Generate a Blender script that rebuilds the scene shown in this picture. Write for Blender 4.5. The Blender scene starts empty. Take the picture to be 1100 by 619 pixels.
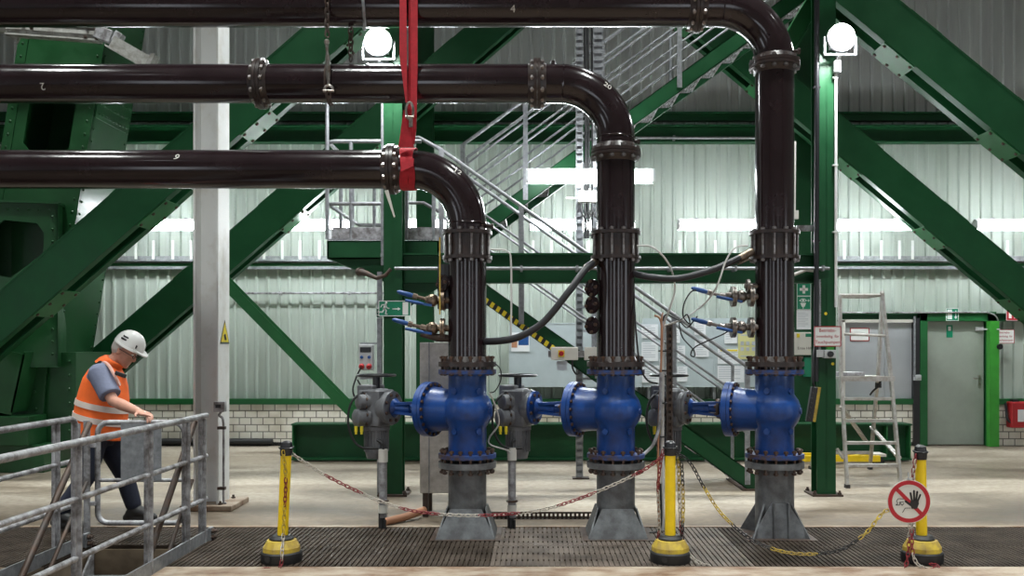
import bpy, math, random
from mathutils import Vector, Matrix
from mathutils.geometry import tessellate_polygon
random.seed(7)
PI = math.pi
sc = bpy.context.scene
COL = sc.collection
V = Vector

# ------------------------------------------------------------------ camera
EYE = 1.6                     # lens height above the hall floor
cam_d = bpy.data.cameras.new('camera')
cam_d.sensor_width = 36.0
cam_d.lens = 36.0 * 1000 / 1100
cam_d.shift_x = -25 / 1100
cam_d.shift_y = 62.5 / 1100
cam_d.clip_end = 100
cam = bpy.data.objects.new('camera', cam_d)
cam.location = (0, 0, EYE)
cam.rotation_euler = (PI / 2, 0, 0)
COL.objects.link(cam)
sc.camera = cam

# ------------------------------------------------------------------ light and exposure
TUBE = 74.0                   # fluorescent tube radiance
FLOOD = 160.0                 # flood light radiance
FLOOD_W = 95.0               # flood light power
DAY = 3.2                     # sky seen through the added openings behind the camera
BAY_W = 120.0                 # power of one high-bay lamp under the roof
sc.view_settings.view_transform = 'Standard'
sc.view_settings.look = 'None'
sc.view_settings.exposure = 0.0
sc.view_settings.gamma = 1.0
sc.view_settings.use_curve_mapping = False
world = bpy.data.worlds.new('world')
sc.world = world
world.use_nodes = True
world.node_tree.nodes['Background'].inputs[0].default_value = (0.86, 0.92, 1.0, 1)
world.node_tree.nodes['Background'].inputs[1].default_value = DAY


def P(px, py, Y):             # point at distance Y from the lens
    return V(((px - 575) * Y / 1000, Y, EYE - (py - 372) * Y / 1000))


# ------------------------------------------------------------------ materials
def mat(name, col, rough=0.5, metal=0.0, var=0.0, scale=6.0, col2=None, bump=0.0, bscale=40.0, emit=0.0, spec=0.5, lo=0.35, hi=0.7, rvar=0.0, stretch=None):
    m = bpy.data.materials.new(name)
    m.use_nodes = True
    nt = m.node_tree
    b = nt.nodes['Principled BSDF']
    b.inputs['Base Color'].default_value = (*col, 1)
    b.inputs['Roughness'].default_value = rough
    b.inputs['Metallic'].default_value = metal
    b.inputs['Specular IOR Level'].default_value = spec
    if emit:
        b.inputs['Emission Color'].default_value = (*col, 1)
        b.inputs['Emission Strength'].default_value = emit
    if var or col2 or bump:
        tc = nt.nodes.new('ShaderNodeTexCoord')
        src = tc.outputs['Object']
        if stretch:
            mp = nt.nodes.new('ShaderNodeMapping')
            mp.inputs['Scale'].default_value = stretch
            nt.links.new(src, mp.inputs['Vector'])
            src = mp.outputs['Vector']
        n = nt.nodes.new('ShaderNodeTexNoise')
        n.inputs['Scale'].default_value = scale
        n.inputs['Detail'].default_value = 6
        n.inputs['Roughness'].default_value = 0.65
        nt.links.new(src, n.inputs['Vector'])
        r = nt.nodes.new('ShaderNodeValToRGB')
        r.color_ramp.elements[0].position = lo
        r.color_ramp.elements[1].position = hi
        c2 = col2 if col2 else tuple(max(0, c * (1 - var)) for c in col)
        r.color_ramp.elements[0].color = (*c2, 1)
        r.color_ramp.elements[1].color = (*col, 1)
        nt.links.new(n.outputs['Fac'], r.inputs['Fac'])
        nt.links.new(r.outputs['Color'], b.inputs['Base Color'])
        if rvar:
            mr = nt.nodes.new('ShaderNodeMapRange')
            mr.inputs['From Min'].default_value = 0.3
            mr.inputs['From Max'].default_value = 0.7
            mr.inputs['To Min'].default_value = rough - rvar
            mr.inputs['To Max'].default_value = rough + rvar
            nt.links.new(n.outputs['Fac'], mr.inputs['Value'])
            nt.links.new(mr.outputs['Result'], b.inputs['Roughness'])
        if bump:
            n2 = nt.nodes.new('ShaderNodeTexNoise')
            n2.inputs['Scale'].default_value = bscale
            n2.inputs['Detail'].default_value = 3
            nt.links.new(tc.outputs['Object'], n2.inputs['Vector'])
            bp = nt.nodes.new('ShaderNodeBump')
            bp.inputs['Strength'].default_value = bump
            bp.inputs['Distance'].default_value = 0.01
            nt.links.new(n2.outputs['Fac'], bp.inputs['Height'])
            nt.links.new(bp.outputs['Normal'], b.inputs['Normal'])
    return m


M = {}
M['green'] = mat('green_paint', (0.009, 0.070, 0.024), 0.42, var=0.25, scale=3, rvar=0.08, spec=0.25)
M['green_lit'] = mat('lit_green_paint', (0.014, 0.12, 0.034), 0.4, var=0.2, scale=4, spec=0.35)  # brighter copy of the green paint, lamp light put into its colour
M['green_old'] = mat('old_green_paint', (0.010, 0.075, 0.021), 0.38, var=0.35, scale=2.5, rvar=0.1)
M['door_green'] = mat('bright_green_paint', (0.04, 0.30, 0.03), 0.4, var=0.15)
M['brown'] = mat('dark_brown_pipe_paint', (0.021, 0.012, 0.014), 0.15, var=0.3, scale=5, rvar=0.04)
M['brown_rough'] = mat('worn_brown_flange_paint', (0.016, 0.012, 0.012), 0.36, col2=(0.034, 0.018, 0.014), scale=14)
M['blue'] = mat('blue_valve_paint', (0.006, 0.055, 0.25), 0.34, col2=(0.005, 0.028, 0.13), scale=7, bump=0.12, bscale=60, lo=0.3, hi=0.6)
M['blue_worn'] = mat('blue_paint_with_rust', (0.010, 0.05, 0.2), 0.5, col2=(0.06, 0.035, 0.03), scale=12, lo=0.42, hi=0.58)
M['actuator'] = mat('grey_actuator_paint', (0.18, 0.185, 0.20), 0.42, var=0.4, scale=9, bump=0.1, bscale=70)
M['galv'] = mat('galvanised_steel', (0.36, 0.37, 0.39), 0.45, metal=0.5, col2=(0.20, 0.21, 0.22), scale=16)
M['galv_dirty'] = mat('dirty_galvanised_steel', (0.42, 0.42, 0.44), 0.5, metal=0.3, col2=(0.15, 0.14, 0.14), scale=11, lo=0.38, hi=0.62)
M['stub'] = mat('dull_zinc_pipe', (0.19, 0.20, 0.21), 0.5, metal=0.4, col2=(0.10, 0.10, 0.105), scale=7, bump=0.1, lo=0.4, hi=0.65)
M['steel_dark'] = mat('dark_rusty_steel', (0.05, 0.045, 0.042), 0.55, metal=0.3, col2=(0.08, 0.045, 0.03), scale=12)
M['bolt'] = mat('zinc_bolt_steel', (0.34, 0.33, 0.33), 0.35, metal=0.75, col2=(0.14, 0.11, 0.10), scale=30)
M['bolt_dark'] = mat('oxidised_bolt_steel', (0.10, 0.085, 0.08), 0.45, metal=0.6, col2=(0.10, 0.05, 0.03), scale=25)
M['valve_steel'] = mat('dull_valve_steel', (0.33, 0.31, 0.29), 0.32, metal=0.85, col2=(0.12, 0.09, 0.075), scale=28)
M['steel'] = mat('bare_steel', (0.5, 0.49, 0.47), 0.3, metal=0.9, col2=(0.25, 0.2, 0.16), scale=30)
M['brass'] = mat('tarnished_valve_metal', (0.30, 0.23, 0.17), 0.35, metal=0.8, col2=(0.10, 0.07, 0.05), scale=25)
M['white_paint'] = mat('white_column_paint', (0.72, 0.73, 0.72), 0.45, col2=(0.55, 0.53, 0.48), scale=3, lo=0.25, hi=0.5)
M['pale_steel'] = mat('pale_weathered_steel', (0.45, 0.45, 0.43), 0.55, metal=0.2, col2=(0.2, 0.19, 0.17), scale=9)
M['alu'] = mat('aluminium', (0.55, 0.54, 0.52), 0.38, metal=0.7, col2=(0.35, 0.32, 0.28), scale=14)
M['black'] = mat('black_rubber', (0.012, 0.012, 0.013), 0.55)
M['black_gloss'] = mat('black_plastic', (0.012, 0.012, 0.014), 0.3)
M['yellow'] = mat('yellow_plastic', (0.90, 0.62, 0.005), 0.4, var=0.15, scale=8)
M['yellow_dirty'] = mat('dirty_yellow_plastic', (0.62, 0.45, 0.03), 0.5, col2=(0.30, 0.20, 0.05), scale=10)
M['chain_white'] = mat('dirty_white_plastic', (0.42, 0.38, 0.33), 0.5)
M['chain_red'] = mat('dull_red_plastic', (0.20, 0.012, 0.018), 0.5)
M['poster_yellow'] = mat('pale_yellow_print', (0.60, 0.58, 0.26), 0.6)
M['red'] = mat('red_plastic', (0.38, 0.015, 0.02), 0.45)
M['red_cloth'] = mat('red_sling_webbing', (0.50, 0.012, 0.025), 0.75, var=0.3, scale=20, bump=0.3, bscale=150)
M['white'] = mat('white_plastic', (0.75, 0.74, 0.70), 0.45)
M['offwhite'] = mat('cream_plastic', (0.62, 0.60, 0.55), 0.5)
M['sign_green'] = mat('sign_green', (0.0, 0.20, 0.10), 0.4)
M['sign_white'] = mat('sign_white', (0.78, 0.80, 0.78), 0.4)
M['sign_red'] = mat('sign_red', (0.40, 0.01, 0.02), 0.4)
M['sign_yellow'] = mat('sign_yellow', (0.75, 0.60, 0.02), 0.4)
M['paper'] = mat('paper', (0.72, 0.74, 0.76), 0.7)
M['paper_grey'] = mat('grey_print', (0.42, 0.45, 0.50), 0.7)
M['lever_blue'] = mat('blue_lever_grip', (0.012, 0.07, 0.25), 0.4)
M['grey_box'] = mat('grey_enclosure', (0.50, 0.51, 0.52), 0.5, var=0.1)
M['panel'] = mat('blue_grey_sheet', (0.46, 0.53, 0.55), 0.4, var=0.15, scale=2)
M['door_grey'] = mat('grey_green_door_paint', (0.32, 0.36, 0.31), 0.4, var=0.15, scale=2)
M['door_light'] = mat('light_grey_door_paint', (0.42, 0.44, 0.46), 0.45, var=0.1, scale=2)
M['copper'] = mat('copper_brown_cable', (0.42, 0.20, 0.11), 0.5)
M['lamp_body'] = mat('lamp_housing', (0.7, 0.72, 0.74), 0.4)
M['tube'] = mat('lit_tube', (0.93, 0.98, 1.0), 0.5, emit=TUBE)
M['flood'] = mat('lit_flood_glass', (0.95, 0.98, 1.0), 0.5, emit=FLOOD)
M['bay'] = mat('lit_bay_glass', (0.95, 0.98, 1.0), 0.5, emit=10.0)
M['diamond'] = mat('tread_plate_sheet', (0.62, 0.59, 0.55), 0.4, metal=0.25, col2=(0.42, 0.39, 0.35), scale=12)
M['hose'] = mat('black_hose', (0.02, 0.02, 0.024), 0.45)
M['cable_white'] = mat('pale_cable', (0.55, 0.54, 0.52), 0.5)
M['skin'] = mat('skin', (0.55, 0.28, 0.20), 0.5, var=0.15, scale=20)
M['hair'] = mat('grey_hair', (0.45, 0.43, 0.40), 0.7)
M['shirt'] = mat('blue_grey_shirt', (0.17, 0.19, 0.28), 0.8, var=0.15, scale=30)
M['vest'] = mat('orange_safety_cloth', (1.0, 0.16, 0.02), 0.7, var=0.12, scale=12)
M['band'] = mat('reflective_band', (0.72, 0.62, 0.56), 0.4, var=0.1)
M['band_pink'] = mat('faded_reflective_strip', (0.68, 0.40, 0.34), 0.5)
M['denim'] = mat('navy_trousers', (0.012, 0.016, 0.035), 0.85, var=0.3, scale=25)
M['boot'] = mat('black_boot_leather', (0.012, 0.011, 0.011), 0.5)
M['helmet'] = mat('white_helmet', (0.75, 0.75, 0.73), 0.25)
M['glass'] = mat('spectacle_glass', (0.25, 0.25, 0.27), 0.1)


def concrete_mat():
    m = bpy.data.materials.new('concrete_floor')
    m.use_nodes = True
    nt = m.node_tree
    b = nt.nodes['Principled BSDF']
    tc = nt.nodes.new('ShaderNodeTexCoord')
    mp = nt.nodes.new('ShaderNodeMapping')
    mp.inputs['Scale'].default_value = (0.35, 1.0, 1.0)
    nt.links.new(tc.outputs['Object'], mp.inputs['Vector'])
    n1 = nt.nodes.new('ShaderNodeTexNoise')
    n1.inputs['Scale'].default_value = 0.85
    n1.inputs['Detail'].default_value = 8
    n1.inputs['Roughness'].default_value = 0.62
    n1.inputs['Distortion'].default_value = 0.6
    nt.links.new(mp.outputs['Vector'], n1.inputs['Vector'])
    r = nt.nodes.new('ShaderNodeValToRGB')
    e = r.color_ramp.elements
    e[0].position = 0.36
    e[0].color = (0.15, 0.115, 0.08, 1)
    e[1].position = 0.66
    e[1].color = (0.48, 0.425, 0.345, 1)
    k = e.new(0.50)
    k.color = (0.31, 0.26, 0.20, 1)
    nt.links.new(n1.outputs['Fac'], r.inputs['Fac'])
    n2 = nt.nodes.new('ShaderNodeTexNoise')
    n2.inputs['Scale'].default_value = 14
    n2.inputs['Detail'].default_value = 6
    nt.links.new(tc.outputs['Object'], n2.inputs['Vector'])
    mx = nt.nodes.new('ShaderNodeMix')
    mx.data_type = 'RGBA'
    mx.blend_type = 'MULTIPLY'
    mx.inputs['Factor'].default_value = 0.5
    r2 = nt.nodes.new('ShaderNodeValToRGB')
    r2.color_ramp.elements[0].position = 0.3
    r2.color_ramp.elements[0].color = (0.5, 0.47, 0.43, 1)
    r2.color_ramp.elements[1].position = 0.6
    nt.links.new(n2.outputs['Fac'], r2.inputs['Fac'])
    nt.links.new(r.outputs['Color'], mx.inputs['A'])
    nt.links.new(r2.outputs['Color'], mx.inputs['B'])
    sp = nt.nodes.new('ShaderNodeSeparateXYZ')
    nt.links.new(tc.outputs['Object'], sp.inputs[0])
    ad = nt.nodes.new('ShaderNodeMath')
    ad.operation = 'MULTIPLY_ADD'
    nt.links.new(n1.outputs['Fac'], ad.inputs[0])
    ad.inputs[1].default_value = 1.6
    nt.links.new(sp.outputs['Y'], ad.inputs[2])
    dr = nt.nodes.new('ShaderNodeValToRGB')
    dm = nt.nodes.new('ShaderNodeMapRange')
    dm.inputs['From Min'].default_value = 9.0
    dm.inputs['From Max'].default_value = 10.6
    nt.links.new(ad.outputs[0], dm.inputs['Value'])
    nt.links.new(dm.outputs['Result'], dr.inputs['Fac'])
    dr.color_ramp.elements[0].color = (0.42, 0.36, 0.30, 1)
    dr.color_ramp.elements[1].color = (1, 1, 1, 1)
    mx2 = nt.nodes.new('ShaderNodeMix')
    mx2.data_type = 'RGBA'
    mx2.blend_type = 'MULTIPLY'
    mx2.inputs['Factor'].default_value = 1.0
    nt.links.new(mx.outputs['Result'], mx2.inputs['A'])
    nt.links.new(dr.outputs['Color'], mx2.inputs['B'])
    nt.links.new(mx2.outputs['Result'], b.inputs['Base Color'])
    mr = nt.nodes.new('ShaderNodeMapRange')
    mr.inputs['From Min'].default_value = 0.35
    mr.inputs['From Max'].default_value = 0.65
    mr.inputs['To Min'].default_value = 0.38
    mr.inputs['To Max'].default_value = 0.75
    nt.links.new(n1.outputs['Fac'], mr.inputs['Value'])
    nt.links.new(mr.outputs['Result'], b.inputs['Roughness'])
    bp = nt.nodes.new('ShaderNodeBump')
    bp.inputs['Strength'].default_value = 0.15
    bp.inputs['Distance'].default_value = 0.01
    nt.links.new(n2.outputs['Fac'], bp.inputs['Height'])
    nt.links.new(bp.outputs['Normal'], b.inputs['Normal'])
    return m


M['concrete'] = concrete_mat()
M['edge'] = mat('rusty_concrete_edge', (0.36, 0.29, 0.22), 0.6, col2=(0.15, 0.075, 0.035), scale=5, lo=0.36, hi=0.6, bump=0.3, stretch=(0.5, 1, 1))
M['grating'] = mat('worn_tread_steel', (0.060, 0.045, 0.035), 0.65, col2=(0.022, 0.015, 0.010), scale=3.5, lo=0.38, hi=0.68, spec=0.12)
M['grating_worn'] = mat('worn_bright_tread_steel', (0.13, 0.102, 0.083), 0.55, col2=(0.04, 0.029, 0.022), scale=3.5, lo=0.35, hi=0.6, spec=0.25)
M['sheet'] = mat('pale_green_sheet', (0.47, 0.53, 0.48), 0.45, col2=(0.38, 0.43, 0.38), scale=1.2, stretch=(3, 1, 0.35))
M['sheet_grey'] = mat('grey_sheet', (0.40, 0.42, 0.40), 0.5, col2=(0.31, 0.32, 0.31), scale=1.5, stretch=(3, 1, 0.35))
M['roof'] = mat('roof_sheet', (0.30, 0.31, 0.32), 0.7)


def brick_mat():
    m = bpy.data.materials.new('glazed_white_brick')
    m.use_nodes = True
    nt = m.node_tree
    b = nt.nodes['Principled BSDF']
    tc = nt.nodes.new('ShaderNodeTexCoord')
    sp = nt.nodes.new('ShaderNodeSeparateXYZ')
    cb = nt.nodes.new('ShaderNodeCombineXYZ')
    nt.links.new(tc.outputs['Object'], sp.inputs[0])
    nt.links.new(sp.outputs['X'], cb.inputs['X'])
    nt.links.new(sp.outputs['Z'], cb.inputs['Y'])
    br = nt.nodes.new('ShaderNodeTexBrick')
    br.inputs['Color1'].default_value = (0.80, 0.77, 0.69, 1)
    br.inputs['Color2'].default_value = (0.74, 0.71, 0.63, 1)
    br.inputs['Mortar'].default_value = (0.18, 0.17, 0.14, 1)
    br.inputs['Scale'].default_value = 1.0
    br.inputs['Mortar Size'].default_value = 0.008
    br.inputs['Brick Width'].default_value = 0.19
    br.inputs['Row Height'].default_value = 0.113
    nt.links.new(cb.outputs[0], br.inputs['Vector'])
    n = nt.nodes.new('ShaderNodeTexNoise')
    n.inputs['Scale'].default_value = 3
    n.inputs['Detail'].default_value = 5
    nt.links.new(tc.outputs['Object'], n.inputs['Vector'])
    r = nt.nodes.new('ShaderNodeValToRGB')
    r.color_ramp.elements[0].position = 0.3
    r.color_ramp.elements[0].color = (0.62, 0.58, 0.5, 1)
    r.color_ramp.elements[1].position = 0.55
    nt.links.new(n.outputs['Fac'], r.inputs['Fac'])
    mx = nt.nodes.new('ShaderNodeMix')
    mx.data_type = 'RGBA'
    mx.blend_type = 'MULTIPLY'
    mx.inputs['Factor'].default_value = 0.7
    nt.links.new(br.outputs['Color'], mx.inputs['A'])
    nt.links.new(r.outputs['Color'], mx.inputs['B'])
    nt.links.new(mx.outputs['Result'], b.inputs['Base Color'])
    b.inputs['Roughness'].default_value = 0.3
    bp = nt.nodes.new('ShaderNodeBump')
    bp.inputs['Strength'].default_value = 0.6
    bp.inputs['Distance'].default_value = 0.006
    bp.invert = True
    nt.links.new(br.outputs['Fac'], bp.inputs['Height'])
    nt.links.new(bp.outputs['Normal'], b.inputs['Normal'])
    return m


M['brick'] = brick_mat()

# ------------------------------------------------------------------ mesh helpers
OFF = {}                      # base point of each thing: parts keep local coordinates


def top_of(o):
    while o.parent:
        o = o.parent
    return o


class MB:
    def __init__(self):
        self.v, self.f, self.m = [], [], []
        self.mi = 0

    def add(self, vs, fs):
        n = len(self.v)
        self.v += [V(p) for p in vs]
        for f in fs:
            self.f.append([i + n for i in f])
            self.m.append(self.mi)
        return self

    def box(self, c, s, R=None):
        c = V(c)
        x, y, z = s[0] / 2, s[1] / 2, s[2] / 2
        vs = [V((a * x, b * y, d * z)) for a in (-1, 1) for b in (-1, 1) for d in (-1, 1)]
        if R is not None:
            vs = [R @ p for p in vs]
        return self.hexa([c + p for p in vs])

    def hexa(self, p):        # eight corners in (x, y, z) binary order
        return self.add(p, [(0, 1, 3, 2), (4, 6, 7, 5), (0, 4, 5, 1), (2, 3, 7, 6), (0, 2, 6, 4), (1, 5, 7, 3)])

    def mm(self, lo, hi):
        lo, hi = V(lo), V(hi)
        return self.box((lo + hi) / 2, hi - lo)

    def beam(self, a, b, w, h, side=(0, 1, 0)):     # rectangular bar a->b, w along side, h across
        a, b = V(a), V(b)
        d = (b - a).normalized()
        s = V(side)
        s = (s - d * s.dot(d)).normalized()
        u = d.cross(s).normalized()
        p = []
        for e in (a, b):
            for i in (-1, 1):
                for j in (-1, 1):
                    p.append(e + s * (i * w / 2) + u * (j * h / 2))
        return self.hexa(p)

    def prism(self, poly, ext):
        poly = [V(p) for p in poly]
        ext = V(ext)
        n = len(poly)
        tris = tessellate_polygon([poly])
        vs = poly + [p + ext for p in poly]
        fs = [tuple(t) for t in tris] + [tuple(i + n for i in reversed(t)) for t in tris]
        fs += [(i, (i + 1) % n, (i + 1) % n + n, i + n) for i in range(n)]
        return self.add(vs, fs)

    def holed(self, outer, hole, ext):
        outer = [V(p) for p in outer]
        hole = [V(p) for p in hole]
        ext = V(ext)
        allp = outer + hole
        n, a, b = len(allp), len(outer), len(hole)
        tris = tessellate_polygon([outer, hole])
        vs = allp + [p + ext for p in allp]
        fs = [tuple(t) for t in tris] + [tuple(i + n for i in reversed(t)) for t in tris]
        fs += [(i, (i + 1) % a, (i + 1) % a + n, i + n) for i in range(a)]
        fs += [(a + i, a + (i + 1) % b, a + (i + 1) % b + n, a + i + n) for i in range(b)]
        return self.add(vs, fs)

    def tube(self, pts, r, n=10, closed=False, caps=True, flat=None):
        pts = [V(p) for p in pts]
        k = len(pts)
        rr = r if isinstance(r, (list, tuple)) else [r] * k
        tg = []
        for i in range(k):
            if closed:
                t = pts[(i + 1) % k] - pts[i - 1]
            else:
                t = pts[min(i + 1, k - 1)] - pts[max(i - 1, 0)]
            tg.append(t.normalized() if t.length > 1e-9 else V((0, 0, 1)))
        ref = V((0, 0, 1)) if abs(tg[0].z) < 0.9 else V((1, 0, 0))
        u = (ref - tg[0] * ref.dot(tg[0])).normalized()
        vs, fs = [], []
        for i in range(k):
            u = (u - tg[i] * u.dot(tg[i]))
            u = u.normalized() if u.length > 1e-6 else tg[i].orthogonal().normalized()
            w = tg[i].cross(u)
            for j in range(n):
                a = 2 * PI * j / n
                vs.append(pts[i] + u * (math.cos(a) * rr[i]) + w * (math.sin(a) * rr[i]))
        for i in range(k if closed else k - 1):
            q = (i + 1) % k
            for j in range(n):
                fs.append((i * n + j, i * n + (j + 1) % n, q * n + (j + 1) % n, q * n + j))
        if caps and not closed:
            fs.append(tuple(range(n - 1, -1, -1)))
            fs.append(tuple((k - 1) * n + j for j in range(n)))
        return self.add(vs, fs)

    def cyl(self, a, b, r, r2=None, n=16):
        return self.tube([a, b], [r, r if r2 is None else r2], n)

    def lathe(self, prof, o, axis=(0, 0, 1), n=24, closed=False):   # profile of (radius, height)
        o, ax = V(o), V(axis).normalized()
        u = ax.orthogonal().normalized()
        if abs(ax.z) > 0.99:
            u = V((1, 0, 0))
        w = ax.cross(u)
        k = len(prof)
        vs, fs = [], []
        for (r, h) in prof:
            for j in range(n):
                a = 2 * PI * j / n
                vs.append(o + ax * h + u * (math.cos(a) * r) + w * (math.sin(a) * r))
        for i in range(k if closed else k - 1):
            q = (i + 1) % k
            for j in range(n):
                fs.append((i * n + j, i * n + (j + 1) % n, q * n + (j + 1) % n, q * n + j))
        if not closed:
            fs.append(tuple(range(n - 1, -1, -1)))
            fs.append(tuple((k - 1) * n + j for j in range(n)))
        return self.add(vs, fs)

    def ring(self, o, axis, r_in, r_out, t, n=32):  # flat annular plate centred on o
        return self.lathe([(r_in, -t / 2), (r_out, -t / 2), (r_out, t / 2), (r_in, t / 2)], o, axis, n, closed=True)

    def sphere(self, c, r, n=12, sc_=(1, 1, 1), R=None):
        c = V(c)
        k = n // 2
        vs, fs = [], []
        for i in range(1, k):
            ph = PI * i / k
            for j in range(n):
                th = 2 * PI * j / n
                p = V((math.sin(ph) * math.cos(th) * r * sc_[0], math.sin(ph) * math.sin(th) * r * sc_[1], math.cos(ph) * r * sc_[2]))
                vs.append(c + (R @ p if R is not None else p))
        t = V((0, 0, r * sc_[2]))
        if R is not None:
            t = R @ t
        vs += [c + t, c - t]
        N = (k - 1) * n
        for i in range(k - 2):
            for j in range(n):
                fs.append((i * n + j, (i + 1) * n + j, (i + 1) * n + (j + 1) % n, i * n + (j + 1) % n))
        for j in range(n):
            fs.append((N, j, (j + 1) % n))
            fs.append((N + 1, (k - 2) * n + (j + 1) % n, (k - 2) * n + j))
        return self.add(vs, fs)

    def loft(self, secs, n=20):   # sections (centre, half axis a, half axis b)
        vs, fs = [], []
        for (c, a, b) in secs:
            c, a, b = V(c), V(a), V(b)
            for j in range(n):
                t = 2 * PI * j / n
                vs.append(c + a * math.cos(t) + b * math.sin(t))
        k = len(secs)
        for i in range(k - 1):
            for j in range(n):
                fs.append((i * n + j, i * n + (j + 1) % n, (i + 1) * n + (j + 1) % n, (i + 1) * n + j))
        fs.append(tuple(range(n - 1, -1, -1)))
        fs.append(tuple((k - 1) * n + j for j in range(n)))
        return self.add(vs, fs)

    def stroke(self, pts, w, y, o, t=0.0012):     # thick line on a plate facing -Y; pts are (x, z) around o
        for (a, b) in zip(pts, pts[1:]):
            pa, pb = V((o[0] + a[0], y, o[2] + a[1])), V((o[0] + b[0], y, o[2] + b[1]))
            if (pb - pa).length > 1e-6:
                self.beam(pa, pb, t, w, (0, 1, 0))
        for a in pts:
            self.lathe([(w / 2, -t / 2), (w / 2, t / 2)], (o[0] + a[0], y, o[2] + a[1]), (0, 1, 0), 10)
        return self

    def build(self, name, m, parent=None, smooth=True, angle=38, bevel=0.0):
        me = bpy.data.meshes.new(name)
        off = OFF.get(top_of(parent).name, V((0, 0, 0))) if parent else V((0, 0, 0))
        me.from_pydata([tuple(p - off) for p in self.v], [], self.f)
        ms = m if isinstance(m, (list, tuple)) else [m]
        for x in ms:
            me.materials.append(M[x])
        if len(ms) > 1:
            me.polygons.foreach_set('material_index', self.m)
        import bmesh
        bm = bmesh.new()
        bm.from_mesh(me)
        bmesh.ops.recalc_face_normals(bm, faces=bm.faces)
        bm.to_mesh(me)
        bm.free()
        if smooth:
            me.polygons.foreach_set('use_smooth', [True] * len(me.polygons))
            me.set_sharp_from_angle(angle=math.radians(angle))
        me.update()
        o = bpy.data.objects.new(name, me)
        COL.objects.link(o)
        if parent:
            o.parent = parent
        if bevel:
            b = o.modifiers.new('bevel', 'BEVEL')
            b.width = bevel
            b.segments = 2
            b.limit_method = 'ANGLE'
            b.angle_limit = math.radians(50)
        return o


def tag(o, label=None, cat=None, group=None, kind=None):
    if label:
        o['label'] = label
    if cat:
        o['category'] = cat
    if group:
        o['group'] = group
    if kind:
        o['kind'] = kind
    return o


def thing(name, label, cat, loc=(0, 0, 0), group=None):
    o = bpy.data.objects.new(name, None)
    o.empty_display_size = 0.1
    o.location = loc
    COL.objects.link(o)
    OFF[o.name] = V(loc)
    return tag(o, label, cat, group)


def struct(o):
    o['kind'] = 'structure'
    return o


def put(name, mesh, parent, loc, axis=None, group=None):  # shared mesh, +Z of the mesh turned to axis
    o = bpy.data.objects.new(name, mesh)
    off = OFF.get(top_of(parent).name, V((0, 0, 0))) if parent else V((0, 0, 0))
    COL.objects.link(o)
    q = V(axis).to_track_quat('Z', 'Y') if axis is not None else None
    o.matrix_local = Matrix.Translation(V(loc) - off) @ (q.to_matrix().to_4x4() if q else Matrix.Identity(4))
    if parent:
        o.parent = parent
    return o


def mesh_only(mb, name, m):
    o = mb.build(name, m)
    me = o.data
    bpy.data.objects.remove(o)
    return me


def around(c, axis, R, n, ph=0.0):
    c, ax = V(c), V(axis).normalized()
    u = V((1, 0, 0)) if abs(ax.z) > 0.99 else ax.orthogonal().normalized()
    w = ax.cross(u)
    return [c + u * (math.cos(2 * PI * (i + ph) / n) * R) + w * (math.sin(2 * PI * (i + ph) / n) * R) for i in range(n)]


def spline(pts, n=8):         # Catmull-Rom through points
    pts = [V(p) for p in pts]
    out = []
    for i in range(len(pts) - 1):
        p0, p1, p2, p3 = pts[max(i - 1, 0)], pts[i], pts[i + 1], pts[min(i + 2, len(pts) - 1)]
        for k in range(n):
            t = k / n
            out.append(0.5 * ((2 * p1) + (p2 - p0) * t + (2 * p0 - 5 * p1 + 4 * p2 - p3) * t * t + (3 * p1 - p0 - 3 * p2 + p3) * t ** 3))
    out.append(pts[-1])
    return out


def arc_pts(c, a, b, r, t0, t1, n=10):   # arc in the plane of unit vectors a, b
    c, a, b = V(c), V(a), V(b)
    return [c + a * (r * math.cos(t0 + (t1 - t0) * i / n)) + b * (r * math.sin(t0 + (t1 - t0) * i / n)) for i in range(n + 1)]


def text_on(mb, s, size, c, ax=(1, 0, 0), up=(0, 0, 1), roll=0.0, thick=0.0006):   # lettering laid on a face, centre c
    cu = bpy.data.curves.new('lettering', 'FONT')
    cu.body = s
    cu.size = size
    cu.align_x = 'CENTER'
    cu.align_y = 'CENTER'
    cu.extrude = thick
    ob = bpy.data.objects.new('lettering', cu)
    COL.objects.link(ob)
    dg = bpy.context.evaluated_depsgraph_get()
    me = bpy.data.meshes.new_from_object(ob.evaluated_get(dg))
    bpy.data.objects.remove(ob)
    ax, up, c = V(ax), V(up), V(c)
    nz = ax.cross(up)
    cr, sr = math.cos(roll), math.sin(roll)
    mb.add([c + ax * (p.co.x * cr - p.co.y * sr) + up * (p.co.x * sr + p.co.y * cr) + nz * p.co.z for p in me.vertices],
           [tuple(f.vertices) for f in me.polygons])
    bpy.data.meshes.remove(me)
    return mb


def remesh(mb, name, m, parent, voxel, smooth_it=4):
    o = mb.build(name, m, parent)
    r = o.modifiers.new('r', 'REMESH')
    r.mode = 'VOXEL'
    r.voxel_size = voxel
    s = o.modifiers.new('s', 'SMOOTH')
    s.iterations = smooth_it
    s.factor = 0.5
    dg = bpy.context.evaluated_depsgraph_get()
    me = bpy.data.meshes.new_from_object(o.evaluated_get(dg))
    o.modifiers.clear()
    me.polygons.foreach_set('use_smooth', [True] * len(me.polygons))
    me.materials.clear()
    me.materials.append(M[m])
    old = o.data
    o.data = me
    bpy.data.meshes.remove(old)
    return o


# hex bolt heads and studs (shared meshes, axis +Z)
def bolt_mesh(r, h, stud, m):
    mb = MB()
    mb.lathe([(r, 0), (r, h)], (0, 0, 0), (0, 0, 1), 6)
    if stud:
        mb.lathe([(r * 0.55, h), (r * 0.55, h + stud)], (0, 0, 0), (0, 0, 1), 8)
    return mesh_only(mb, 'bolt', m)


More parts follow.
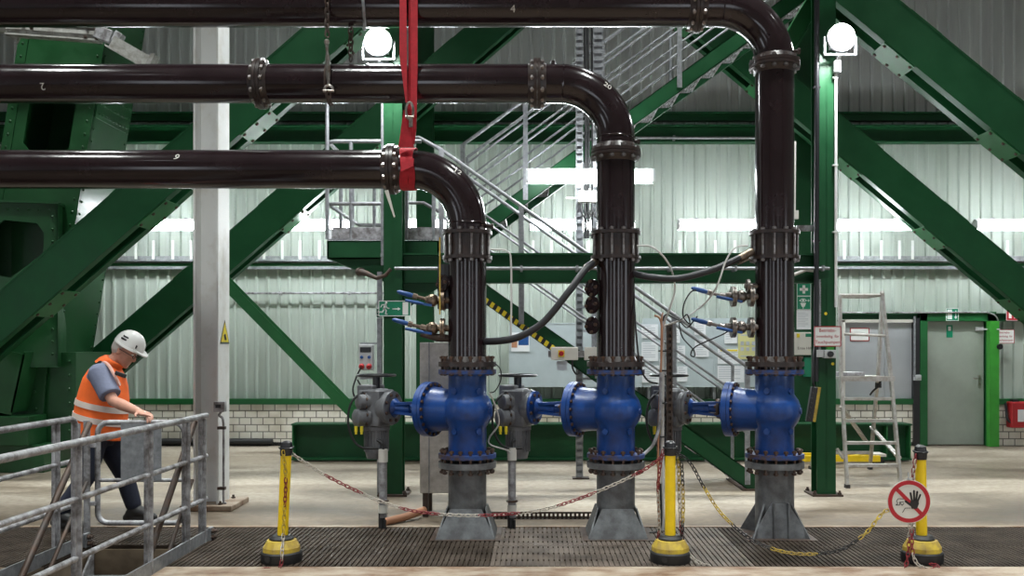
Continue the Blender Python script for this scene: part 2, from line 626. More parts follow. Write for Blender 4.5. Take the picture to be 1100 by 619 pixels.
def through_bolt(r, L, m):     # a stud with a nut at each end, centred
    mb = MB()
    mb.lathe([(r * 0.55, -L / 2 - 0.02), (r * 0.55, L / 2 + 0.02)], (0, 0, 0), (0, 0, 1), 8)
    mb.lathe([(r, L / 2 - 0.002), (r, L / 2 + 0.016)], (0, 0, 0), (0, 0, 1), 6)
    mb.lathe([(r, -L / 2 - 0.016), (r, -L / 2 + 0.002)], (0, 0, 0), (0, 0, 1), 6)
    return mesh_only(mb, 'bolt', m)
# ------------------------------------------------------------------ THE SETTING
YW = 15.1                     # back wall
XL, XR = -10.0, 10.4
YF = -5.0                     # wall behind the camera
GY0, GY1 = 6.74, 8.2          # strip of tread grating across the hall
PX0, PX1, PY0, PY1 = -3.56, -2.76, 3.6, 7.46     # stair pit

fl = MB()
fl.mm((XL, GY1, -0.2), (XR, YW + 0.3, 0))
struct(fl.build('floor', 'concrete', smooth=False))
fl = MB()
fl.mm((PX1, YF, -0.2), (XR, GY0, 0.004))
struct(fl.build('floor', 'edge', smooth=False))
fl = MB()
fl.mm((XL, YF, -0.2), (PX0, GY0, 0.0))
fl.mm((PX0, YF, -0.2), (PX1, PY0, 0.0))
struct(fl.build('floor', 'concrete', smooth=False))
pit = MB()
pit.mm((PX0 - 0.15, PY0 - 0.15, -2.3), (PX0, PY1, -0.03))
pit.mm((PX1, PY0 - 0.15, -2.3), (PX1 + 0.15, PY1, -0.03))
pit.mm((PX0 - 0.15, PY1, -2.3), (PX1 + 0.15, PY1 + 0.15, -0.03))
pit.mm((PX0 - 0.15, PY0 - 0.3, -2.3), (PX1 + 0.15, PY0, -0.03))
pit.mm((PX0 - 0.15, PY0 - 0.15, -2.45), (PX1 + 0.15, PY1 + 0.15, -2.3))
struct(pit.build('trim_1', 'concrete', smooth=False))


def grating(x0, x1, y0, y1, pitch=0.038, m='grating'):
    mb = MB()
    mb.mm((x0, y0, -0.05), (x1, y1, -0.006))
    n = int((x1 - x0) / pitch)
    p = (x1 - x0) / n
    for i in range(n):
        xa = x0 + i * p
        mb.mm((xa + 0.003, y0 + 0.004, -0.008), (xa + p - 0.009, y1 - 0.004, 0.006))
    k = int((y1 - y0) / 0.19)
    for i in range(k + 1):
        yy = y0 + (y1 - y0) * i / k
        mb.mm((x0 + 0.003, yy - 0.006, -0.008), (x1 - 0.003, yy + 0.006, 0.0045))
    return struct(mb.build('floor', m, smooth=False))


ymid = 7.42
for (a, b) in [(-10, -7.2), (-7.2, -5.2), (-5.2, PX0)]:
    grating(a, b, GY0, GY1)
grating(PX0, PX1, PY1 + 0.02, GY1)
for (a, b) in [(PX1, -1.72), (-1.72, -0.33), (-0.33, 0.50), (0.50, 1.6), (1.6, 3.1), (3.1, 5.2), (5.2, 7.4), (7.4, 10.4)]:
    m_ = 'grating_worn' if -0.5 < a < 0.6 else 'grating'
    grating(a, b, ymid + 0.006, GY1, m=m_)
    grating(a, b, GY0, ymid - 0.006, m=m_)
mb = MB()
mb.mm((XL, GY1 - 0.015, -0.05), (XR, GY1 + 0.035, 0.012))
struct(mb.build('trim_2', 'edge', smooth=False))


def corrugated(x0, x1, z0, z1, y, m, pitch=0.178, d=0.035):
    mb = MB()
    prof = []
    x = x0
    while x < x1:
        prof += [(x, 0), (x + pitch * 0.62, 0), (x + pitch * 0.72, -d), (x + pitch * 0.9, -d)]
        x += pitch
    prof.append((x, 0))
    vs = []
    for (a, b) in prof:
        vs.append((a, y + b, z0))
        vs.append((a, y + b, z1))
    mb.add(vs, [(2 * i, 2 * i + 2, 2 * i + 3, 2 * i + 1) for i in range(len(prof) - 1)])
    return mb.build('wall_back', m, smooth=False)


struct(corrugated(XL, XR, 0.6, 2.76, YW, 'sheet'))
struct(corrugated(XL, XR, 2.70, 5.02, YW - 0.012, 'sheet'))
struct(corrugated(XL, XR, 4.97, 9.6, YW - 0.024, 'sheet_grey'))
# brick plinth with the door opening left out
mb = MB()
D0, D1 = P(985, 0, YW).x, P(1066, 0, YW).x
mb.mm((XL, YW - 0.16, 0), (D0, YW + 0.1, 0.665))
mb.mm((D1, YW - 0.16, 0), (XR, YW + 0.1, 0.665))
struct(mb.build('wall_back', 'brick', smooth=False))
mb = MB()
mb.mm((XL, YW + 0.05, 0), (XR, YW + 0.2, 9.6))
struct(mb.build('wall_back', 'roof', smooth=False))
def wall_with_openings(name, along_x, c, a0, a1, openings, z0=0.5, z1=3.9):
    """a wall in the plane x = c or y = c, with added openings (start, end) along it"""
    mb = MB()
    def piece(s0, s1, za, zb):
        if along_x:
            mb.mm((s0, c - 0.1, za), (s1, c + 0.1, zb))
        else:
            mb.mm((c - 0.1, s0, za), (c + 0.1, s1, zb))
    piece(a0, a1, 0, z0)
    piece(a0, a1, z1, 9.6)
    s = a0
    for (o0, o1) in openings:
        piece(s, o0, z0, z1)
        s = o1
    piece(s, a1, z0, z1)
    struct(mb.build(name, 'sheet_grey', smooth=False))
    mb = MB()
    for (o0, o1) in openings:
        for s in (o0, o1 - 0.04):
            if along_x:
                mb.mm((s, c - 0.03, z0), (s + 0.04, c + 0.03, z1))
            else:
                mb.mm((c - 0.03, s, z0), (c + 0.03, s + 0.04, z1))
    struct(mb.build('added_window_1', 'galv', smooth=False))


wall_with_openings('wall_front', True, YF, XL, XR, ((-8.8, -7.2), (-3.4, -1.6), (2.4, 4.2), (7.6, 9.2)))  # unseen openings, added and sized for bright streaks reflected in the risers
wall_with_openings('wall_left', False, XL - 0.1, YF, YW, ((0.5, 3.0),))
wall_with_openings('wall_right', False, XR + 0.1, YF, YW, ((0.5, 3.0),))
mb = MB()
mb.mm((XL, YF, 9.6), (XR, YW + 0.2, 9.8))
struct(mb.build('ceiling', 'roof', smooth=False))

# green girts on the wall
def girt(x0, x1, z0, z1, d=0.14, m='green'):
    mb = MB()
    y0 = YW - 0.06
    mb.mm((x0, y0 - d, z0), (x1, y0, z0 + 0.018))
    mb.mm((x0, y0 - d, z1 - 0.018), (x1, y0, z1))
    mb.mm((x0, y0 - d * 0.55, z0), (x1, y0 - d * 0.45, z1))
    return struct(mb.build('trim_3', m, smooth=False))


girt(XL, XR, 4.86, 5.14, 0.18)
girt(XL, XR, 5.22, 5.36, 0.12)
mb = MB()
mb.mm((XL, YW - 0.19, 0.665), (D0, YW - 0.03, 0.755))
mb.mm((D1, YW - 0.19, 0.665), (XR, YW - 0.03, 0.755))
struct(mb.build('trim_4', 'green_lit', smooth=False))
girt(4.88, P(985, 0, YW).x, 2.0, 2.13, 0.1)
girt(P(1066, 0, YW).x, XR, 2.0, 2.13, 0.1)
mb = MB()
mb.mm((XL, YW - 0.12, 0.0), (D0, YW - 0.10 - 0.06, 0.06))
mb.tube([(XL, YW - 0.22, 0.07), (-4.2, YW - 0.22, 0.07)], 0.05, 12)
struct(mb.build('baseboard_back', 'black', smooth=True))

# door in its green frame
door = MB()
dx0, dx1 = P(991, 0, YW).x, P(1053, 0, YW).x
door.mm((dx0, YW - 0.12, 0.015), (dx1, YW - 0.06, 2.0))
dobj = struct(door.build('door_1', 'door_grey', smooth=False, bevel=0.006))
hb = MB()
hx = dx1 - 0.07
hb.mm((hx - 0.02, YW - 0.132, 0.93), (hx + 0.02, YW - 0.118, 1.13))
hb.tube([(hx, YW - 0.12, 1.08), (hx, YW - 0.17, 1.08), (hx - 0.03, YW - 0.18, 1.08), (hx - 0.13, YW - 0.18, 1.08)], 0.010, 8)
hb.build('door_handle', 'steel', dobj)
fr = MB()
fr.mm((P(983, 0, YW).x, YW - 0.2, 0), (dx0, YW - 0.02, 2.13))
fr.mm((dx1 + 0.02, YW - 0.2, 0), (P(1064, 0, YW).x, YW - 0.02, 2.13))
fr.mm((P(983, 0, YW).x, YW - 0.2, 2.0), (P(1064, 0, YW).x, YW - 0.02, 2.15))
struct(fr.build('trim_5', 'green_lit', smooth=False, bevel=0.004))
fr = MB()
fr.mm((dx1, YW - 0.32, 0), (P(1063, 0, YW).x, YW - 0.2, 2.0))
struct(fr.build('trim_6', 'door_green', smooth=False, bevel=0.004))
cl = MB()
cl.mm((dx1 - 0.14, YW - 0.15, 1.85), (dx1 - 0.02, YW - 0.12, 1.91))
cl.beam((dx1 - 0.08, YW - 0.16, 1.87), (dx1 + 0.15, YW - 0.34, 1.87), 0.02, 0.02)
tag(cl.build('door_closer', 'grey_box', dobj), 'small door closer arm')
# second, light grey double leaf behind the step ladder
d2 = MB()
gx0, gx1 = P(904, 0, YW).x, P(976, 0, YW).x
d2.mm((gx0, YW - 0.13, 0.02), ((gx0 + gx1) / 2 + 0.1, YW - 0.07, 1.98))
d2.mm(((gx0 + gx1) / 2 + 0.106, YW - 0.13, 0.02), (gx1, YW - 0.07, 1.98))
d2o = struct(d2.build('door_2', 'door_light', smooth=False, bevel=0.004))
fr = MB()
fr.mm((gx0 - 0.06, YW - 0.18, 0), (gx0, YW - 0.03, 2.02))
fr.mm((gx0 - 0.06, YW - 0.18, 1.98), (gx1 + 0.02, YW - 0.03, 2.03))
struct(fr.build('trim_7', 'offwhite', smooth=False))
fr = MB()
fr.mm((gx1, YW - 0.2, 0), (gx1 + 0.10, YW - 0.03, 2.05))
struct(fr.build('trim_8', 'black_gloss', smooth=False))

# ------------------------------------------------------------------ lamps under the roof (out of view, light the hall)
k = 0
for yy in (1.5, 6.0, 10.5):
    for xx in (-6.5, -2.2, 2.2, 6.5):
        t = thing('high_bay_lamp', 'round industrial lamp hanging under the roof', 'lamp', (xx, yy, 8.9), 'lamps under the roof')
        b = MB()
        b.lathe([(0.05, 0.7), (0.06, 0.28), (0.12, 0.2), (0.24, 0.0), (0.23, -0.005), (0.10, 0.18)], (xx, yy, 8.9), n=20)
        b.build('lamp_shade', 'lamp_body', t)
        b = MB()
        b.lathe([(0.2, 0.01), (0.2, 0.03)], (xx, yy, 8.9), n=20)
        b.build('lamp_glass', 'bay', t)
        ld = bpy.data.lights.new('bay_light', 'AREA')
        ld.shape = 'DISK'
        ld.size = 0.4
        ld.energy = BAY_W
        ld.spread = math.radians(95)
        ld.color = (0.95, 1.0, 0.97)
        lo = bpy.data.objects.new('bay_light', ld)
        lo.location = (0, 0, -0.02)
        lo.parent = t
        COL.objects.link(lo)

# ------------------------------------------------------------------ steel truss diagonals (twin chords with batten plates)
def diagonal(name, label, a_top, b_top, Y, hv, W=0.46, batten0=0.3, pitch=1.62, bl=0.46):
    """a_top, b_top: two points of the upper edge (low end first); hv: vertical web height"""
    a, b = V(a_top), V(b_top)
    d = (b - a).normalized()
    L = (b - a).length
    nrm = V((d.z, 0, -d.x))
    if nrm.z > 0:
        nrm = -nrm
    h = hv * abs(d.x)
    base = a
    t = thing(name, label, 'steel beam', (a.x, Y, max(0, a.z)), 'truss diagonals')
    def pt(s, q, y):
        p = base + d * s + nrm * q
        return V((p.x, y, p.z))
    ch = MB()
    fw, ft = 0.13, 0.018
    for y0, sg in ((Y, 1), (Y + W, -1)):
        ya, yb = (y0, y0 + sg * 0.016)
        ch.hexa([pt(s, q, y) for s in (0, L) for y in (ya, yb) for q in (0, h)])
        for q0 in (0, h - ft):
            ch.hexa([pt(s, q, y) for s in (0, L) for y in (y0 - sg * 0.003, y0 + sg * fw) for q in (q0, q0 + ft)])
    ch.build('chord', 'green', t, smooth=False)
    s = batten0
    bt = mesh_only(MB().lathe([(0.021, 0), (0.021, 0.012), (0.012, 0.02)], (0, 0, 0), n=8), 'bolt', 'steel_dark')
    while s + bl < L:
        for q0, sg in ((h + 0.001, 1), (-0.013, -1)):
            p = MB()
            p.hexa([pt(e, q, y) for e in (s, s + bl) for y in (Y + 0.012, Y + W - 0.012) for q in (q0, q0 + 0.012)])
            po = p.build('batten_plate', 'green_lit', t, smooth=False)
            if sg == 1:
                for e in (0.08, 0.5, 0.92):
                    for y in (Y + 0.07, Y + W - 0.07):
                        put('bolt', bt, po, pt(s + bl * e, q0 + 0.012, y), nrm)
        s += pitch
    return t


Ya, Yb = 10.93, 13.4
def lo_hi(x0, y0, x1, y1, Y):
    return P(x0, y0, Y), P(x1, y1, Y)


diagonal('truss_diagonal', 'thick green diagonal beam crossing in front of the riveted crane leg', *lo_hi(-60, 364, 470, -97, Ya), Ya, 0.616, batten0=0.95)
diagonal('truss_diagonal', 'green diagonal beam rising behind the white column and pipes', *lo_hi(92, 381, 622, -77, Yb), Yb, 0.60, batten0=1.66)
diagonal('truss_diagonal', 'topmost green diagonal beam descending towards the upper right edge', *lo_hi(1190, 183, 835, -108, Ya), Ya, 0.63, batten0=0.9)
diagonal('truss_diagonal', 'green diagonal beam descending to the wall above the grey door', *lo_hi(1150, 330, 690, -56, Yb), Yb, 0.60, batten0=0.28)
# slim brace behind the white column
t = thing('wall_brace', 'slim green diagonal brace falling towards the first valve actuator', 'steel beam', P(380, 440, 13.0))
b = MB()
pa, pb = P(238, 300, 13.0), P(384, 449, 13.0)
b.beam(pa, pb, 0.10, 0.012)
dn = (pb - pa).normalized().cross(V((0, 1, 0)))
b.beam(pa + dn * 0.05 + V((0, -0.04, 0)), pb + dn * 0.05 + V((0, -0.04, 0)), 0.012, 0.12, (0, 1, 0))
b.beam(pa + V((0, -0.05, 0)), pb + V((0, -0.05, 0)), 0.014, 0.14, (0, 1, 0))
b.build('brace_bar', 'green_lit', t, smooth=False)

# ------------------------------------------------------------------ riveted crane leg
def riveted_leg():
    Y0, Y1 = 12.2, 13.25
    t = thing('crane_leg', 'massive dark green riveted box leg leaning at the left edge', 'crane leg', (-6.6, 12.2, 0))
    zt, zb = 7.2, 0.0
    def fx(z, side):          # front-face corner x at height z
        py = 372 - (z - EYE) * 1000 / Y0
        x = 110 - 0.162 * (py - 63)
        if side == 0:
            x -= 93
        return (x - 575) * Y0 / 1000
    def c(z, side, y):
        return V((fx(z, side), y, z))
    front = MB()
    w = fx(2, 1) - fx(2, 0)
    hole = []
    z0, z1 = EYE - (163 - 372) * 0.0122, EYE - (76 - 372) * 0.0122
    for (u, zz) in ((0.24, z0 + 0.12), (0.32, z0 + 0.02), (0.40, z0), (0.72, z0 - 0.03), (0.78, z0 + 0.05), (0.78, z1 - 0.08), (0.72, z1), (0.30, z1), (0.24, z1 - 0.08)):
        hole.append(V((fx(zz, 0) + u * w, Y0, zz)))
    front.holed([c(zb, 0, Y0), c(zb, 1, Y0), c(zt, 1, Y0), c(zt, 0, Y0)], hole, (0, 0.03, 0))
    # recessed panel edge and edge angles
    for side, dx in ((0, 0.0), (1, -0.13)):
        front.hexa([V((fx(z, side) + dx + e, y, z)) for e in (0, 0.13) for y in (Y0 - 0.012, Y0 + 0.001) for z in (zb, zt)])
    for side, dx in ((0, 0.065), (1, -0.065)):
        z = 0.3
        while z < 6.9:
            front.sphere((fx(z, side) + dx, Y0 - 0.014, z), 0.018, 8, (1, 0.6, 1))
            z += 0.17
    front.build('front_plate', 'green_old', t, angle=50)
    side = MB()
    side.hexa([V((fx(z, 1) + e, y, z)) for e in (-0.03, 0.0) for y in (Y0, Y1) for z in (zb, zt)])
    for yy in (Y0 + 0.06, Y1 - 0.06):
        z = 0.3
        while z < 6.9:
            side.sphere((fx(z, 1), yy, z), 0.019, 8)
            z += 0.16
    # cover plate with dense rivet rows
    za, zb2 = EYE - (133 - 372) * 0.0126, EYE - (70 - 372) * 0.0126
    side.hexa([V((fx(z, 1) + e, y, z)) for e in (0.0, 0.016) for y in (Y0 + 0.03, Y1 - 0.03) for z in (za, zb2)])
    for i in range(9):
        for j in range(6):
            zz = za + 0.06 + (zb2 - za - 0.12) * j / 5
            side.sphere((fx(zz, 1) + 0.016, Y0 + 0.12 + i * (Y1 - Y0 - 0.24) / 8, zz), 0.018, 6)
    side.build('side_plate', 'green_old', t, angle=50)
    back = MB()
    back.hexa([V((fx(z, s), y, z)) for s in (0, 1) for y in (Y1 - 0.03, Y1) for z in (zb, zt)])
    back.hexa([V((fx(z, 0) + e, y, z)) for e in (0, 0.03) for y in (Y0, Y1) for z in (zb, zt)])
    back.build('rear_plate', 'green_old', t, smooth=False)
    # foot: gusset with a curved edge, flange ribs and a bearing block
    g = MB()
    xr = fx(1.5, 1)
    pts = [V((xr + 0.02, 12.05, 1.9)), V((xr - 0.30, 12.05, 1.9))]
    for i in range(9):
        a = i / 8 * PI / 2
        pts.append(V((xr - 0.30 - 0.75 * (1 - math.cos(a)), 12.05, 1.55 - 1.0 * math.sin(a))))
    pts += [V((xr - 1.05, 12.05, 0.12)), V((xr - 0.12, 12.05, 0.12))]
    g.prism(pts, (0, 0.03, 0))
    for i in range(7):
        g.sphere((xr - 0.12 - 0.02 * i, 12.04, 0.35 + 0.22 * i), 0.02, 8)
        g.sphere((xr - 0.26 - 0.02 * i, 12.04, 0.35 + 0.22 * i), 0.02, 8)
    g.build('gusset_plate', 'green_old', t, angle=50)
    for (xa, ya2, xb, yb2) in ((36, 378, 22, 442), (8, 380, -4, 450)):
        r = MB()
        p, q = P(xa, ya2, 11.9), P(xb, yb2, 11.9)
        r.beam(p, q, 0.42, 0.025, (0, 1, 0))
        r.beam(p + V((-0.15, -0.2, 0)), q + V((-0.15, -0.2, 0)), 0.02, 0.32, (0, 1, 0))
        r.build('stiffener', 'green_old', t, smooth=False)
    f = MB()
    f.mm((-7.8, 11.75, 0.0), (xr + 0.1, 13.2, 0.35))
    f.mm((-7.9, 11.65, 0.35), (-6.35, 12.1, 0.72))
    f.build('bearing_block', 'green_old', t, smooth=False, bevel=0.01)
    f = MB()
    f.mm((xr - 0.30, 12.12, 0.35), (xr + 0.32, 13.1, 1.52))
    for i in range(6):
        f.sphere((xr - 0.22, 12.11, 0.5 + i * 0.18), 0.02, 8)
        f.sphere((xr + 0.24, 12.11, 0.5 + i * 0.18), 0.02, 8)
    f.build('foot_housing', 'green_old', t, angle=50)
    # riveted box beside the leg, with an oval man-hole
    R = Matrix.Rotation(math.radians(14), 3, 'Z')
    o = P(62, 300, 11.95)
    o.z = 0
    def q(u, v, z):           # u leftwards along the face, v backwards
        return o + R @ V((-u, v, 0)) + V((0, 0, z))
    bx = MB()
    hz0, hz1 = 2.50, 3.17
    hp = [(0.17, hz0 + 0.28), (0.16, hz1 - 0.12), (0.24, hz1), (0.62, hz1 + 0.03), (0.72, hz1 - 0.06), (0.76, hz0 + 0.1), (0.70, hz0), (0.55, hz0 - 0.03)]
    bx.holed([q(0, 0, 1.35), q(1.6, 0, 1.35), q(1.6, 0, 3.42), q(0, 0, 3.42)], [q(u, 0, z) for (u, z) in hp], R @ V((0, 0.03, 0)))
    bx.hexa([q(u, v, z) for u in (0, 0.03) for v in (0.0, 0.45) for z in (1.35, 3.42)])
    bx.hexa([q(u, v, z) for u in (0, 1.6) for v in (0.42, 0.45) for z in (1.35, 3.42)])
    bx.hexa([q(u, v, z) for u in (-0.03, 1.6) for v in (-0.04, 0.46) for z in (3.42, 3.45)])
    bx.hexa([q(u, v, z) for u in (0, 1.6) for v in (0, 0.45) for z in (1.33, 1.36)])
    for i in range(12):
        bx.sphere(q(0.06, -0.004, 1.5 + i * 0.16), 0.018, 8)
        bx.sphere(q(0.80, -0.004, 1.5 + i * 0.16), 0.018, 8)
        bx.sphere(q(0.10 + i * 0.12, -0.004, 3.34), 0.018, 8)
    bx.build('manhole_box', 'green_old', t, angle=50)


riveted_leg()

# pale bolted bracket arm on the leg
t = thing('bracket_arm', 'pale grey bolted steel arm fixed across the crane leg', 'steel bracket', P(60, 40, 11.9))
b = MB()
pa, pb = P(8, 30, 11.9), P(108, 37, 11.9)
up = V((0.0, 0, 0.09))
b.beam(pa, pb, 0.03, 0.21)
b.beam(pa + up, pb + up, 0.14, 0.02)
b.beam(pa - up, pb - up, 0.14, 0.02)
b.beam(pa + V((0, -0.03, 0)), pb + V((0, -0.03, 0)), 0.05, 0.045)
b.build('channel', 'pale_steel', t, smooth=False)
b = MB()
b.box(P(113, 38, 11.85), (0.22, 0.14, 0.16), Matrix.Rotation(math.radians(20), 3, 'Y'))
b.box(P(127, 41, 11.85), (0.10, 0.12, 0.14), Matrix.Rotation(math.radians(30), 3, 'Y'))
b.build('hinge_block', 'galv_dirty', t, smooth=False, bevel=0.008)
b = MB()
pa, pb = P(120, 45, 11.8), P(162, 69, 11.8)
b.beam(pa, pb, 0.03, 0.17)
b.beam(pa + V((-.04, -0.05, -0.07)), pb + V((-.04, -0.05, -0.07)), 0.12, 0.02)
b.box(pb, (0.05, 0.16, 0.26), Matrix.Rotation(math.radians(30), 3, 'Y'))
b.build('strut', 'pale_steel', t, smooth=False)
b = MB()
b.prism([P(4, 33, 11.9), P(16, 24, 11.9), P(22, 36, 11.9), P(17, 46, 11.9)], (0, 0.05, 0))
b.cyl(P(-6, 30, 11.9), P(9, 30, 11.9), 0.07)
b.build('end_plate', 'pale_steel', t)
bm_ = bolt_mesh(0.022, 0.02, 0.02, 'steel_dark')
for (x, y) in ((25, 27), (34, 30), (93, 29), (103, 31), (92, 40), (104, 42), (112, 34), (117, 42)):
    put('bolt', bm_, t, P(x, y, 11.84), (0, -1, 0))


# ------------------------------------------------------------------ columns
def h_column(name, label, x0, x1, Y, depth, ztop, m, flanges='front', zbot=0.0, base=True):
    t = thing(name, label, 'column', ((x0 + x1) / 2, Y + depth / 2, zbot))
    b = MB()
    if flanges == 'front':
        b.mm((x0, Y, zbot), (x1, Y + 0.02, ztop))
        b.mm((x0, Y + depth - 0.02, zbot), (x1, Y + depth, ztop))
        b.mm(((x0 + x1) / 2 - 0.01, Y, zbot), ((x0 + x1) / 2 + 0.01, Y + depth, ztop))
    else:
        b.mm((x0, Y, zbot), (x0 + 0.022, Y + depth, ztop))
        b.mm((x1 - 0.022, Y, zbot), (x1, Y + depth, ztop))
        b.mm((x0, Y + depth / 2 - 0.01, zbot), (x1, Y + depth / 2 + 0.01, ztop))
    b.build('shaft', m, t, smooth=False, bevel=0.003)
    if base:
        b = MB()
        b.mm((x0 - 0.06, Y - 0.06, zbot), (x1 + 0.06, Y + depth + 0.06, zbot + 0.02))
        bo = b.build('base_plate', 'steel_dark' if m != 'white_paint' else 'galv_dirty', t, smooth=False)
        for sx in (x0 - 0.03, x1 + 0.03):
            for sy in (Y - 0.03, Y + depth + 0.03):
                put('bolt', bm_, bo, (sx, sy, zbot + 0.02))
    return t


YC = 9.94
h_column('steel_column', 'green column carrying the running man exit sign', P(412, 0, YC).x, P(432, 0, YC).x, YC, 0.21, 9.6, 'green')
h_column('steel_column', 'green column holding the red-bordered notice beside the step ladder', P(877.5, 0, YC).x, P(898, 0, YC).x, YC, 0.21, 9.6, 'green')
h_column('steel_column', 'green wall column behind the tread plate cabinet', P(447, 0, 13.95).x, P(465, 0, 13.95).x, 13.95, 0.2, 9.6, 'green')
h_column('steel_column', 'green wall column carrying the first aid signs', P(851, 0, 13.95).x, P(875, 0, 13.95).x, 13.95, 0.2, 9.6, 'green')
wc = h_column('steel_column', 'white painted column beside the man in the orange vest', P(207.5, 0, 9.1).x, P(234.5, 0, 9.1).x, 9.1, 0.33, 9.6, 'white_paint', 'side', 0.03)
b = MB()
b.mm((P(207.5, 0, 9.1).x - 0.1, 9.0, 0), (P(234.5, 0, 9.1).x + 0.16, 9.56, 0.055))
tag(b.build('plinth', 'edge', wc, smooth=False, bevel=0.01), 'worn concrete plinth')

t = thing('knee_brace', 'short green brace meeting the notice column beside the top pipe bend', 'steel beam', P(866, 20, 10.25))
b = MB()
pa, pb = P(836, 66, 10.25), P(885, -15, 10.25)
b.beam(pa, pb, 0.02, 0.17, (0, 1, 0))
nn = (pb - pa).normalized().cross(V((0, 1, 0))) * 0.085
b.beam(pa + nn, pb + nn, 0.15, 0.014, (0, 1, 0))
b.beam(pa - nn, pb - nn, 0.15, 0.014, (0, 1, 0))
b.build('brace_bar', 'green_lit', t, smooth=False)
# bracing beam between the columns
t = thing('crossbeam', 'long green crossbeam behind the three vertical pipes', 'steel beam', (P(433, 0, 10.0).x, 10.05, 2.3))
b = MB()
bx0, bx1 = P(432, 0, YC).x, P(877.5, 0, YC).x
z1, z0 = P(0, 272, 10.0).z, P(0, 304, 10.0).z
b.mm((bx0, 10.05, z0), (bx1, 10.065, z1))
b.mm((bx0, 9.985, z1 - 0.02), (bx1, 10.13, z1))
b.mm((bx0, 9.985, z0), (bx1, 10.13, z0 + 0.02))
b.build('web_and_flanges', 'green', t, smooth=False)
b = MB()
b.mm((bx0, 10.02, z0 - 0.0), (bx0 + 0.5, 10.1, z0 + 0.001))
b.prism([V((bx0, 10.03, z0)), V((bx0 + 0.46, 10.03, z0)), V((bx0, 10.03, z0 - 0.30))], (0, 0.02, 0))
b.build('gusset_plate', 'green', t, smooth=False)
t = thing('conduit', 'thin grey conduit running along the green crossbeam', 'pipe', (bx0, 9.9, 2.44))
b = MB()
zc = P(0, 288.5, 9.93).z
b.tube([P(424, 288.5, 9.9), P(891, 268.5 + 20, 9.9)], 0.018, 10)
b.build('tube', 'galv', t)
for x in (480, 560, 620, 720, 790, 850, 884):
    c_ = MB()
    c_.mm((P(x, 0, 9.9).x - 0.012, 9.875, zc - 0.03), (P(x, 0, 9.9).x + 0.012, 10.05, zc + 0.03))
    c_.build('clamp', 'galv', t, smooth=False)

# box girder lying along the foot of the wall
t = thing('floor_girder', 'long dark green girder lying on the floor before the brick wall', 'steel beam', (P(313, 0, 12.9).x, 12.9, 0))
b = MB()
gx0, gx1 = P(313, 0, 12.9).x, P(979, 0, 12.9).x
b.mm((gx0, 12.88, 0.50), (gx1, 13.2, 0.525))
b.mm((gx0, 12.88, 0.02), (gx1, 13.2, 0.045))
b.mm((gx0, 13.02, 0.03), (gx1, 13.05, 0.51))
b.build('web_and_flanges', 'green', t, smooth=False)
for x in (gx0 + 0.01, gx0 + 2.2, gx0 + 4.4, gx0 + 6.5, gx1 - 0.35, gx1 - 0.03):
    b = MB()
    b.mm((x, 12.89, 0.04), (x + 0.02, 13.19, 0.51))
    b.build('stiffener', 'green_lit', t, smooth=False)
b = MB()
b.mm((gx0 + 0.2, 12.95, 0.0), (gx0 + 0.4, 13.15, 0.022))
b.mm((gx1 - 0.5, 12.95, 0.0), (gx1 - 0.3, 13.15, 0.022))
b.build('packing_block', 'steel_dark', t, smooth=False)
# ------------------------------------------------------------------ PIPES AND VALVES
YP = 7.9
RP = 0.162
R_EL = 0.474
TB = through_bolt(0.022, 0.075, 'bolt')
TBV = through_bolt(0.021, 0.125, 'bolt_dark')
TBL = through_bolt(0.021, 0.165, 'bolt_dark')
TIE = through_bolt(0.020, 0.245, 'bolt')
CAPB = bolt_mesh(0.016, 0.014, 0.0, 'bolt_dark')


def flange_pair(t, c, axis, ro, bolt, n=12, gap=0.004, th=0.026, m='brown_rough', m2=None):
    ax = V(axis).normalized()
    c = V(c)
    for sg in (-1, 1):
        f = MB()
        f.ring(c + ax * sg * (th / 2 + gap / 2), ax, RP - 0.01, ro, th, 36)
        f.lathe([(RP + 0.03, sg * (th + gap / 2)), (RP + 0.004, sg * (th + 0.05))] if sg > 0 else [(RP + 0.004, sg * (th + 0.05)), (RP + 0.03, sg * (th + gap / 2))], c, ax, 32)
        fo = f.build('flange', m if sg < 0 or not m2 else m2, t)
    for p in around(c, ax, ro - 0.028, n, 0.5):
        put('bolt', bolt, fo, p, ax)


def dismantling_joint(t, c, ro):       # three rings on long tie rods
    c = V(c)
    f = MB()
    for dz, r in ((0.105, ro), (-0.105, ro), (0.0, ro - 0.045)):
        f.ring(c + V((0, 0, dz)), (0, 0, 1), RP - 0.01, r, 0.028, 36)
    f.lathe([(RP + 0.014, -0.10), (RP + 0.014, 0.10)], c, n=36)
    fo = f.build('flange', 'brown_rough', t)
    for p in around(c, (0, 0, 1), ro - 0.026, 12, 0.5):
        put('bolt', TIE, fo, p, (0, 0, 1))


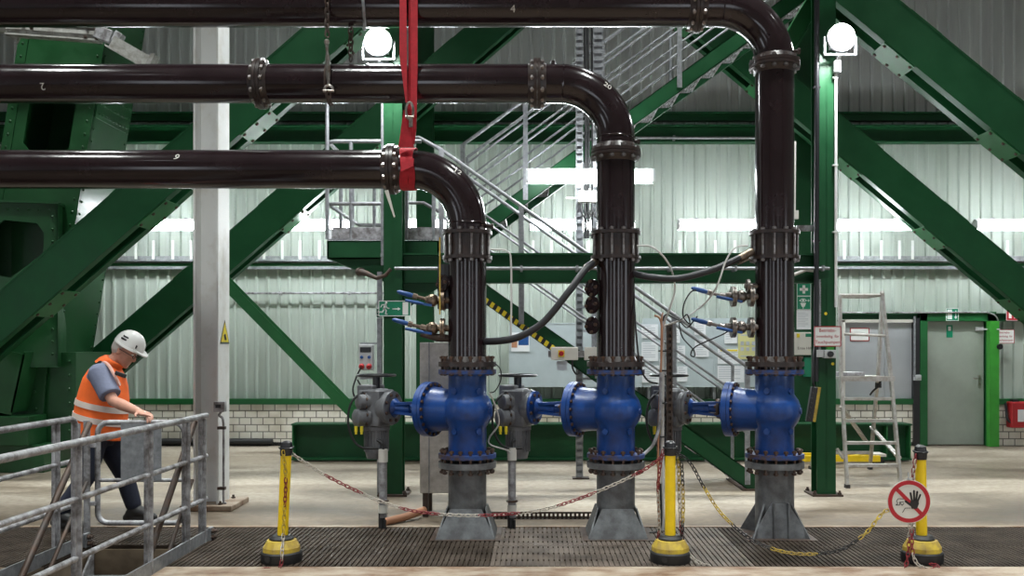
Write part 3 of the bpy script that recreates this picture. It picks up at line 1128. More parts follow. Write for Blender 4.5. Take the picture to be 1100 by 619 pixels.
def run(px, py, fx, label, marks, y_top_flange=None):
    x, zt = P(px, 0, YP).x, P(0, py, YP).z
    t = thing('delivery_pipe', label, 'pipe', (x, YP, 1.43))
    xe = x - R_EL
    xf = P(fx, 0, YP).x
    zv = zt - R_EL                       # end of the bend
    b = MB()
    b.tube([(-6.6, YP, zt), (xf - 0.03, YP, zt)], RP, 40)
    b.build('horizontal_pipe', 'brown', t)
    b = MB()
    c = V((xe, YP, zv))
    pts = [V((xf + 0.03, YP, zt)), V((xe - 0.03, YP, zt))] + arc_pts(c, (0, 0, 1), (1, 0, 0), R_EL, 0, PI / 2, 18)
    b.tube(pts, RP, 40)
    for k, (ang) in enumerate((0.05, PI / 2 - 0.03)):
        q = c + V((math.sin(ang), 0, math.cos(ang))) * R_EL
        b.lathe([(RP + 0.0005, -0.006), (RP + 0.004, 0), (RP + 0.0005, 0.006)], q, (math.cos(ang), 0, -math.sin(ang)), 36)
    el = b.build('elbow', 'brown', t)
    zj = P(0, 264, YP).z
    zb = P(0, 393, YP).z
    if y_top_flange:
        zf = P(0, y_top_flange, YP).z
        b = MB()
        b.tube([(x, YP, zv - 0.005), (x, YP, zf)], RP, 40)
        b.tube([(x, YP, zf), (x, YP, zj + 0.09)], RP, 40)
        b.build('upper_riser', 'brown', t)
        flange_pair(t, (x, YP, zf), (0, 0, 1), 0.212, TB)
    else:
        b = MB()
        b.tube([(x, YP, zv - 0.002), (x, YP, zj + 0.09)], RP, 40)
        b.build('upper_riser', 'brown', t)
    flange_pair(t, (xf, YP, zt), (1, 0, 0), 0.212, TB)
    dismantling_joint(t, (x, YP, zj), 0.212)
    b = MB()
    b.tube([(x, YP, zj - 0.09), (x, YP, zb - 0.03)], RP, 40)
    b.build('riser', 'brown', t)
    f = MB()
    f.ring((x, YP, zb + 0.014), (0, 0, 1), RP - 0.01, 0.245, 0.040, 40)
    f.lathe([(RP + 0.03, 0.03), (RP + 0.003, 0.08)], (x, YP, zb), n=36)
    fo = f.build('flange', 'brown_rough', t)
    for p in around((x, YP, zb + 0.0), (0, 0, 1), 0.214, 16, 0.5):
        put('bolt', TBV, fo, p, (0, 0, 1))
    for (s, mx, my, roll) in marks:       # chalk figures
        mk = MB()
        q = P(mx, my, YP - RP)
        if mx < fx:
            dz = max(-0.9, min(0.9, (q.z - zt) / RP))
            nx = V((0, -math.sqrt(1 - dz * dz), dz))
            up = V((0, dz, math.sqrt(1 - dz * dz)))
            text_on(mk, s, 0.085, V((q.x, YP, zt)) + nx * (RP + 0.0012), (1, 0, 0), up, roll, 0.0005)
        else:
            r = V((q.x, 0, q.z)) - V((c.x, 0, c.z))
            a = r.normalized()
            off = (r.length - R_EL) / RP
            off = max(-0.8, min(0.8, off))
            nx = a * off + V((0, -math.sqrt(1 - off * off), 0))
            tang = V((a.z, 0, -a.x))
            up = tang.cross(nx) * -1
            if up.dot(a) < 0:
                up = -up
            text_on(mk, s, 0.075, V((c.x, YP, c.z)) + a * R_EL + nx * (RP + 0.0015), tang, up, roll, 0.0005)
        tag(mk.build('chalk_mark', 'offwhite', t, smooth=False), 'white chalk figure')
    return t, x


pipe1, X1 = run(502, 182, 421, 'lowest of the three dark brown pipes, turning down beside the tread plate cabinet', [('12', 491, 183, 0.3), ('6', 189, 168, 2.6)])
pipe2, X2 = run(661.5, 90, 577, 'middle dark brown pipe bending down before the hanging fluorescent lamp', [('2', 45, 92, PI), ('20', 653, 91, 0.2)], 165)
pipe3, X3 = run(832, 8, 748, 'topmost dark brown pipe, its riser standing nearest the green notice column', [('4', 551, 9, 0.0)], 70)
# flange on the second pipe further left, small nozzles
for (t, px, py) in ((pipe2, 281, 90),):
    flange_pair(t, P(px, py, YP), (1, 0, 0), 0.212, TB)
for (t, px, py, d) in ((pipe2, 594, 72, (0, 0, 1)), (pipe1, 524, 243, (1, 0, 0)), (pipe2, 681, 152, (1, 0, 0)), (pipe3, 853, 55, (1, 0, 0))):
    b = MB()
    q = P(px, py, YP)
    dv = V(d)
    b.cyl(q - dv * 0.04, q + dv * 0.035, 0.016, n=10)
    b.cyl(q + dv * 0.03, q + dv * 0.05, 0.026, n=6)
    b.build('nozzle', 'brown_rough', t)
# shackle straps at the underside of the topmost pipe
b = MB()
q = P(388, 8, YP)
b.tube([q + V((0.05 * math.sin(a * 0.8), -(RP + 0.014) * math.sin(a), (RP + 0.014) * math.cos(a))) for a in [0.2 * i for i in range(32)]], 0.014, 8)
tag(b.build('wire_loop', 'galv', pipe3), 'steel wire loop around the pipe')

AX = V((-0.90, 0.43, 0)).normalized()      # gate valve spindle direction
SIDE = V((AX.y, -AX.x, 0))


def valve(x, label, act_label_, flange_dark):
    t = thing('gate_valve', label, 'valve', (x, YP, P(0, 492, YP).z))
    ztop, zbot, zc = P(0, 397.5, YP).z, P(0, 491, YP).z, P(0, 441, YP).z
    o = V((x, YP, 0))
    b = MB()
    b.lathe([(RP, zbot), (RP, zc - 0.14), (RP + 0.035, zc - 0.09), (RP + 0.052, zc - 0.04), (RP + 0.052, zc + 0.04), (RP + 0.035, zc + 0.09), (RP, zc + 0.14), (RP, ztop)], o, n=40)
    # bonnet neck widening to the bonnet flange
    c0 = V((x, YP, zc))
    b.lathe([(0.178, 0.0), (0.18, 0.20), (0.186, 0.26), (0.196, 0.335)], c0, AX, 36)
    for dz in (0.17, -0.17):
        for a in (-2.2, -0.9):
            b.lathe([(0.028, 0), (0.026, 0.012)], V((x + math.cos(a) * RP * 0.995, YP + math.sin(a) * RP * 0.995, zc + dz)), (math.cos(a), math.sin(a), 0), 14)
    b.lathe([(0.028, 0), (0.026, 0.012)], V((x + math.cos(-0.45) * (RP + 0.05), YP + math.sin(-0.45) * (RP + 0.05), zc)), (math.cos(-0.45), math.sin(-0.45), 0), 14)
    b.build('valve_body', 'blue', t, angle=50)
    f = MB()
    f.ring((x, YP, ztop - 0.014), (0, 0, 1), RP - 0.01, 0.245, 0.036, 40)
    f.build('flange', 'blue_worn', t)
    f = MB()
    f.ring((x, YP, zbot + 0.014), (0, 0, 1), RP - 0.01, 0.245, 0.034, 40)
    fo = f.build('flange', 'blue_worn', t)
    for p in around((x, YP, zbot - 0.032), (0, 0, 1), 0.214, 16, 0.5):
        put('bolt', TBL, fo, p, (0, 0, 1))
    f = MB()
    f.ring(c0 + AX * 0.345, AX, 0.1, 0.236, 0.028, 40)
    f.ring(c0 + AX * 0.385, AX, 0.0, 0.236, 0.046, 40)
    f.lathe([(0.14, 0.40), (0.12, 0.425), (0.07, 0.45)], c0, AX, 30)
    fo = f.build('bonnet_flange', 'blue', t)
    bb = bolt_mesh(0.014, 0.016, 0.012, 'bolt_dark') if False else CAPB
    for p in around(c0 + AX * 0.331, AX, 0.216, 20, 0.5):
        put('bolt', bb, fo, p, -AX)
    # gland, yoke and spindle towards the actuator
    g = MB()
    g.lathe([(0.075, 0.42), (0.075, 0.46), (0.04, 0.46), (0.04, 0.56), (0.05, 0.56), (0.056, 0.70), (0.085, 0.73)], c0, AX, 24)
    for a in (0.5, 1.5, 2.5, 3.5):
        d = SIDE * math.cos(a * PI / 2) + V((0, 0, 1)) * math.sin(a * PI / 2)
        g.beam(c0 + AX * 0.43 + d * 0.08, c0 + AX * 0.74 + d * 0.05, 0.022, 0.03, V((0, 0, 1)))
    g.build('yoke', 'blue', t)
    g = MB()
    g.ring(c0 + AX * 0.475, AX, 0.03, 0.088, 0.02, 20)
    go = g.build('gland', 'steel_dark', t)
    for p in around(c0 + AX * 0.487, AX, 0.072, 6):
        put('bolt', CAPB, go, p, AX)
    # actuator
    a0 = c0 + AX * 0.75
    fl_ = MB()
    fl_.lathe([(0.148, 0.0), (0.148, 0.022), (0.135, 0.024)], a0, AX, 32)
    fo = fl_.build('actuator_flange', 'blue' if not flange_dark else 'actuator', t)
    for p in around(a0, AX, 0.118, 8, 0.5):
        put('bolt', CAPB, fo, p, -AX)
    ac = c0 + AX * 0.93
    h = MB()
    h.lathe([(0.14, -0.155), (0.14, -0.09), (0.12, -0.06)], ac, AX, 28)
    Rz = Matrix((AX, V((0, 0, 1)).cross(AX), V((0, 0, 1)))).transposed()
    h.box(ac + V((0, 0, -0.005)), (0.22, 0.24, 0.32), Rz)
    h.lathe([(0.12, -0.17), (0.125, -0.10), (0.125, 0.13), (0.10, 0.165), (0.05, 0.17)], ac, (0, 0, 1), 28)
    h.box(ac + AX * 0.06 + V((0, 0, 0.02)), (0.16, 0.2, 0.36), Rz)
    h.build('actuator_housing', 'actuator', t, bevel=0.012)
    mo = MB()
    m0 = ac + V((0, 0, -0.17))
    mo.lathe([(0.10, 0.0), (0.10, -0.22), (0.085, -0.285), (0.03, -0.29)], m0, n=28)
    for i in range(26):
        a = 2 * PI * i / 26
        d = V((math.cos(a), math.sin(a), 0))
        mo.beam(m0 + d * 0.103 + V((0, 0, -0.03)), m0 + d * 0.103 + V((0, 0, -0.22)), 0.006, 0.016, V((-d.y, d.x, 0)))
    mo.ring(m0 + V((0, 0, -0.015)), (0, 0, 1), 0.05, 0.118, 0.03, 28)
    mo.build('motor', 'actuator', t)
    for (dz, r, L) in ((0.055, 0.070, 0.145), (-0.085, 0.078, 0.17)):
        cv = MB()
        d = (V((-0.82, -0.57, 0))).normalized()
        c1 = ac + V((-0.02, -0.03, dz))
        cv.lathe([(r + 0.008, 0.06), (r + 0.008, 0.09), (r, 0.09), (r, L), (r - 0.018, L + 0.012)], c1, d, 24)
        co = cv.build('end_cover', 'actuator', t)
        for p in around(c1 + d * 0.088, d, r - 0.003, 6):
            put('bolt', CAPB, co, p, d)
    w = MB()
    wc_ = ac + V((0, 0, 0.285))
    w.tube([wc_ + V((0.165 * math.cos(2 * PI * i / 28), 0.165 * math.sin(2 * PI * i / 28), 0)) for i in range(28)], 0.012, 8, closed=True)
    for i in range(3):
        a = 2 * PI * i / 3 + 0.4
        w.beam(wc_ + V((0, 0, -0.01)), wc_ + V((0.16 * math.cos(a), 0.16 * math.sin(a), 0)), 0.012, 0.022, (0, 0, 1))
    w.lathe([(0.035, -0.12), (0.035, -0.02), (0.028, 0.012)], wc_, n=18)
    w.build('handwheel', 'black_gloss', t)
    for (dx, col_) in ((0.0, 'sign_yellow'), (0.05, 'sign_yellow')):
        g = MB()
        g.cyl(ac + V((-0.15 + dx, -0.17, -0.155)), ac + V((-0.15 + dx, -0.17, -0.205)), 0.014, n=10)
        g.cyl(ac + V((-0.15 + dx, -0.17, -0.205)), ac + V((-0.15 + dx, -0.17, -0.225)), 0.011, n=10)
        g.build('cable_gland', col_, t)
    k = MB()
    p0 = ac + V((-0.15, -0.17, -0.21))
    k.tube(spline([ac + V((-0.10, -0.1, 0.14)), ac + V((-0.19, -0.15, 0.06)), ac + V((-0.22, -0.17, -0.10)), p0 + V((-0.03, 0, -0.05)), p0 + V((0.05, 0.0, -0.13)), p0 + V((0.19, 0.03, -0.14))], 6), 0.011, 8)
    k.build('cable', 'black', t)
    return t, ac


vt1, AC1 = valve(X1, 'blue gate valve under the lowest pipe, before the tread plate cabinet', '', True)
vt2, AC2 = valve(X2, 'blue gate valve in the middle of the row of three', '', False)
vt3, AC3 = valve(X3, 'blue gate valve nearest the step ladder, its actuator behind upright conduits', '', True)


def stub(x, label, fin):
    t = thing('pipe_stub', label, 'pipe', (x, YP, 0))
    zf = P(0, 498, YP).z
    b = MB()
    b.tube([(x, YP, 0.0), (x, YP, zf)], RP, 40)
    b.build('pipe', 'stub', t)
    b = MB()
    b.ring((x, YP, zf - 0.005), (0, 0, 1), RP - 0.01, 0.245, 0.05, 40)
    b.build('flange', 'stub', t)
    h0, h1, top = 0.245, 0.13, 0.235
    z0 = 0.010
    if not fin:                          # plates leaning in from all four sides
        for k in range(4):
            R = Matrix.Rotation(k * PI / 2, 3, 'Z')
            b = MB()
            b.prism([V((x, YP, z0)) + R @ V(p) for p in ((-h0, -h0, 0), (h0, -h0, 0), (h1, -RP - 0.006, top), (-h1, -RP - 0.006, top))], R @ V((0, 0.012, 0)))
            b.build('foot_plate', 'stub', t, smooth=False)
    else:                                # upright fins and front band
        for k in range(4):
            R = Matrix.Rotation(k * PI / 2 + PI / 4, 3, 'Z')
            b = MB()
            b.prism([V((x, YP, z0)) + R @ V(p) for p in ((RP - 0.02, -0.008, 0), (h0 * 1.36, -0.008, 0), (RP - 0.02, -0.008, 0.30))], R @ V((0, 0.016, 0)))
            b.build('fin', 'stub', t, smooth=False)
        b = MB()
        b.prism([V((x, YP, z0)) + V(p) for p in ((-h0, -RP - 0.05, 0), (h0, -RP - 0.05, 0), (0.07, -RP - 0.012, 0.28), (-0.07, -RP - 0.012, 0.28))], (0, 0.012, 0))
        b.build('foot_plate', 'stub', t, smooth=False)
        for sx in (-0.065, 0.055):
            b = MB()
            b.mm((x + sx, YP - RP - 0.075, z0), (x + sx + 0.01, YP - RP, 0.30))
            b.build('fin', 'stub', t, smooth=False)
    b = MB()
    b.mm((x - 0.29, YP - 0.29, 0.003), (x + 0.29, YP + 0.29, 0.010))
    b.build('base_plate', 'steel_dark', t, smooth=False)
    return t


stub(X1, 'grey pipe stub on the deck under the first blue valve, chain passing in front', False)
stub(X2, 'grey pipe stub on the deck under the middle blue valve', False)
stub(X3, 'grey finned pipe stub on the deck under the third blue valve', True)


# tapping valves with blue levers at the risers
def tap(name, label, x, z, n_fl, lever_dir, length=0.28, blue=True, m='valve_steel', drop=-0.03, yd=-0.03, second=False):
    """branch leaving the pipe at -X, height z"""
    t = thing(name, label, 'small valve', (x - RP, YP, z))
    y = YP + yd
    xs = x - RP + 0.02
    b = MB()
    b.cyl((xs, y, z), (xs - length, y, z - drop * 0.3), 0.028, n=14)
    b.sphere((xs - 0.15, y, z), 0.055, 14)
    b.cyl((xs - 0.15, y, z), (xs - 0.15, y - 0.05, z + 0.04), 0.014, n=10)
    b.build('valve_body', m, t)
    for i, dx in enumerate((0.055, 0.075, 0.205, 0.225)[:n_fl]):
        f = MB()
        f.ring((xs - dx, y, z), (1, 0, 0), 0.02, 0.086, 0.016, 24)
        fo = f.build('flange', m, t)
        if i % 2:
            for p in around((xs - dx + 0.02, y, z), (1, 0, 0), 0.066, 4, 0.5):
                put('bolt', CAPB, fo, p, (1, 0, 0))
    e = V((xs - length, y, z))
    b = MB()
    b.cyl(e, e + V((-0.05, 0, 0.012)), 0.026, n=6)
    b.cyl(e + V((-0.05, 0, 0.012)), e + V((-0.12, 0, 0.03)), 0.014, n=10)
    b.cyl(e + V((-0.12, 0, 0.03)), e + V((-0.155, 0, 0.04)), 0.024, n=6)
    b.build('coupling', m, t)
    b = MB()
    b.tube([e + V((-0.15, 0, 0.038)), e + V((-0.19, 0, 0.048)), e + V((-0.27, 0, 0.07)), e + V((-0.29, 0, 0.075))], [0.016, 0.021, 0.017, 0.008], 12)
    b.build('sensor_plug', 'lever_blue', t)
    if blue:
        b = MB()
        l0 = V((xs - 0.15, y - 0.055, z - 0.045))
        b.beam(l0, l0 + V((-0.09, -0.01, 0.015)), 0.012, 0.02)
        b.tube([l0 + V((-0.07, -0.01, 0.012)), l0 + V((-0.12, -0.012, 0.022)), l0 + V((-0.22, -0.015, 0.042))], [0.011, 0.015, 0.012], 10)
        b.build('lever', 'lever_blue', t)
    return t


zA, zB = P(0, 319, YP).z, P(0, 352, YP).z
ta = tap('ball_valve', 'upper of two flanged steel tapping valves on the riser nearest the notice column', X3, zA + 0.0, 4, 1)
b = MB()
b.cyl((X3 - RP + 0.02, YP - 0.03, zA + 0.09), (X3 - RP - 0.10, YP - 0.03, zA + 0.09), 0.022, n=12)
b.ring((X3 - RP - 0.07, YP - 0.03, zA + 0.09), (1, 0, 0), 0.01, 0.058, 0.022, 20)
b.cyl((X3 - RP - 0.07, YP - 0.03, zA + 0.05), (X3 - RP - 0.07, YP - 0.03, zA + 0.14), 0.02, n=12)
b.build('blank_branch', 'valve_steel', ta)
tap('ball_valve', 'lower of two flanged steel tapping valves on the riser nearest the notice column', X3, zB, 4, 1)
tc_ = tap('ball_valve', 'bronze tapping valve with blue plug in front of the exit sign column', X1, P(0, 323, YP).z, 2, 1, 0.16, True, 'brass')
tap('ball_valve', 'bronze tapping valve with long stem just over the tread plate cabinet', X1, P(0, 353, YP).z, 2, 1, 0.20, True, 'brass')
b = MB()
b.tube([P(452, 359, YP - 0.02), P(470, 363, YP - 0.02), P(486, 364, YP)], [0.022, 0.034, 0.03], 12)
tag(b.build('stop_cock', 'steel_dark', pipe1), 'rusty stop cock')
# blank flanges on the second and first riser
for (t, x, ys) in ((pipe2, X2, (310, 328, 350)), (pipe1, X1, (305,))):
    for py in ys:
        b = MB()
        z = P(0, py, YP).z
        b.cyl((x - RP + 0.02, YP - 0.05, z), (x - RP - 0.05, YP - 0.05, z), 0.03, n=14)
        b.lathe([(0.075, 0.0), (0.075, 0.02), (0.03, 0.022), (0.028, 0.03)], (x - RP - 0.035, YP - 0.05, z), (-0.75, -0.66, 0), 24)
        bo = b.build('blank_flange', 'brown', t)
        for p in around(V((x - RP - 0.035, YP - 0.05, z)) + V((-0.75, -0.66, 0)) * 0.02, (-0.75, -0.66, 0), 0.056, 4, 0.5):
            put('bolt', CAPB, bo, p, (-0.75, -0.66, 0))
b = MB()
b.mm((X1 - RP - 0.09, YP + 0.0, P(0, 332, YP).z), (X1 - RP + 0.02, YP + 0.02, P(0, 284, YP).z))
tag(b.build('bracket_plate', 'black_gloss', pipe1, smooth=False), 'black bracket plate')
t = tag(MB().tube([P(472.5, 255, 7.7), P(472.5, 338, 7.7)], 0.006, 8).build('ribbon', 'yellow_dirty'), 'yellow plastic strip hanging beside the first riser', 'ribbon')


# hoses and cables
def cable(name, label, cat, pts, r, m, group=None, n=8):
    b = MB()
    b.tube(spline(pts, 8), r, n)
    return tag(b.build(name, m), label, cat, group)


hz = P(680, 262, YP).z
cable('drain_hose', 'thick black hose looping down from the middle riser to the first riser', 'hose', [P(640, 282, 7.85), P(630, 288, 7.72), P(612, 312, 7.62), P(585, 345, 7.62), P(560, 361, 7.65), P(540, 366, 7.72), P(521, 367, 7.85)], 0.03, 'hose', n=14)
cable('drain_hose', 'thick black hose sagging between the middle riser and the third riser', 'hose', [P(680, 294, 7.85), P(700, 298, 7.75), P(730, 299, 7.72), P(765, 290, 7.72), P(795, 277, 7.78), P(808, 271, 7.85)], 0.028, 'hose', n=14)
b = MB()
b.cyl(P(640, 281, 7.84), P(629, 289, 7.72), 0.034, n=14)
tag(b.build('hose_sleeve', 'brass', pipe2), 'metal hose sleeve')
b = MB()
b.cyl(P(808, 270.5, 7.84), P(794, 278, 7.78), 0.034, n=14)
b.beam(P(793, 284, 7.7), P(806, 278, 7.74), 0.02, 0.012)
tag(b.build('hose_sleeve', 'brass', pipe3), 'metal hose sleeve')
cable('signal_cable', 'thin pale cable hanging beside the first riser', 'cable', [P(527, 268, 7.75), P(545, 270, 7.7), P(549, 285, 7.7), P(549, 350, 7.7), P(548, 366, 7.72)], 0.008, 'cable_white')
cable('signal_cable', 'thin pale cable arching from the middle riser down to the upright conduits', 'cable', [P(684, 264, 7.75), P(702, 266, 7.7), P(719, 285, 7.75), P(725, 310, 7.9), P(718, 335, 7.95), P(713, 349, 8.02)], 0.008, 'cable_white')
cable('signal_cable', 'thin pale cable falling from the third riser across the tapping valves', 'cable', [P(803, 264, 7.75), P(790, 266, 7.7), P(780, 280, 7.7), P(770, 308, 7.7), P(757, 326, 7.9), P(735, 342, 7.95), P(714, 350, 8.02)], 0.008, 'cable_white')
cable('signal_cable', 'black sensor wire looping from the upper blue plug', 'cable', [P(748, 312, 7.85), P(742, 314, 7.85), P(735, 326, 7.85), P(734, 340, 7.9), P(741, 348, 7.92), P(738, 338, 7.94), P(730, 344, 7.96), P(716, 338, 7.98), P(712, 345, 8.01)], 0.006, 'black')
cable('signal_cable', 'black sensor wire dangling in a loop from the lower blue plug', 'cable', [P(749, 340, 7.85), P(745, 345, 7.9), P(738, 352, 7.94), P(730, 346, 7.96), P(733, 362, 7.96), P(745, 376, 7.95), P(746, 383, 7.95), P(742, 381, 7.94), P(748, 372, 7.93), P(775, 360, 7.9), P(783, 355, 7.86)], 0.006, 'black')
cable('signal_cable', 'black wire loop beside the top of the first blue valve', 'cable', [P(528, 388, 7.7), P(537, 396, 7.7), P(538, 408, 7.7), P(532, 420, 7.7), P(526, 422, 7.72)], 0.005, 'black')
cable('signal_cable', 'pale cable from the first blue valve to the second support post', 'cable', [P(526, 422, 7.72), P(532, 436, 7.8), P(536, 455, 7.9), P(526, 470, 7.95), P(527, 478, 8.0), P(545, 484, 8.1), P(549, 489, 8.15)], 0.007, 'cable_white')
cable('signal_cable', 'black cable hanging beside the middle riser to the valve flange', 'cable', [P(681, 312, 7.85), P(682, 340, 7.8), P(687, 390, 7.75), P(695, 408, 7.85), P(706, 412, 7.95)], 0.008, 'black')
cable('signal_cable', 'grey sheathed cable curving from the conduits towards the middle valve', 'cable', [P(710, 400, 7.97), P(709, 450, 7.96), P(703, 475, 7.94), P(694, 486, 7.92), P(688, 490, 7.90)], 0.014, 'galv_dirty')


# actuator support posts
def post(label, px, py_top, ac):
    q0 = P(px, 568, 8.16)
    t = thing('support_post', label, 'post', (q0.x, 8.16, 0))
    x, y = q0.x, 8.16
    zt = P(0, py_top, 8.16).z
    b = MB()
    b.tube([(x, y, 0.1), (x, y, zt)], 0.035, 16)
    b.build('pipe', 'galv_dirty', t)
    b = MB()
    b.cyl((x, y, zt - 0.02), (x, y, zt + 0.09), 0.041, n=16)
    b.cyl((x, y, 0.14), (x, y, 0.21), 0.041, n=16)
    b.build('collar', 'offwhite', t)
    b = MB()
    b.cyl((x - 0.01, y, 0.004), (x - 0.01, y, 0.15), 0.03, n=14)
    b.cyl((x + 0.02, y - 0.03, 0.004), (x + 0.02, y - 0.03, 0.08), 0.012, n=8)
    b.build('lower_sleeve', 'black', t)
    b = MB()
    b.cyl((x, y, 0.235), (x, y, 0.25), 0.052, n=12)
    b.build('pipe_clamp', 'bolt_dark', t)
    b = MB()
    b.tube(spline([(x, y, zt + 0.05), (x, y, zt + 0.13), (ac.x + (0.03 if px < 500 else -0.02), ac.y - 0.13, ac.z - 0.28)], 6), 0.012, 8)
    b.build('cable', 'black', t)
    return t


post('grey support post below the actuator beside the yellow-dome stanchion chain, left of the cabinet', 411.5, 494, AC1)
post('grey support post between the first and the middle pipe stub', 550, 492, AC2)
b = MB()
b.tube([P(413, 561, 8.3), P(437, 555, 8.5), P(456, 548, 8.68)], 0.035, 14)
tag(b.build('floor_pipe', 'copper'), 'short rusty pipe lying from the support post to the cabinet', 'pipe')

# upright conduits in front of the third actuator
t = thing('conduit_stand', 'upright perforated strut with bundled conduits between middle and third valve', 'conduit', P(713, 560, 8.05))
b = MB()
x0 = P(719, 0, 8.09).x
zt = P(0, 348, 8.09).z
z = 0.0
b.mm((x0 - 0.026, 8.07, 0.0), (x0 - 0.014, 8.11, zt))
b.mm((x0 + 0.014, 8.07, 0.0), (x0 + 0.026, 8.11, zt))
b.mm((x0 - 0.026, 8.102, 0.0), (x0 + 0.026, 8.112, zt))
while z < zt:
    b.mm((x0 - 0.016, 8.07, z), (x0 + 0.016, 8.076, z + 0.026))
    z += 0.055
b.build('perforated_strut', 'steel_dark', t, smooth=False)
b = MB()
b.tube([P(711.5, 570, 8.03), P(711.5, 360, 8.03), P(713, 350, 8.03)], 0.017, 12)
b.build('conduit', 'cable_white', t)
b = MB()
b.tube(spline([P(708, 570, 8.0), P(707, 480, 8.0), P(709, 420, 8.0), P(711, 360, 8.0), P(709, 343, 8.0), P(703, 339, 8.0)], 6), 0.009, 8)
b.tube(spline([P(706, 500, 8.0), P(709.5, 420, 7.99), P(710.5, 350, 7.99), P(712, 336, 7.99)], 6), 0.007, 8)
tag(b.build('cable', 'copper', t), 'copper brown cable')
b = MB()
b.tube(spline([P(709, 520, 7.97), P(710, 560, 7.97), P(706, 571, 7.95), P(698, 573, 7.93)], 6), 0.012, 8)
b.build('cable', 'black', t)
for py in (378, 399, 434, 470):
    b = MB()
    b.mm((P(708, 0, 8.03).x, 8.0, P(0, py, 8.03).z), (P(716, 0, 8.03).x, 8.08, P(0, py, 8.03).z + 0.012))
    b.build('clamp', 'black', t, smooth=False)

# tread plate cabinet
t = thing('tread_plate_cabinet', 'upright cabinet clad in silver tread plate behind the first riser', 'cabinet', P(486, 556, 8.75))
b = MB()
cx0, cx1 = P(451, 0, 8.7).x, P(517, 0, 8.7).x
cz0, cz1 = P(0, 530, 8.7).z, P(0, 368, 8.7).z
b.mm((cx0, 8.7, cz0), (cx1, 9.1, cz1))
b.build('body', 'diamond', t, smooth=False, bevel=0.004)
b = MB()
nz = int((cz1 - cz0) / 0.028)
for i in range(nz):
    for j in range(26):
        x = cx0 + 0.10 + j * 0.019
        if x > cx1 - 0.012:
            continue
        z = cz0 + 0.014 + i * 0.028
        s = 1 if (i + j) % 2 else -1
        b.beam((x - 0.006, 8.6985, z - 0.006 * s), (x + 0.006, 8.6985, z + 0.006 * s), 0.004, 0.005)
for i in range(nz):
    for j in range(4):
        x = cx0 + 0.014 + j * 0.019
        z = cz0 + 0.014 + i * 0.028
        s = 1 if (i + j) % 2 else -1
        b.beam((x - 0.006, 8.6985, z - 0.006 * s), (x + 0.006, 8.6985, z + 0.006 * s), 0.004, 0.005)
b.build('tread_pattern', 'diamond', t, smooth=False)
b = MB()
b.mm((cx0 + 0.083, 8.69, cz0), (cx0 + 0.091, 8.702, cz1))
b.build('edge_strip', 'galv', t, smooth=False)
for x in (cx0 + 0.05, cx1 - 0.05):
    for y in (8.74, 9.06):
        b = MB()
        b.mm((x - 0.025, y - 0.025, 0), (x + 0.025, y + 0.025, cz0))
        b.build('leg', 'steel_dark', t, smooth=False)

# perforated edge rail on the floor
t = thing('perforated_rail', 'rusty perforated angle rail lying between the first and middle stub', 'rail', P(590, 557, 8.6))
b = MB()
rx0, rx1 = P(519, 0, 8.6).x, P(648, 0, 8.6).x
b.mm((rx0, 8.6, 0.0), (rx1, 8.66, 0.006))
b.mm((rx0, 8.6, 0.012), (rx1, 8.606, 0.028))
b.mm((rx0, 8.6, 0.052), (rx1, 8.606, 0.068))
x = rx0
while x < rx1:
    b.mm((x, 8.6, 0.0), (x + 0.02, 8.606, 0.06))
    x += 0.04
b.build('rail', 'steel_dark', t, smooth=False)

# red sling hanging from above, choked round the lowest pipe
t = thing('lifting_sling', 'red webbing sling hung round the lowest brown pipe', 'sling', P(441, 175, YP))
b = MB()
xa = P(441, 0, YP).x
zt1 = P(0, 182, YP).z
def strap(mb, pts, w, th=0.006):
    for a, c_ in zip(pts, pts[1:]):
        mb.beam(a, c_, th, w, (0, 1, 0))
strap(b, [V((xa + 0.045, 7.72, 5.6)), V((xa + 0.045, 7.72, P(0, 70, 7.72).z)), V((xa + 0.035, 7.72, zt1 + 0.3)), V((xa + 0.02, 7.72, zt1 + 0.18))], 0.075)
b.build('rear_strap', 'red_cloth', t, smooth=False)
b = MB()
pts = [V((xa - 0.04, 7.68, 5.6)), V((xa - 0.03, 7.68, P(0, 60, 7.68).z)), V((xa - 0.005, 7.69, P(0, 110, 7.68).z))]
for (a, c_, w0, w1) in ((pts[0], pts[1], 0.05, 0.06), (pts[1], pts[2], 0.06, 0.015)):
    b.hexa([p + V((sx * w / 2, sy * 0.003, 0)) for (p, w) in ((a, w0), (c_, w1)) for sx in (-1, 1) for sy in (-1, 1)])
b.build('front_strap', 'red_cloth', t, smooth=False)
b = MB()
for dx, w in ((-0.035, 0.07), (0.02, 0.055)):
    ring_ = [V((xa + dx, YP, zt1)) + V((0.01 * math.sin(a * 3 + dx * 90), -math.sin(a) * (RP + 0.010), math.cos(a) * (RP + 0.010))) for a in [2 * PI * i / 36 for i in range(36)]]
    for p, q in zip(ring_, ring_[1:] + ring_[:1]):
        r0, r1 = V((0, p.y - YP, p.z - zt1)).normalized() * 0.007, V((0, q.y - YP, q.z - zt1)).normalized() * 0.007
        b.hexa([e + V((s * w / 2, 0, 0)) + g for (e, r_) in ((p, r0), (q, r1)) for s in (-1, 1) for g in (V((0, 0, 0)), r_)])
b.prism([V((xa - 0.075, 7.715, zt1 + 0.15)), V((xa + 0.05, 7.715, zt1 + 0.15)), V((xa + 0.035, 7.69, zt1 + 0.45)), V((xa - 0.03, 7.69, zt1 + 0.45))], (0, 0.02, 0))
b.prism([V((xa - 0.05, 7.70, zt1 - 0.06)), V((xa + 0.05, 7.70, zt1 - 0.02)), V((xa + 0.055, 7.71, zt1 + 0.05)), V((xa - 0.045, 7.71, zt1 + 0.02))], (0, -0.03, 0))
b.build('choker_loop', 'red_cloth', t, angle=60)
b = MB()
q = P(440, 119, 7.68)
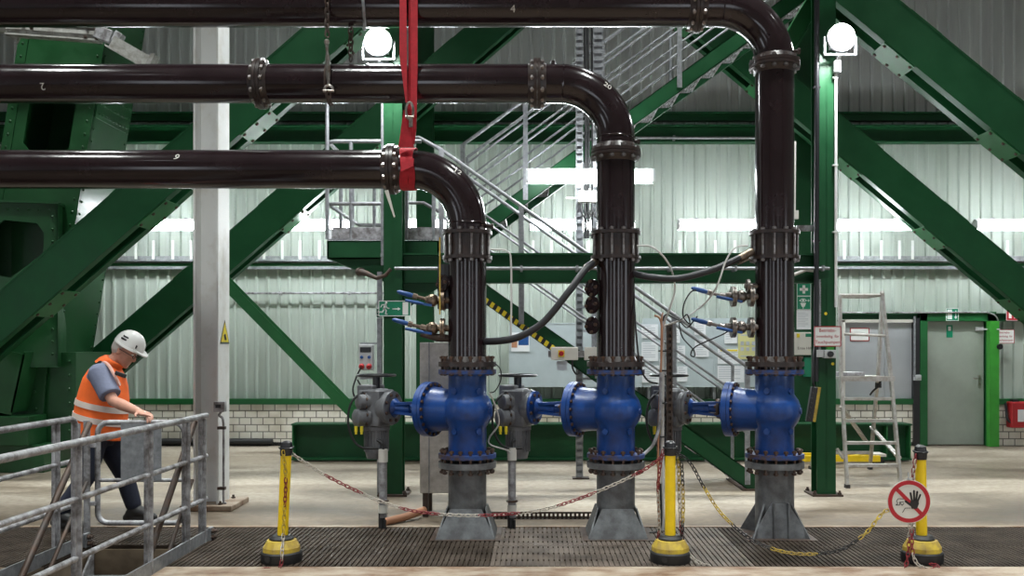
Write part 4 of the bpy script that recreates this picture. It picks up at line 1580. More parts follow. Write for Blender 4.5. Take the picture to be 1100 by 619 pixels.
b.tube([q + V((0.03 * math.cos(a), 0, 0.07 * math.sin(a))) for a in [2 * PI * i / 16 for i in range(16)]], 0.011, 8, closed=True)
b.cyl(q + V((-0.035, 0, -0.05)), q + V((0.035, 0, -0.05)), 0.012, n=8)
b.box(q + V((0.01, 0, -0.1)), (0.03, 0.02, 0.07))
tag(b.build('shackle', 'steel', t), 'shiny steel shackle')


# hanger chains on the middle pipe
def link(mb, c, d, side, L=0.05, w=0.026, r=0.005, n=6):
    d, side = V(d).normalized(), V(side)
    side = (side - d * side.dot(d)).normalized()
    pts = []
    h = L / 2 - w / 2
    for i in range(5):
        a = -PI / 2 + PI * i / 4
        pts.append(c + d * (h + math.cos(a) * w / 2 - 0) + side * (math.sin(a) * w / 2))
    for i in range(5):
        a = PI / 2 + PI * i / 4
        pts.append(c + d * (-h + math.cos(a) * w / 2) + side * (math.sin(a) * w / 2))
    mb.tube(pts, r, n, closed=True)


def chain_mesh(mb, pts, pitch=0.038, L=0.052, w=0.028, r=0.0048, runs=(7,), mats=(0, 1), phase=0):
    pts = spline(pts, 14)
    acc, i, k = 0.0, 0, phase
    pos = []
    total = sum((b - a).length for a, b in zip(pts, pts[1:]))
    s, target = 0.0, pitch / 2
    for a, b in zip(pts, pts[1:]):
        l = (b - a).length
        while target <= s + l and l > 1e-9:
            f = (target - s) / l
            pos.append((a.lerp(b, f), (b - a).normalized()))
            target += pitch
        s += l
    for j, (p, d) in enumerate(pos):
        mb.mi = mats[((j + phase) // runs[0]) % len(mats)]
        ref = V((0, 1, 0)) if abs(d.y) < 0.8 else V((1, 0, 0))
        s1 = d.cross(ref).normalized()
        s2 = d.cross(s1).normalized()
        ang = PI / 4 if j % 2 else -PI / 4
        link(mb, p, d, s1 * math.cos(ang) + s2 * math.sin(ang), L, w, r)
    mb.mi = 0


t = thing('turnbuckle_hanger', 'chain with steel turnbuckle holding the middle brown pipe', 'chain', P(353, 105, 7.7))
b = MB()
chain_mesh(b, [P(351, -60, 7.72), P(351.5, 42, 7.72)], pitch=0.045, L=0.062, w=0.035, r=0.007, mats=(0,))
b.build('chain', 'steel_dark', t)
b = MB()
b.tube([P(351, 44, 7.71), P(351.5, 56, 7.71), P(352, 62, 7.71), P(352.5, 80, 7.71), P(353, 92, 7.7)], [0.018, 0.011, 0.02, 0.02, 0.010], 10)
b.sphere(P(351, 45, 7.71), 0.024, 10)
q = P(353, 95, 7.7)
b.tube([q + V((0.035 * math.cos(a), 0, 0.035 * math.sin(a) - 0.01)) for a in [PI * i / 10 for i in range(11)]], 0.011, 8)
b.cyl(q + V((-0.045, 0, -0.02)), q + V((0.045, 0, -0.02)), 0.012, n=8)
b.build('turnbuckle', 'steel', t)
b = MB()
chain_mesh(b, [P(353, 98, 7.7), P(354, 108, 7.73), P(357, 113, 7.8)], pitch=0.045, L=0.06, w=0.035, r=0.007, mats=(0,))
b.tube([P(354, 90, YP) + V((0, -(RP + 0.012) * math.sin(a), (RP + 0.012) * math.cos(a))) for a in [0.2 * i for i in range(32)]], 0.011, 8)
b.build('pipe_loop', 'steel_dark', t)
b = MB()
chain_mesh(b, [P(376, -60, 7.9), P(377, 68, 7.9)], pitch=0.045, L=0.062, w=0.04, r=0.008, mats=(0,))
tag(b.build('hanger_chain', 'steel_dark'), 'plain dark chain hanging to the top of the middle brown pipe', 'chain')
# slender cable tie below the lowest pipe's flange
b = MB()
b.prism([P(413, 205, 7.66), P(417, 204, 7.66), P(424.5, 233, 7.66), P(423, 233.5, 7.66)], (0, 0.004, 0))
tag(b.build('cable_tie', 'offwhite'), 'pale strap end dangling below the flange of the lowest pipe', 'strap')
# ------------------------------------------------------------------ LAMPS
def tube_lamp(label, x0, Y, z, L=1.5, group=None):
    t = thing('fluorescent_lamp', label, 'lamp', (x0, Y, z), group)
    b = MB()
    b.mm((x0, Y + 0.02, z + 0.034), (x0 + L, Y + 0.08, z + 0.085))
    b.mm((x0, Y - 0.02, z - 0.065), (x0 + 0.03, Y + 0.12, z + 0.06))
    b.mm((x0 + L - 0.03, Y - 0.02, z - 0.065), (x0 + L, Y + 0.12, z + 0.06))
    b.mm((x0, Y + 0.122, z - 0.078), (x0 + L, Y + 0.128, z + 0.0))  # back plate added to shade the wall behind the lamp
    for xe in (x0 + 0.02, x0 + L - 0.03):
        b.mm((xe, Y + 0.05, z - 0.004), (xe + 0.01, Y + 0.128, z + 0.04))
    b.build('housing', 'lamp_body', t, smooth=False, bevel=0.002)
    b = MB()
    pts = [V((x0 + 0.03, Y + 0.05 + 0.068 * math.cos(a), z + 0.034 - 0.10 * math.sin(a))) for a in [PI * i / 12 for i in range(13)]]
    b.prism(pts, (L - 0.06, 0, 0))
    b.build('diffuser', 'tube', t)
    return t


wl = [(114, 'lit fluorescent lamp between the riveted crane leg and the white column'),
      (274, 'lit fluorescent lamp right of the white column, beside the platform cage'),
      (409, 'lit fluorescent lamp on the wall behind the exit sign column'),
      (568, 'lit fluorescent lamp on the wall behind the middle riser, the lower one there'),
      (728, 'lit fluorescent lamp on the wall just left of the third riser'),
      (888, 'lit fluorescent lamp on the wall above the step ladder'),
      (1047, 'lit fluorescent lamp on the wall at the right edge, above the red extinguisher box')]
for (px, lb) in wl:
    q = P(px, 241.5, 14.22)
    t = tube_lamp(lb, q.x, 14.18, q.z)
    for dx in (0.3, 1.2):
        b = MB()
        b.mm((q.x + dx - 0.015, 14.24, q.z + 0.08), (q.x + dx + 0.015, YW - 0.04, q.z + 0.11))
        b.build('wall_bracket', 'galv', t, smooth=False)
q = P(565, 188.5, 10.85)
tube_lamp('lit fluorescent lamp hanging on the cable ladder behind the middle riser, the higher one there', q.x, 10.85, q.z)


def flood(label, px, py, Y, pole):
    q = P(px, py, Y)
    t = thing('flood_light', label, 'lamp', q)
    b = MB()
    b.lathe([(0.145, -0.02), (0.145, 0.03), (0.12, 0.08), (0.08, 0.11), (0.02, 0.115)], (q.x, Y + 0.012, q.z), (0, 1, 0), 28)
    for i in range(5):
        b.mm((q.x - 0.09 + i * 0.043, Y + 0.05, q.z - 0.09), (q.x - 0.08 + i * 0.043, Y + 0.14, q.z + 0.09))
    b.build('housing', 'lamp_body', t)
    b = MB()
    b.lathe([(0.135, -0.022), (0.128, -0.04), (0.09, -0.062), (0.04, -0.075), (0.004, -0.078)], (q.x, Y + 0.012, q.z), (0, 1, 0), 28)
    b.build('lamp_glass', 'flood', t)
    b = MB()
    b.mm((q.x - 0.17, Y + 0.03, q.z - 0.16), (q.x - 0.155, Y + 0.07, q.z + 0.02))
    b.mm((q.x + 0.155, Y + 0.03, q.z - 0.16), (q.x + 0.17, Y + 0.07, q.z + 0.02))
    b.mm((q.x - 0.17, Y + 0.03, q.z - 0.175), (q.x + 0.17, Y + 0.07, q.z - 0.16))
    b.build('yoke', 'galv', t, smooth=False)
    ld = bpy.data.lights.new('flood_light_source', 'AREA')
    ld.shape = 'DISK'
    ld.size = 0.22
    ld.energy = FLOOD_W
    ld.color = (0.95, 0.98, 1.0)
    lo = bpy.data.objects.new('flood_light_source', ld)
    lo.location = (0, -0.10, -0.02)
    lo.rotation_euler = (math.radians(48), 0, 0)
    lo.parent = t
    COL.objects.link(lo)
    if pole:
        xp = P(896.5, 0, 9.9).x + 0.02
        b = MB()
        b.tube([(xp, 9.918, P(0, 330, 9.9).z), (xp, 9.918, q.z - 0.34)], 0.016, 10)
        for py_ in (84, 178, 250):
            b.mm((xp - 0.035, 9.90, P(0, py_, 9.9).z), (xp + 0.02, 9.94, P(0, py_, 9.9).z + 0.015))
        tag(b.build('conduit', 'white_paint'), 'white conduit rising on the notice column to the flood light', 'conduit')
        b = MB()
        b.box((xp, 9.88, q.z - 0.27), (0.07, 0.06, 0.12))
        b.beam((xp, 9.9, q.z - 0.22), (q.x, Y + 0.05, q.z - 0.17), 0.03, 0.03)
        b.build('junction_box', 'grey_box', t, smooth=False, bevel=0.005)
    else:
        b = MB()
        b.beam((q.x, Y + 0.05, q.z - 0.17), (P(416, 0, YC).x, YC, q.z - 0.17), 0.04, 0.04)
        b.build('arm', 'galv', t, smooth=False)
    return t


flood('glaring round flood light on the exit sign column, beside the red sling', 406, 45, 9.75, False)
flood('glaring round flood light on the notice column, above the step ladder', 904, 40, 9.75, True)

# ------------------------------------------------------------------ cable tray along the wall
t = thing('cable_tray', 'long ladder cable tray under the wall lamps, filled with cables', 'cable tray', (0, 14.6, 2.95))
zt0, zt1 = P(0, 284, 14.6).z, P(0, 277, 14.6).z
for (y, z0, z1, m) in ((14.86, zt1 - 0.03, zt1 + 0.05, 'galv'), (15.01, zt1 - 0.03, zt1 + 0.05, 'galv'), (14.93, zt0 - 0.05, zt0 + 0.0, 'galv'), (14.95, zt0 + 0.0, zt0 + 0.05, 'green_lit')):
    b = MB()
    b.mm((-7.6, y, z0), (9.9, y + 0.03, z1))
    b.build('side_rail', m, t, smooth=False)
b = MB()
x = -7.5
while x < 9.8:
    b.mm((x, 14.87, zt1 - 0.02), (x + 0.05, 15.03, zt1))
    x += 0.3
tag(b.build('rungs', 'galv', t, smooth=False), kind='stuff')
hm = MB()
hm.mm((-0.02, 0, 0), (0.02, 0.012, 0.30))
hmesh = mesh_only(hm, 'hanger', 'white_paint')
for (px, lb) in wl:
    for d in (0.07, 0.36, 0.64, 0.95, 1.24, 1.45):
        xx = P(px, 0, 14.6).x + d
        put('hanger', hmesh, t, (xx, 14.845, zt1 + 0.0))
for k in range(7):
    b = MB()
    y = 14.90 + 0.017 * k
    pts = [V((x_, y + 0.003 * math.sin(x_ * 1.7 + k * 2.1), zt1 + 0.022 + 0.006 * math.sin(x_ * 2.3 + k))) for x_ in [-7.5 + 0.6 * i for i in range(30)]]
    b.tube(pts, 0.007 + 0.001 * (k % 3), 7)
    tag(b.build('tray_cable', 'cable_white' if k % 2 else 'black'), 'cable lying in the long wall tray under the lamps', 'cable', 'cables in the wall tray')
b = MB()
b.tube([(-5.6, 14.95, P(0, 315, 14.95).z), (-2.35, 14.95, P(0, 315, 14.95).z)], 0.018, 8)
for x_ in (-5.2, -4.1, -3.0):
    b.mm((x_ - 0.01, 14.94, P(0, 315, 14.95).z - 0.03), (x_ + 0.01, 15.07, P(0, 315, 14.95).z + 0.03))
tag(b.build('wall_conduit', 'galv_dirty'), 'thin dark conduit across the corrugated wall right of the white column', 'pipe')
b = MB()
b.tube([(1.6, 14.85, P(0, 149, 14.9).z), (4.05, 14.85, P(0, 149, 14.9).z)], 0.022, 8)
b.mm((2.2, 14.83, P(0, 149, 14.9).z - 0.04), (2.23, 14.93, P(0, 149, 14.9).z + 0.04))
tag(b.build('wall_conduit', 'galv'), 'thin grey conduit on the upper girt beside the middle riser', 'pipe')

# ------------------------------------------------------------------ PLATFORM AND STAIR FLIGHTS
ZP = P(0, 257, 10.3).z
t = thing('landing_platform', 'green steel landing with galvanised cage railing left of the exit sign column', 'platform', (-1.7, 11.2, ZP))
lx0, lx1 = P(352, 0, 10.3).x, P(472, 0, 10.3).x
b = MB()
for y in (10.27, 12.2):
    b.mm((lx0, y, ZP - 0.22), (lx1, y + 0.02, ZP - 0.02))
    b.mm((lx0, y, ZP - 0.035), (lx1, y + 0.08, ZP - 0.02))
    b.mm((lx0, y, ZP - 0.22), (lx1, y + 0.08, ZP - 0.205))
for x in (lx0, lx1 - 0.02):
    b.mm((x, 10.27, ZP - 0.22), (x + 0.02, 12.22, ZP - 0.02))
for x in (lx0 + 0.35, lx0 + 0.75):
    b.mm((x, 10.3, ZP - 0.12), (x + 0.03, 12.2, ZP - 0.03))
b.build('frame', 'green', t, smooth=False)
b = MB()
x = lx0
while x < lx1:
    b.mm((x, 10.28, ZP - 0.03), (x + 0.006, 12.22, ZP))
    x += 0.034
for i in range(10):
    b.mm((lx0, 10.28 + i * 0.21, ZP - 0.012), (lx1, 10.29 + i * 0.21, ZP))
b.build('grating', 'galv', t, smooth=False)
for yy in (10.32, 12.15):
    b = MB()
    b.prism([V((lx0 + 0.02, yy, ZP - 0.22)), V((P(413, 0, 10.3).x, yy, ZP - 0.22)), V((P(413, 0, 10.3).x, yy, ZP - 0.47))], (0, 0.025, 0))
    b.build('support_bracket', 'green', t, smooth=False)
b = MB()
b.mm((P(357, 0, 10.3).x, 10.285, ZP), (lx1, 10.291, ZP + 0.13))
b.mm((lx0, 10.32, ZP), (lx0 + 0.006, 12.15, ZP + 0.13))
b.mm((lx0, 12.15, ZP), (lx1 - 0.8, 12.156, ZP + 0.13))
b.build('toe_board', 'galv_dirty', t, smooth=False)
r = 0.022
zr, zm = P(0, 152, 10.3).z, P(0, 219, 10.3).z
for z in (zr, zm):
    b = MB()
    yb = 12.12
    cor = arc_pts((lx0 + 0.10, 10.40, z), (0, -1, 0), (-1, 0, 0), 0.10, 0, PI / 2, 5)
    b.tube([(lx1 - 0.45 if z == zm else lx1 - 0.20, 10.30, z)] + cor + [(lx0, yb, z), (lx0 + 0.4, yb, z)], r, 10)
    b.build('guard_rail', 'galv', t)
for (px, y, py0) in ((351.5, 10.30, 96), (377, 10.3, 152), (437, 10.3, 148), (363, 11.0, 152), (372, 11.7, 152), (466, 10.3, 165)):
    x = P(px, 0, y).x if y == 10.3 else lx0
    b = MB()
    b.tube([(x, y, ZP), (x, y, P(0, py0, 10.3).z)], r, 10)
    b.build('post', 'galv', t)
for (x, y) in ((lx0 + 0.2, 12.12), (lx0 + 0.4, 12.12)):
    b = MB()
    b.tube([(x, y, ZP), (x, y, zr)], r, 10)
    b.build('post', 'galv', t)
b = MB()
xg = P(411, 0, 10.22).x
b.tube([(xg, 10.22, P(0, 285, 10.22).z), (xg, 10.22, P(0, 94, 10.22).z)], 0.02, 10)
b.mm((xg - 0.02, 10.2, P(0, 276, 10.22).z), (xg + 0.03, 10.3, P(0, 272, 10.22).z))
b.build('gate_post', 'galv', t)
# lever arm below the platform
b = MB()
b.tube([P(386, 292, 10.15), P(394, 294, 10.05), P(405, 299, 9.95), P(414, 296, 9.88), P(420, 289, 9.88)], [0.04, 0.03, 0.022, 0.02, 0.02], 10)
b.lathe([(0.045, -0.03), (0.045, 0.03)], P(387, 292, 10.15), (0.6, -0.8, 0), 16)
tag(b.build('pipe_nozzle', 'steel_dark'), 'dark pipe end sticking out under the landing platform', 'pipe')


def flight(name, label, A, B, Yn, Yf, tread_n, rail_h, knees, post_x, z_hand_start=None, hazard=None, thick=0.225, far_posts=True):
    """stringer top line A->B in pixels at distance Yn"""
    a, b_ = P(*A, Yn), P(*B, Yn)
    t = thing(name, label, 'stairs', (min(a.x, b_.x), Yn, 0))
    d = (b_ - a).normalized()
    def on(x, y):
        s = (x - a.x) / (b_.x - a.x)
        return V((x, y, a.z + (b_.z - a.z) * s))
    for y, sg in ((Yn, 1), (Yf, -1)):
        m = MB()
        p0, p1 = on(a.x, y), on(b_.x, y)
        dn = V((0, 0, -thick))
        m.hexa([p + V((0, e, 0)) + q for p in (p0, p1) for e in (0, sg * 0.012) for q in (dn, V((0, 0, 0)))])
        for q in (dn, V((0, 0, -0.014))):
            m.hexa([p + V((0, e, 0)) + q + g for p in (p0, p1) for e in (0, sg * 0.07) for g in (V((0, 0, 0)), V((0, 0, 0.014)))])
        m.build('stringer', 'green', t, smooth=False)
    tr = MB()
    w = Yf - Yn - 0.03
    for i in range(8):
        tr.mm((-0.13 + i * 0.035, -w / 2, -0.03), (-0.125 + i * 0.035, w / 2, 0))
    for y in [-w / 2 + w * i / 6 for i in range(7)]:
        tr.mm((-0.13, y - 0.003, -0.03), (0.12, y + 0.003, -0.002))
    tr.mm((-0.135, -w / 2, -0.04), (-0.13, w / 2, 0.0))
    tr.mm((0.12, -w / 2, -0.04), (0.125, w / 2, 0.0))
    tm = mesh_only(tr, 'tread', 'galv_dirty')
    for p in tm.polygons:
        p.use_smooth = False
    for i in range(tread_n):
        x = a.x + (b_.x - a.x) * (i + 0.5) / tread_n
        p = on(x, (Yn + Yf) / 2)
        put('tread', tm, t, p + V((0, 0, -thick * 0.45)))
    for y in (Yn + 0.02, Yf - 0.02):
        for k, h in enumerate((rail_h,) + tuple(knees)):
            m = MB()
            xs, xe = post_x[0], post_x[-1]
            m.tube([on(xs, y) + V((0, 0, h)), on(xe, y) + V((0, 0, h))], 0.021 if k == 0 else 0.013, 10)
            m.build('handrail' if k == 0 else 'knee_rail', 'galv', t)
        for x in post_x:
            m = MB()
            p = on(x, y)
            if y < (Yn + Yf) / 2:
                m.mm((x - 0.03, y - 0.028, p.z - 0.17), (x + 0.03, y - 0.018, p.z + rail_h * 0.02))
                m.mm((x - 0.028, y - 0.02, p.z - 0.17), (x + 0.028, y - 0.005, p.z + rail_h))
            else:
                m.tube([p + V((0, 0.02, -0.15)), p + V((0, 0.0, rail_h))], 0.02, 8)
            m.build('post', 'galv', t, angle=30)
    if hazard:
        x0, x1, zb0 = hazard
        hb_ = MB()
        n = 26
        for i in range(n):
            hb_.mi = i % 2
            u0, u1 = x0 + (x1 - x0) * i / n, x0 + (x1 - x0) * (i + 1) / n
            sl = 0.03
            vs = []
            for y in (Yn - 0.0025, Yn - 0.0005):
                for (x, z) in ((u0, -thick + 0.004), (u1, -thick + 0.004), (u1 + sl, -thick + zb0), (u0 + sl, -thick + zb0)):
                    p = on(x, y)
                    vs.append(V((x, y, p.z + z)))
            hb_.add(vs, [(0, 1, 2, 3), (7, 6, 5, 4), (0, 4, 5, 1), (1, 5, 6, 2), (2, 6, 7, 3), (3, 7, 4, 0)])
        tag(hb_.build('hazard_tape', ['black_gloss', 'sign_yellow'], t, smooth=False), 'black and yellow hazard tape')
    return t


Yn1, Yf1 = 10.32, 11.12
flight('stair_flight', 'lower green stair flight descending to the floor with hazard tape on its edge', (474, 271), (818, 515), Yn1, Yf1, 15, 1.14, (0.40, 0.76),
       [P(474, 0, Yn1).x, P(560, 0, Yn1).x, P(642, 0, Yn1).x, P(724, 0, Yn1).x, P(803, 0, Yn1).x], hazard=(P(516, 0, Yn1).x, P(600, 0, Yn1).x, 0.075))
Yn2, Yf2 = 11.42, 12.22
flight('stair_flight', 'upper green stair flight rising from the landing behind the pipe bends', (497, 249), (895, -41), Yn2, Yf2, 17, 1.07, (0.27, 0.54, 0.80),
       [P(497, 0, Yn2).x, P(564.5, 0, Yn2).x, P(647, 0, Yn2).x, P(730, 0, Yn2).x, P(812, 0, Yn2).x, P(890, 0, Yn2).x])
b = MB()
q = P(818, 526, Yn1)
b.mm((q.x - 0.22, Yn1 - 0.05, 0.0), (q.x + 0.03, Yf1 + 0.05, 0.02))
tag(b.build('foot_plate', 'steel_dark'), 'steel foot plate under the lower end of the lower stair flight', 'plate')
# connecting handrail from the landing to the lower flight
b = MB()
h0 = P(474, 271, Yn1).z + 1.14
b.tube([P(436, 148, Yn1 + 0.02), P(450, 148, Yn1 + 0.02), V((P(474, 0, Yn1).x, Yn1 + 0.02, h0))], 0.021, 10)
b.tube([P(436, 218, Yn1 + 0.02), P(455, 218, Yn1 + 0.02), V((P(474, 0, Yn1).x, Yn1 + 0.02, h0 - 0.70))], 0.018, 10)
tag(b.build('handrail', 'galv'), 'short bent handrail joining the landing to the lower stair flight', 'handrail')

# ------------------------------------------------------------------ upright cable ladder with boxes
YL = 11.22
t = thing('cable_ladder', 'tall upright cable ladder of perforated struts behind the middle riser', 'cable ladder', P(624, 517, YL))
for (px, w, zb) in ((622.5, 0.085, 0.0), (642.5, 0.12, P(0, 400, YL).z)):
    b = MB()
    x = P(px, 0, YL).x
    b.mm((x - w / 2, YL, zb), (x - w / 2 + 0.012, YL + 0.05, 9.4))
    b.mm((x + w / 2 - 0.012, YL, zb), (x + w / 2, YL + 0.05, 9.4))
    b.mm((x - w / 2, YL + 0.04, zb), (x + w / 2, YL + 0.05, 9.4))
    z = zb + 0.02
    while z < 6.4:
        b.mm((x - w / 2, YL - 0.003, z), (x + w / 2, YL + 0.003, z + 0.05))
        z += 0.085
    b.build('perforated_strut', 'galv', t, smooth=False)
b = MB()
rg = MB()
rg.mm((0, 0, 0), (0.28, 0.03, 0.03))
rm = mesh_only(rg, 'rung', 'galv')
for i in range(20):
    put('rung', rm, t, (P(621, 0, YL).x, YL + 0.052, 0.9 + i * 0.29))
for k, (px, r_) in enumerate(((629, 0.018), (632, 0.014), (636, 0.012))):
    b = MB()
    x = P(px, 0, YL).x
    b.tube([(x, YL + 0.02, 2.9), (x + 0.006, YL + 0.03, 4.0), (x - 0.004, YL + 0.02, 5.4), (x, YL + 0.02, 9.3)], r_, 8)
    b.build('cable', 'black', t)
b = MB()
x = P(624, 0, YL).x
b.mm((x - 0.1, YL - 0.05, 0.0), (x + 0.1, YL + 0.12, 0.015))
b.build('base_plate', 'steel_dark', t, smooth=False)
t = thing('junction_box', 'white junction box with cable loops under the hanging fluorescent lamp', 'junction box', P(632, 212, 11.1))
b = MB()
p, q = P(621.5, 217, 11.08), P(641, 205, 11.08)
b.mm((p.x, 11.08, p.z), (q.x, 11.2, q.z))
b.mm((p.x + 0.03, 11.075, q.z), (p.x + 0.06, 11.15, q.z + 0.03))
b.mm((p.x + 0.12, 11.075, q.z), (p.x + 0.15, 11.15, q.z + 0.03))
b.build('box', 'white', t, smooth=False, bevel=0.006)
b = MB()
b.tube([P(608, 213, 11.12), P(622, 213, 11.12)], 0.012, 8)
b.build('conduit', 'cable_white', t)
for k in range(4):
    b = MB()
    x = p.x + 0.03 + 0.045 * k
    b.tube(spline([(x, 11.1, p.z), (x + 0.01, 11.08, p.z - 0.12), (x + 0.05, 11.08, p.z - 0.19), (x + 0.09, 11.1, p.z - 0.1), (x + 0.09, 11.14, p.z + 0.0)], 5), 0.008, 6)
    b.build('cable', 'black', t)

# pole beside the hanging lamp: switch boxes on the strut
t = thing('switch_box', 'light grey switch box with red and yellow rotary switch, behind the middle riser', 'switch box', P(606, 380, 11.0))
b = MB()
p, q = P(592, 387, 10.22), P(621, 373, 10.22)
b.mm((p.x, 10.22, p.z), (q.x, 10.3, q.z))
b.build('box', 'offwhite', t, smooth=False, bevel=0.006)
b = MB()
c = P(603, 380, 10.22)
b.mm((c.x - 0.034, 10.212, c.z - 0.036), (c.x + 0.034, 10.22, c.z + 0.036))
bo = b.build('switch_plate', 'sign_yellow', t, smooth=False)
b = MB()
b.lathe([(0.028, 0), (0.024, 0.02)], (c.x, 10.212, c.z), (0, -1, 0), 16)
b.mm((c.x - 0.008, 10.175, c.z - 0.026), (c.x + 0.008, 10.195, c.z + 0.026))
b.build('rotary_knob', 'sign_red', t)
b = MB()
p2, q2 = P(598, 398, 10.25), P(609, 388, 10.25)
b.mm((p2.x, 10.25, p2.z), (q2.x, 10.254, q2.z))
b.build('type_plate', 'paper_grey', t, smooth=False)
b = MB()
b.tube(spline([P(615, 387, 10.25), P(615, 395, 10.25), P(619, 402, 10.26), P(622, 398, 10.27)], 5), 0.01, 8)
b.build('cable', 'black', t)
b = MB()
b.mm((P(589, 0, 10.3).x, 10.3, P(0, 384, 10.3).z), (P(640, 0, 10.3).x, 10.316, P(0, 377, 10.3).z))
b.build('mounting_rail', 'galv_dirty', t, smooth=False)
b = MB()
p, q = P(628, 387, 10.22), P(645, 373, 10.22)
b.mm((p.x, 10.22, p.z), (q.x, 10.3, q.z))
for (dx, dz) in ((0.02, 0.02), (0.02, 0.12)):
    b.lathe([(0.007, 0), (0.007, 0.003)], (p.x + dx, 10.22, p.z + dz), (0, -1, 0), 8)
tag(b.build('switch_box', 'offwhite', smooth=False, bevel=0.006), 'plain light grey box half hidden by the middle riser', 'switch box')


# ------------------------------------------------------------------ SIGNS AND BOARDS
def plate(mb, c, w, h, y, t=0.004):
    mb.mm((c.x - w / 2, y, c.z - h / 2), (c.x + w / 2, y + t, c.z + h / 2))


def sign(name, label, cat, px, py, Y, w, h, bg, border=None, bw=0.012, lines=(), ink='sign_red'):
    c = P(px, py, Y)
    t = thing(name, label, cat, c)
    b = MB()
    plate(b, c, w, h, Y)
    b.build('plate', bg, t, smooth=False)
    if border:
        b = MB()
        for sx in (-1, 1):
            b.box((c.x + sx * (w / 2 - bw / 2), Y - 0.001, c.z), (bw, 0.003, h))
        for sz in (-1, 1):
            b.box((c.x, Y - 0.001, c.z + sz * (h / 2 - bw / 2)), (w, 0.003, bw))
        b.build('border', border, t, smooth=False)
    if lines:
        for (s, size, dz) in lines:
            b = MB()
            text_on(b, s, size, (c.x, Y - 0.0012, c.z + dz), thick=0.0008)
            b.build('lettering', ink, t, smooth=False)
    return t, c


def running_man(mb, y, o, s):
    mb.lathe([(0.085 * s, -0.001), (0.085 * s, 0.001)], (o[0] + 0.10 * s, y, o[2] + 0.42 * s), (0, 1, 0), 14)
    mb.stroke([(0.05 * s, 0.26 * s), (-0.06 * s, -0.02 * s)], 0.17 * s, y, o)
    mb.stroke([(-0.04 * s, -0.02 * s), (0.10 * s, -0.14 * s), (0.05 * s, -0.40 * s), (0.16 * s, -0.40 * s)], 0.085 * s, y, o)
    mb.stroke([(-0.06 * s, -0.04 * s), (-0.16 * s, -0.25 * s), (-0.38 * s, -0.25 * s)], 0.085 * s, y, o)
    mb.stroke([(0.07 * s, 0.24 * s), (0.16 * s, 0.04 * s), (0.30 * s, 0.0)], 0.07 * s, y, o)
    mb.stroke([(0.0, 0.28 * s), (-0.20 * s, 0.26 * s), (-0.28 * s, 0.10 * s)], 0.07 * s, y, o)


t, c = sign('exit_sign', 'green emergency exit sign with running man and arrow on the column', 'sign', 424, 331.5, 9.925, 0.345, 0.165, 'sign_green', 'sign_white', 0.007)
b = MB()
running_man(b, 9.923, (c.x - 0.105, 0, c.z), 0.15)
b.build('pictogram', 'sign_white', t, smooth=False)
b = MB()
b.stroke([(-0.02, -0.005), (0.045, -0.005)], 0.012, 9.923, (c.x, 0, c.z))
b.prism([V((c.x + 0.035, 9.9222, c.z - 0.022)), V((c.x + 0.035, 9.9222, c.z + 0.012)), V((c.x + 0.062, 9.9222, c.z - 0.005))], (0, 0.0012, 0))
b.build('arrow', 'sign_white', t, smooth=False)
b = MB()
b.mm((c.x + 0.085, 9.9222, c.z - 0.068), (c.x + 0.145, 9.9235, c.z + 0.068))
b.build('door_symbol', 'sign_white', t, smooth=False)
t, c = sign('exit_sign', 'small green exit sign turned edgewise left of the running man sign', 'sign', 407.5, 336.5, 10.0, 0.07, 0.11, 'sign_green', 'sign_white', 0.006)
b = MB()
running_man(b, 9.998, (c.x + 0.005, 0, c.z), 0.085)
b.build('pictogram', 'sign_white', t, smooth=False)
sign('notice_sign', 'white notice with red border and red lettering on the green column', 'sign', 889, 361.5, 9.855, 0.285, 0.215, 'sign_white', 'sign_red', 0.009, (('Betriebs-', 0.05, 0.062), ('innenbeltg. für', 0.042, 0.0), ('Tauchpumpen', 0.046, -0.06)))
sign('notice_sign', 'white notice with red border and red lettering right of the grey door', 'sign', 1079, 361.5, 14.893, 0.32, 0.225, 'sign_white', 'sign_red', 0.009, (('Betriebs-', 0.05, 0.062), ('innenbeltg. für', 0.044, 0.0), ('Tauchpumpen', 0.048, -0.06)))
sign('notice_sign', 'blank-looking white notice with red border on the light grey double door', 'sign', 923.5, 359.5, YW - 0.136, 0.31, 0.21, 'sign_white', 'sign_red', 0.012)
# first aid signs on the wall column
YS = 13.94
t, c = sign('first_aid_sign', 'green first aid sign with white cross on the wall column', 'sign', 863.5, 311, YS, 0.21, 0.2, 'sign_green', 'sign_white', 0.006)
b = MB()
b.mm((c.x - 0.02, YS - 0.002, c.z - 0.062), (c.x + 0.02, YS, c.z + 0.062))
b.mm((c.x - 0.062, YS - 0.002, c.z - 0.02), (c.x + 0.062, YS, c.z + 0.02))
b.build('white_cross', 'sign_white', t, smooth=False)
t, c = sign('eyewash_sign', 'green eye wash sign with white eye and basin under the first aid cross', 'sign', 863.5, 325.5, YS, 0.21, 0.2, 'sign_green', 'sign_white', 0.006)
b = MB()
o_ = (c.x - 0.01, 0, c.z)
b.stroke([(-0.055, 0.035), (-0.02, 0.058), (0.02, 0.058), (0.05, 0.035), (0.02, 0.02), (-0.02, 0.02), (-0.055, 0.035)], 0.010, YS - 0.001, o_)
b.lathe([(0.015, -0.001), (0.015, 0.001)], (o_[0], YS - 0.001, c.z + 0.038), (0, 1, 0), 12)
b.prism([V((o_[0] - 0.045, YS - 0.0016, c.z + 0.0)), V((o_[0] + 0.045, YS - 0.0016, c.z + 0.0)), V((o_[0] + 0.02, YS - 0.0016, c.z - 0.06)), V((o_[0] - 0.02, YS - 0.0016, c.z - 0.06))], (0, 0.0012, 0))
b.stroke([(0, -0.06), (0, -0.08)], 0.012, YS - 0.001, o_)
b.stroke([(0.065, 0.035), (0.095, 0.035)], 0.009, YS - 0.001, o_)
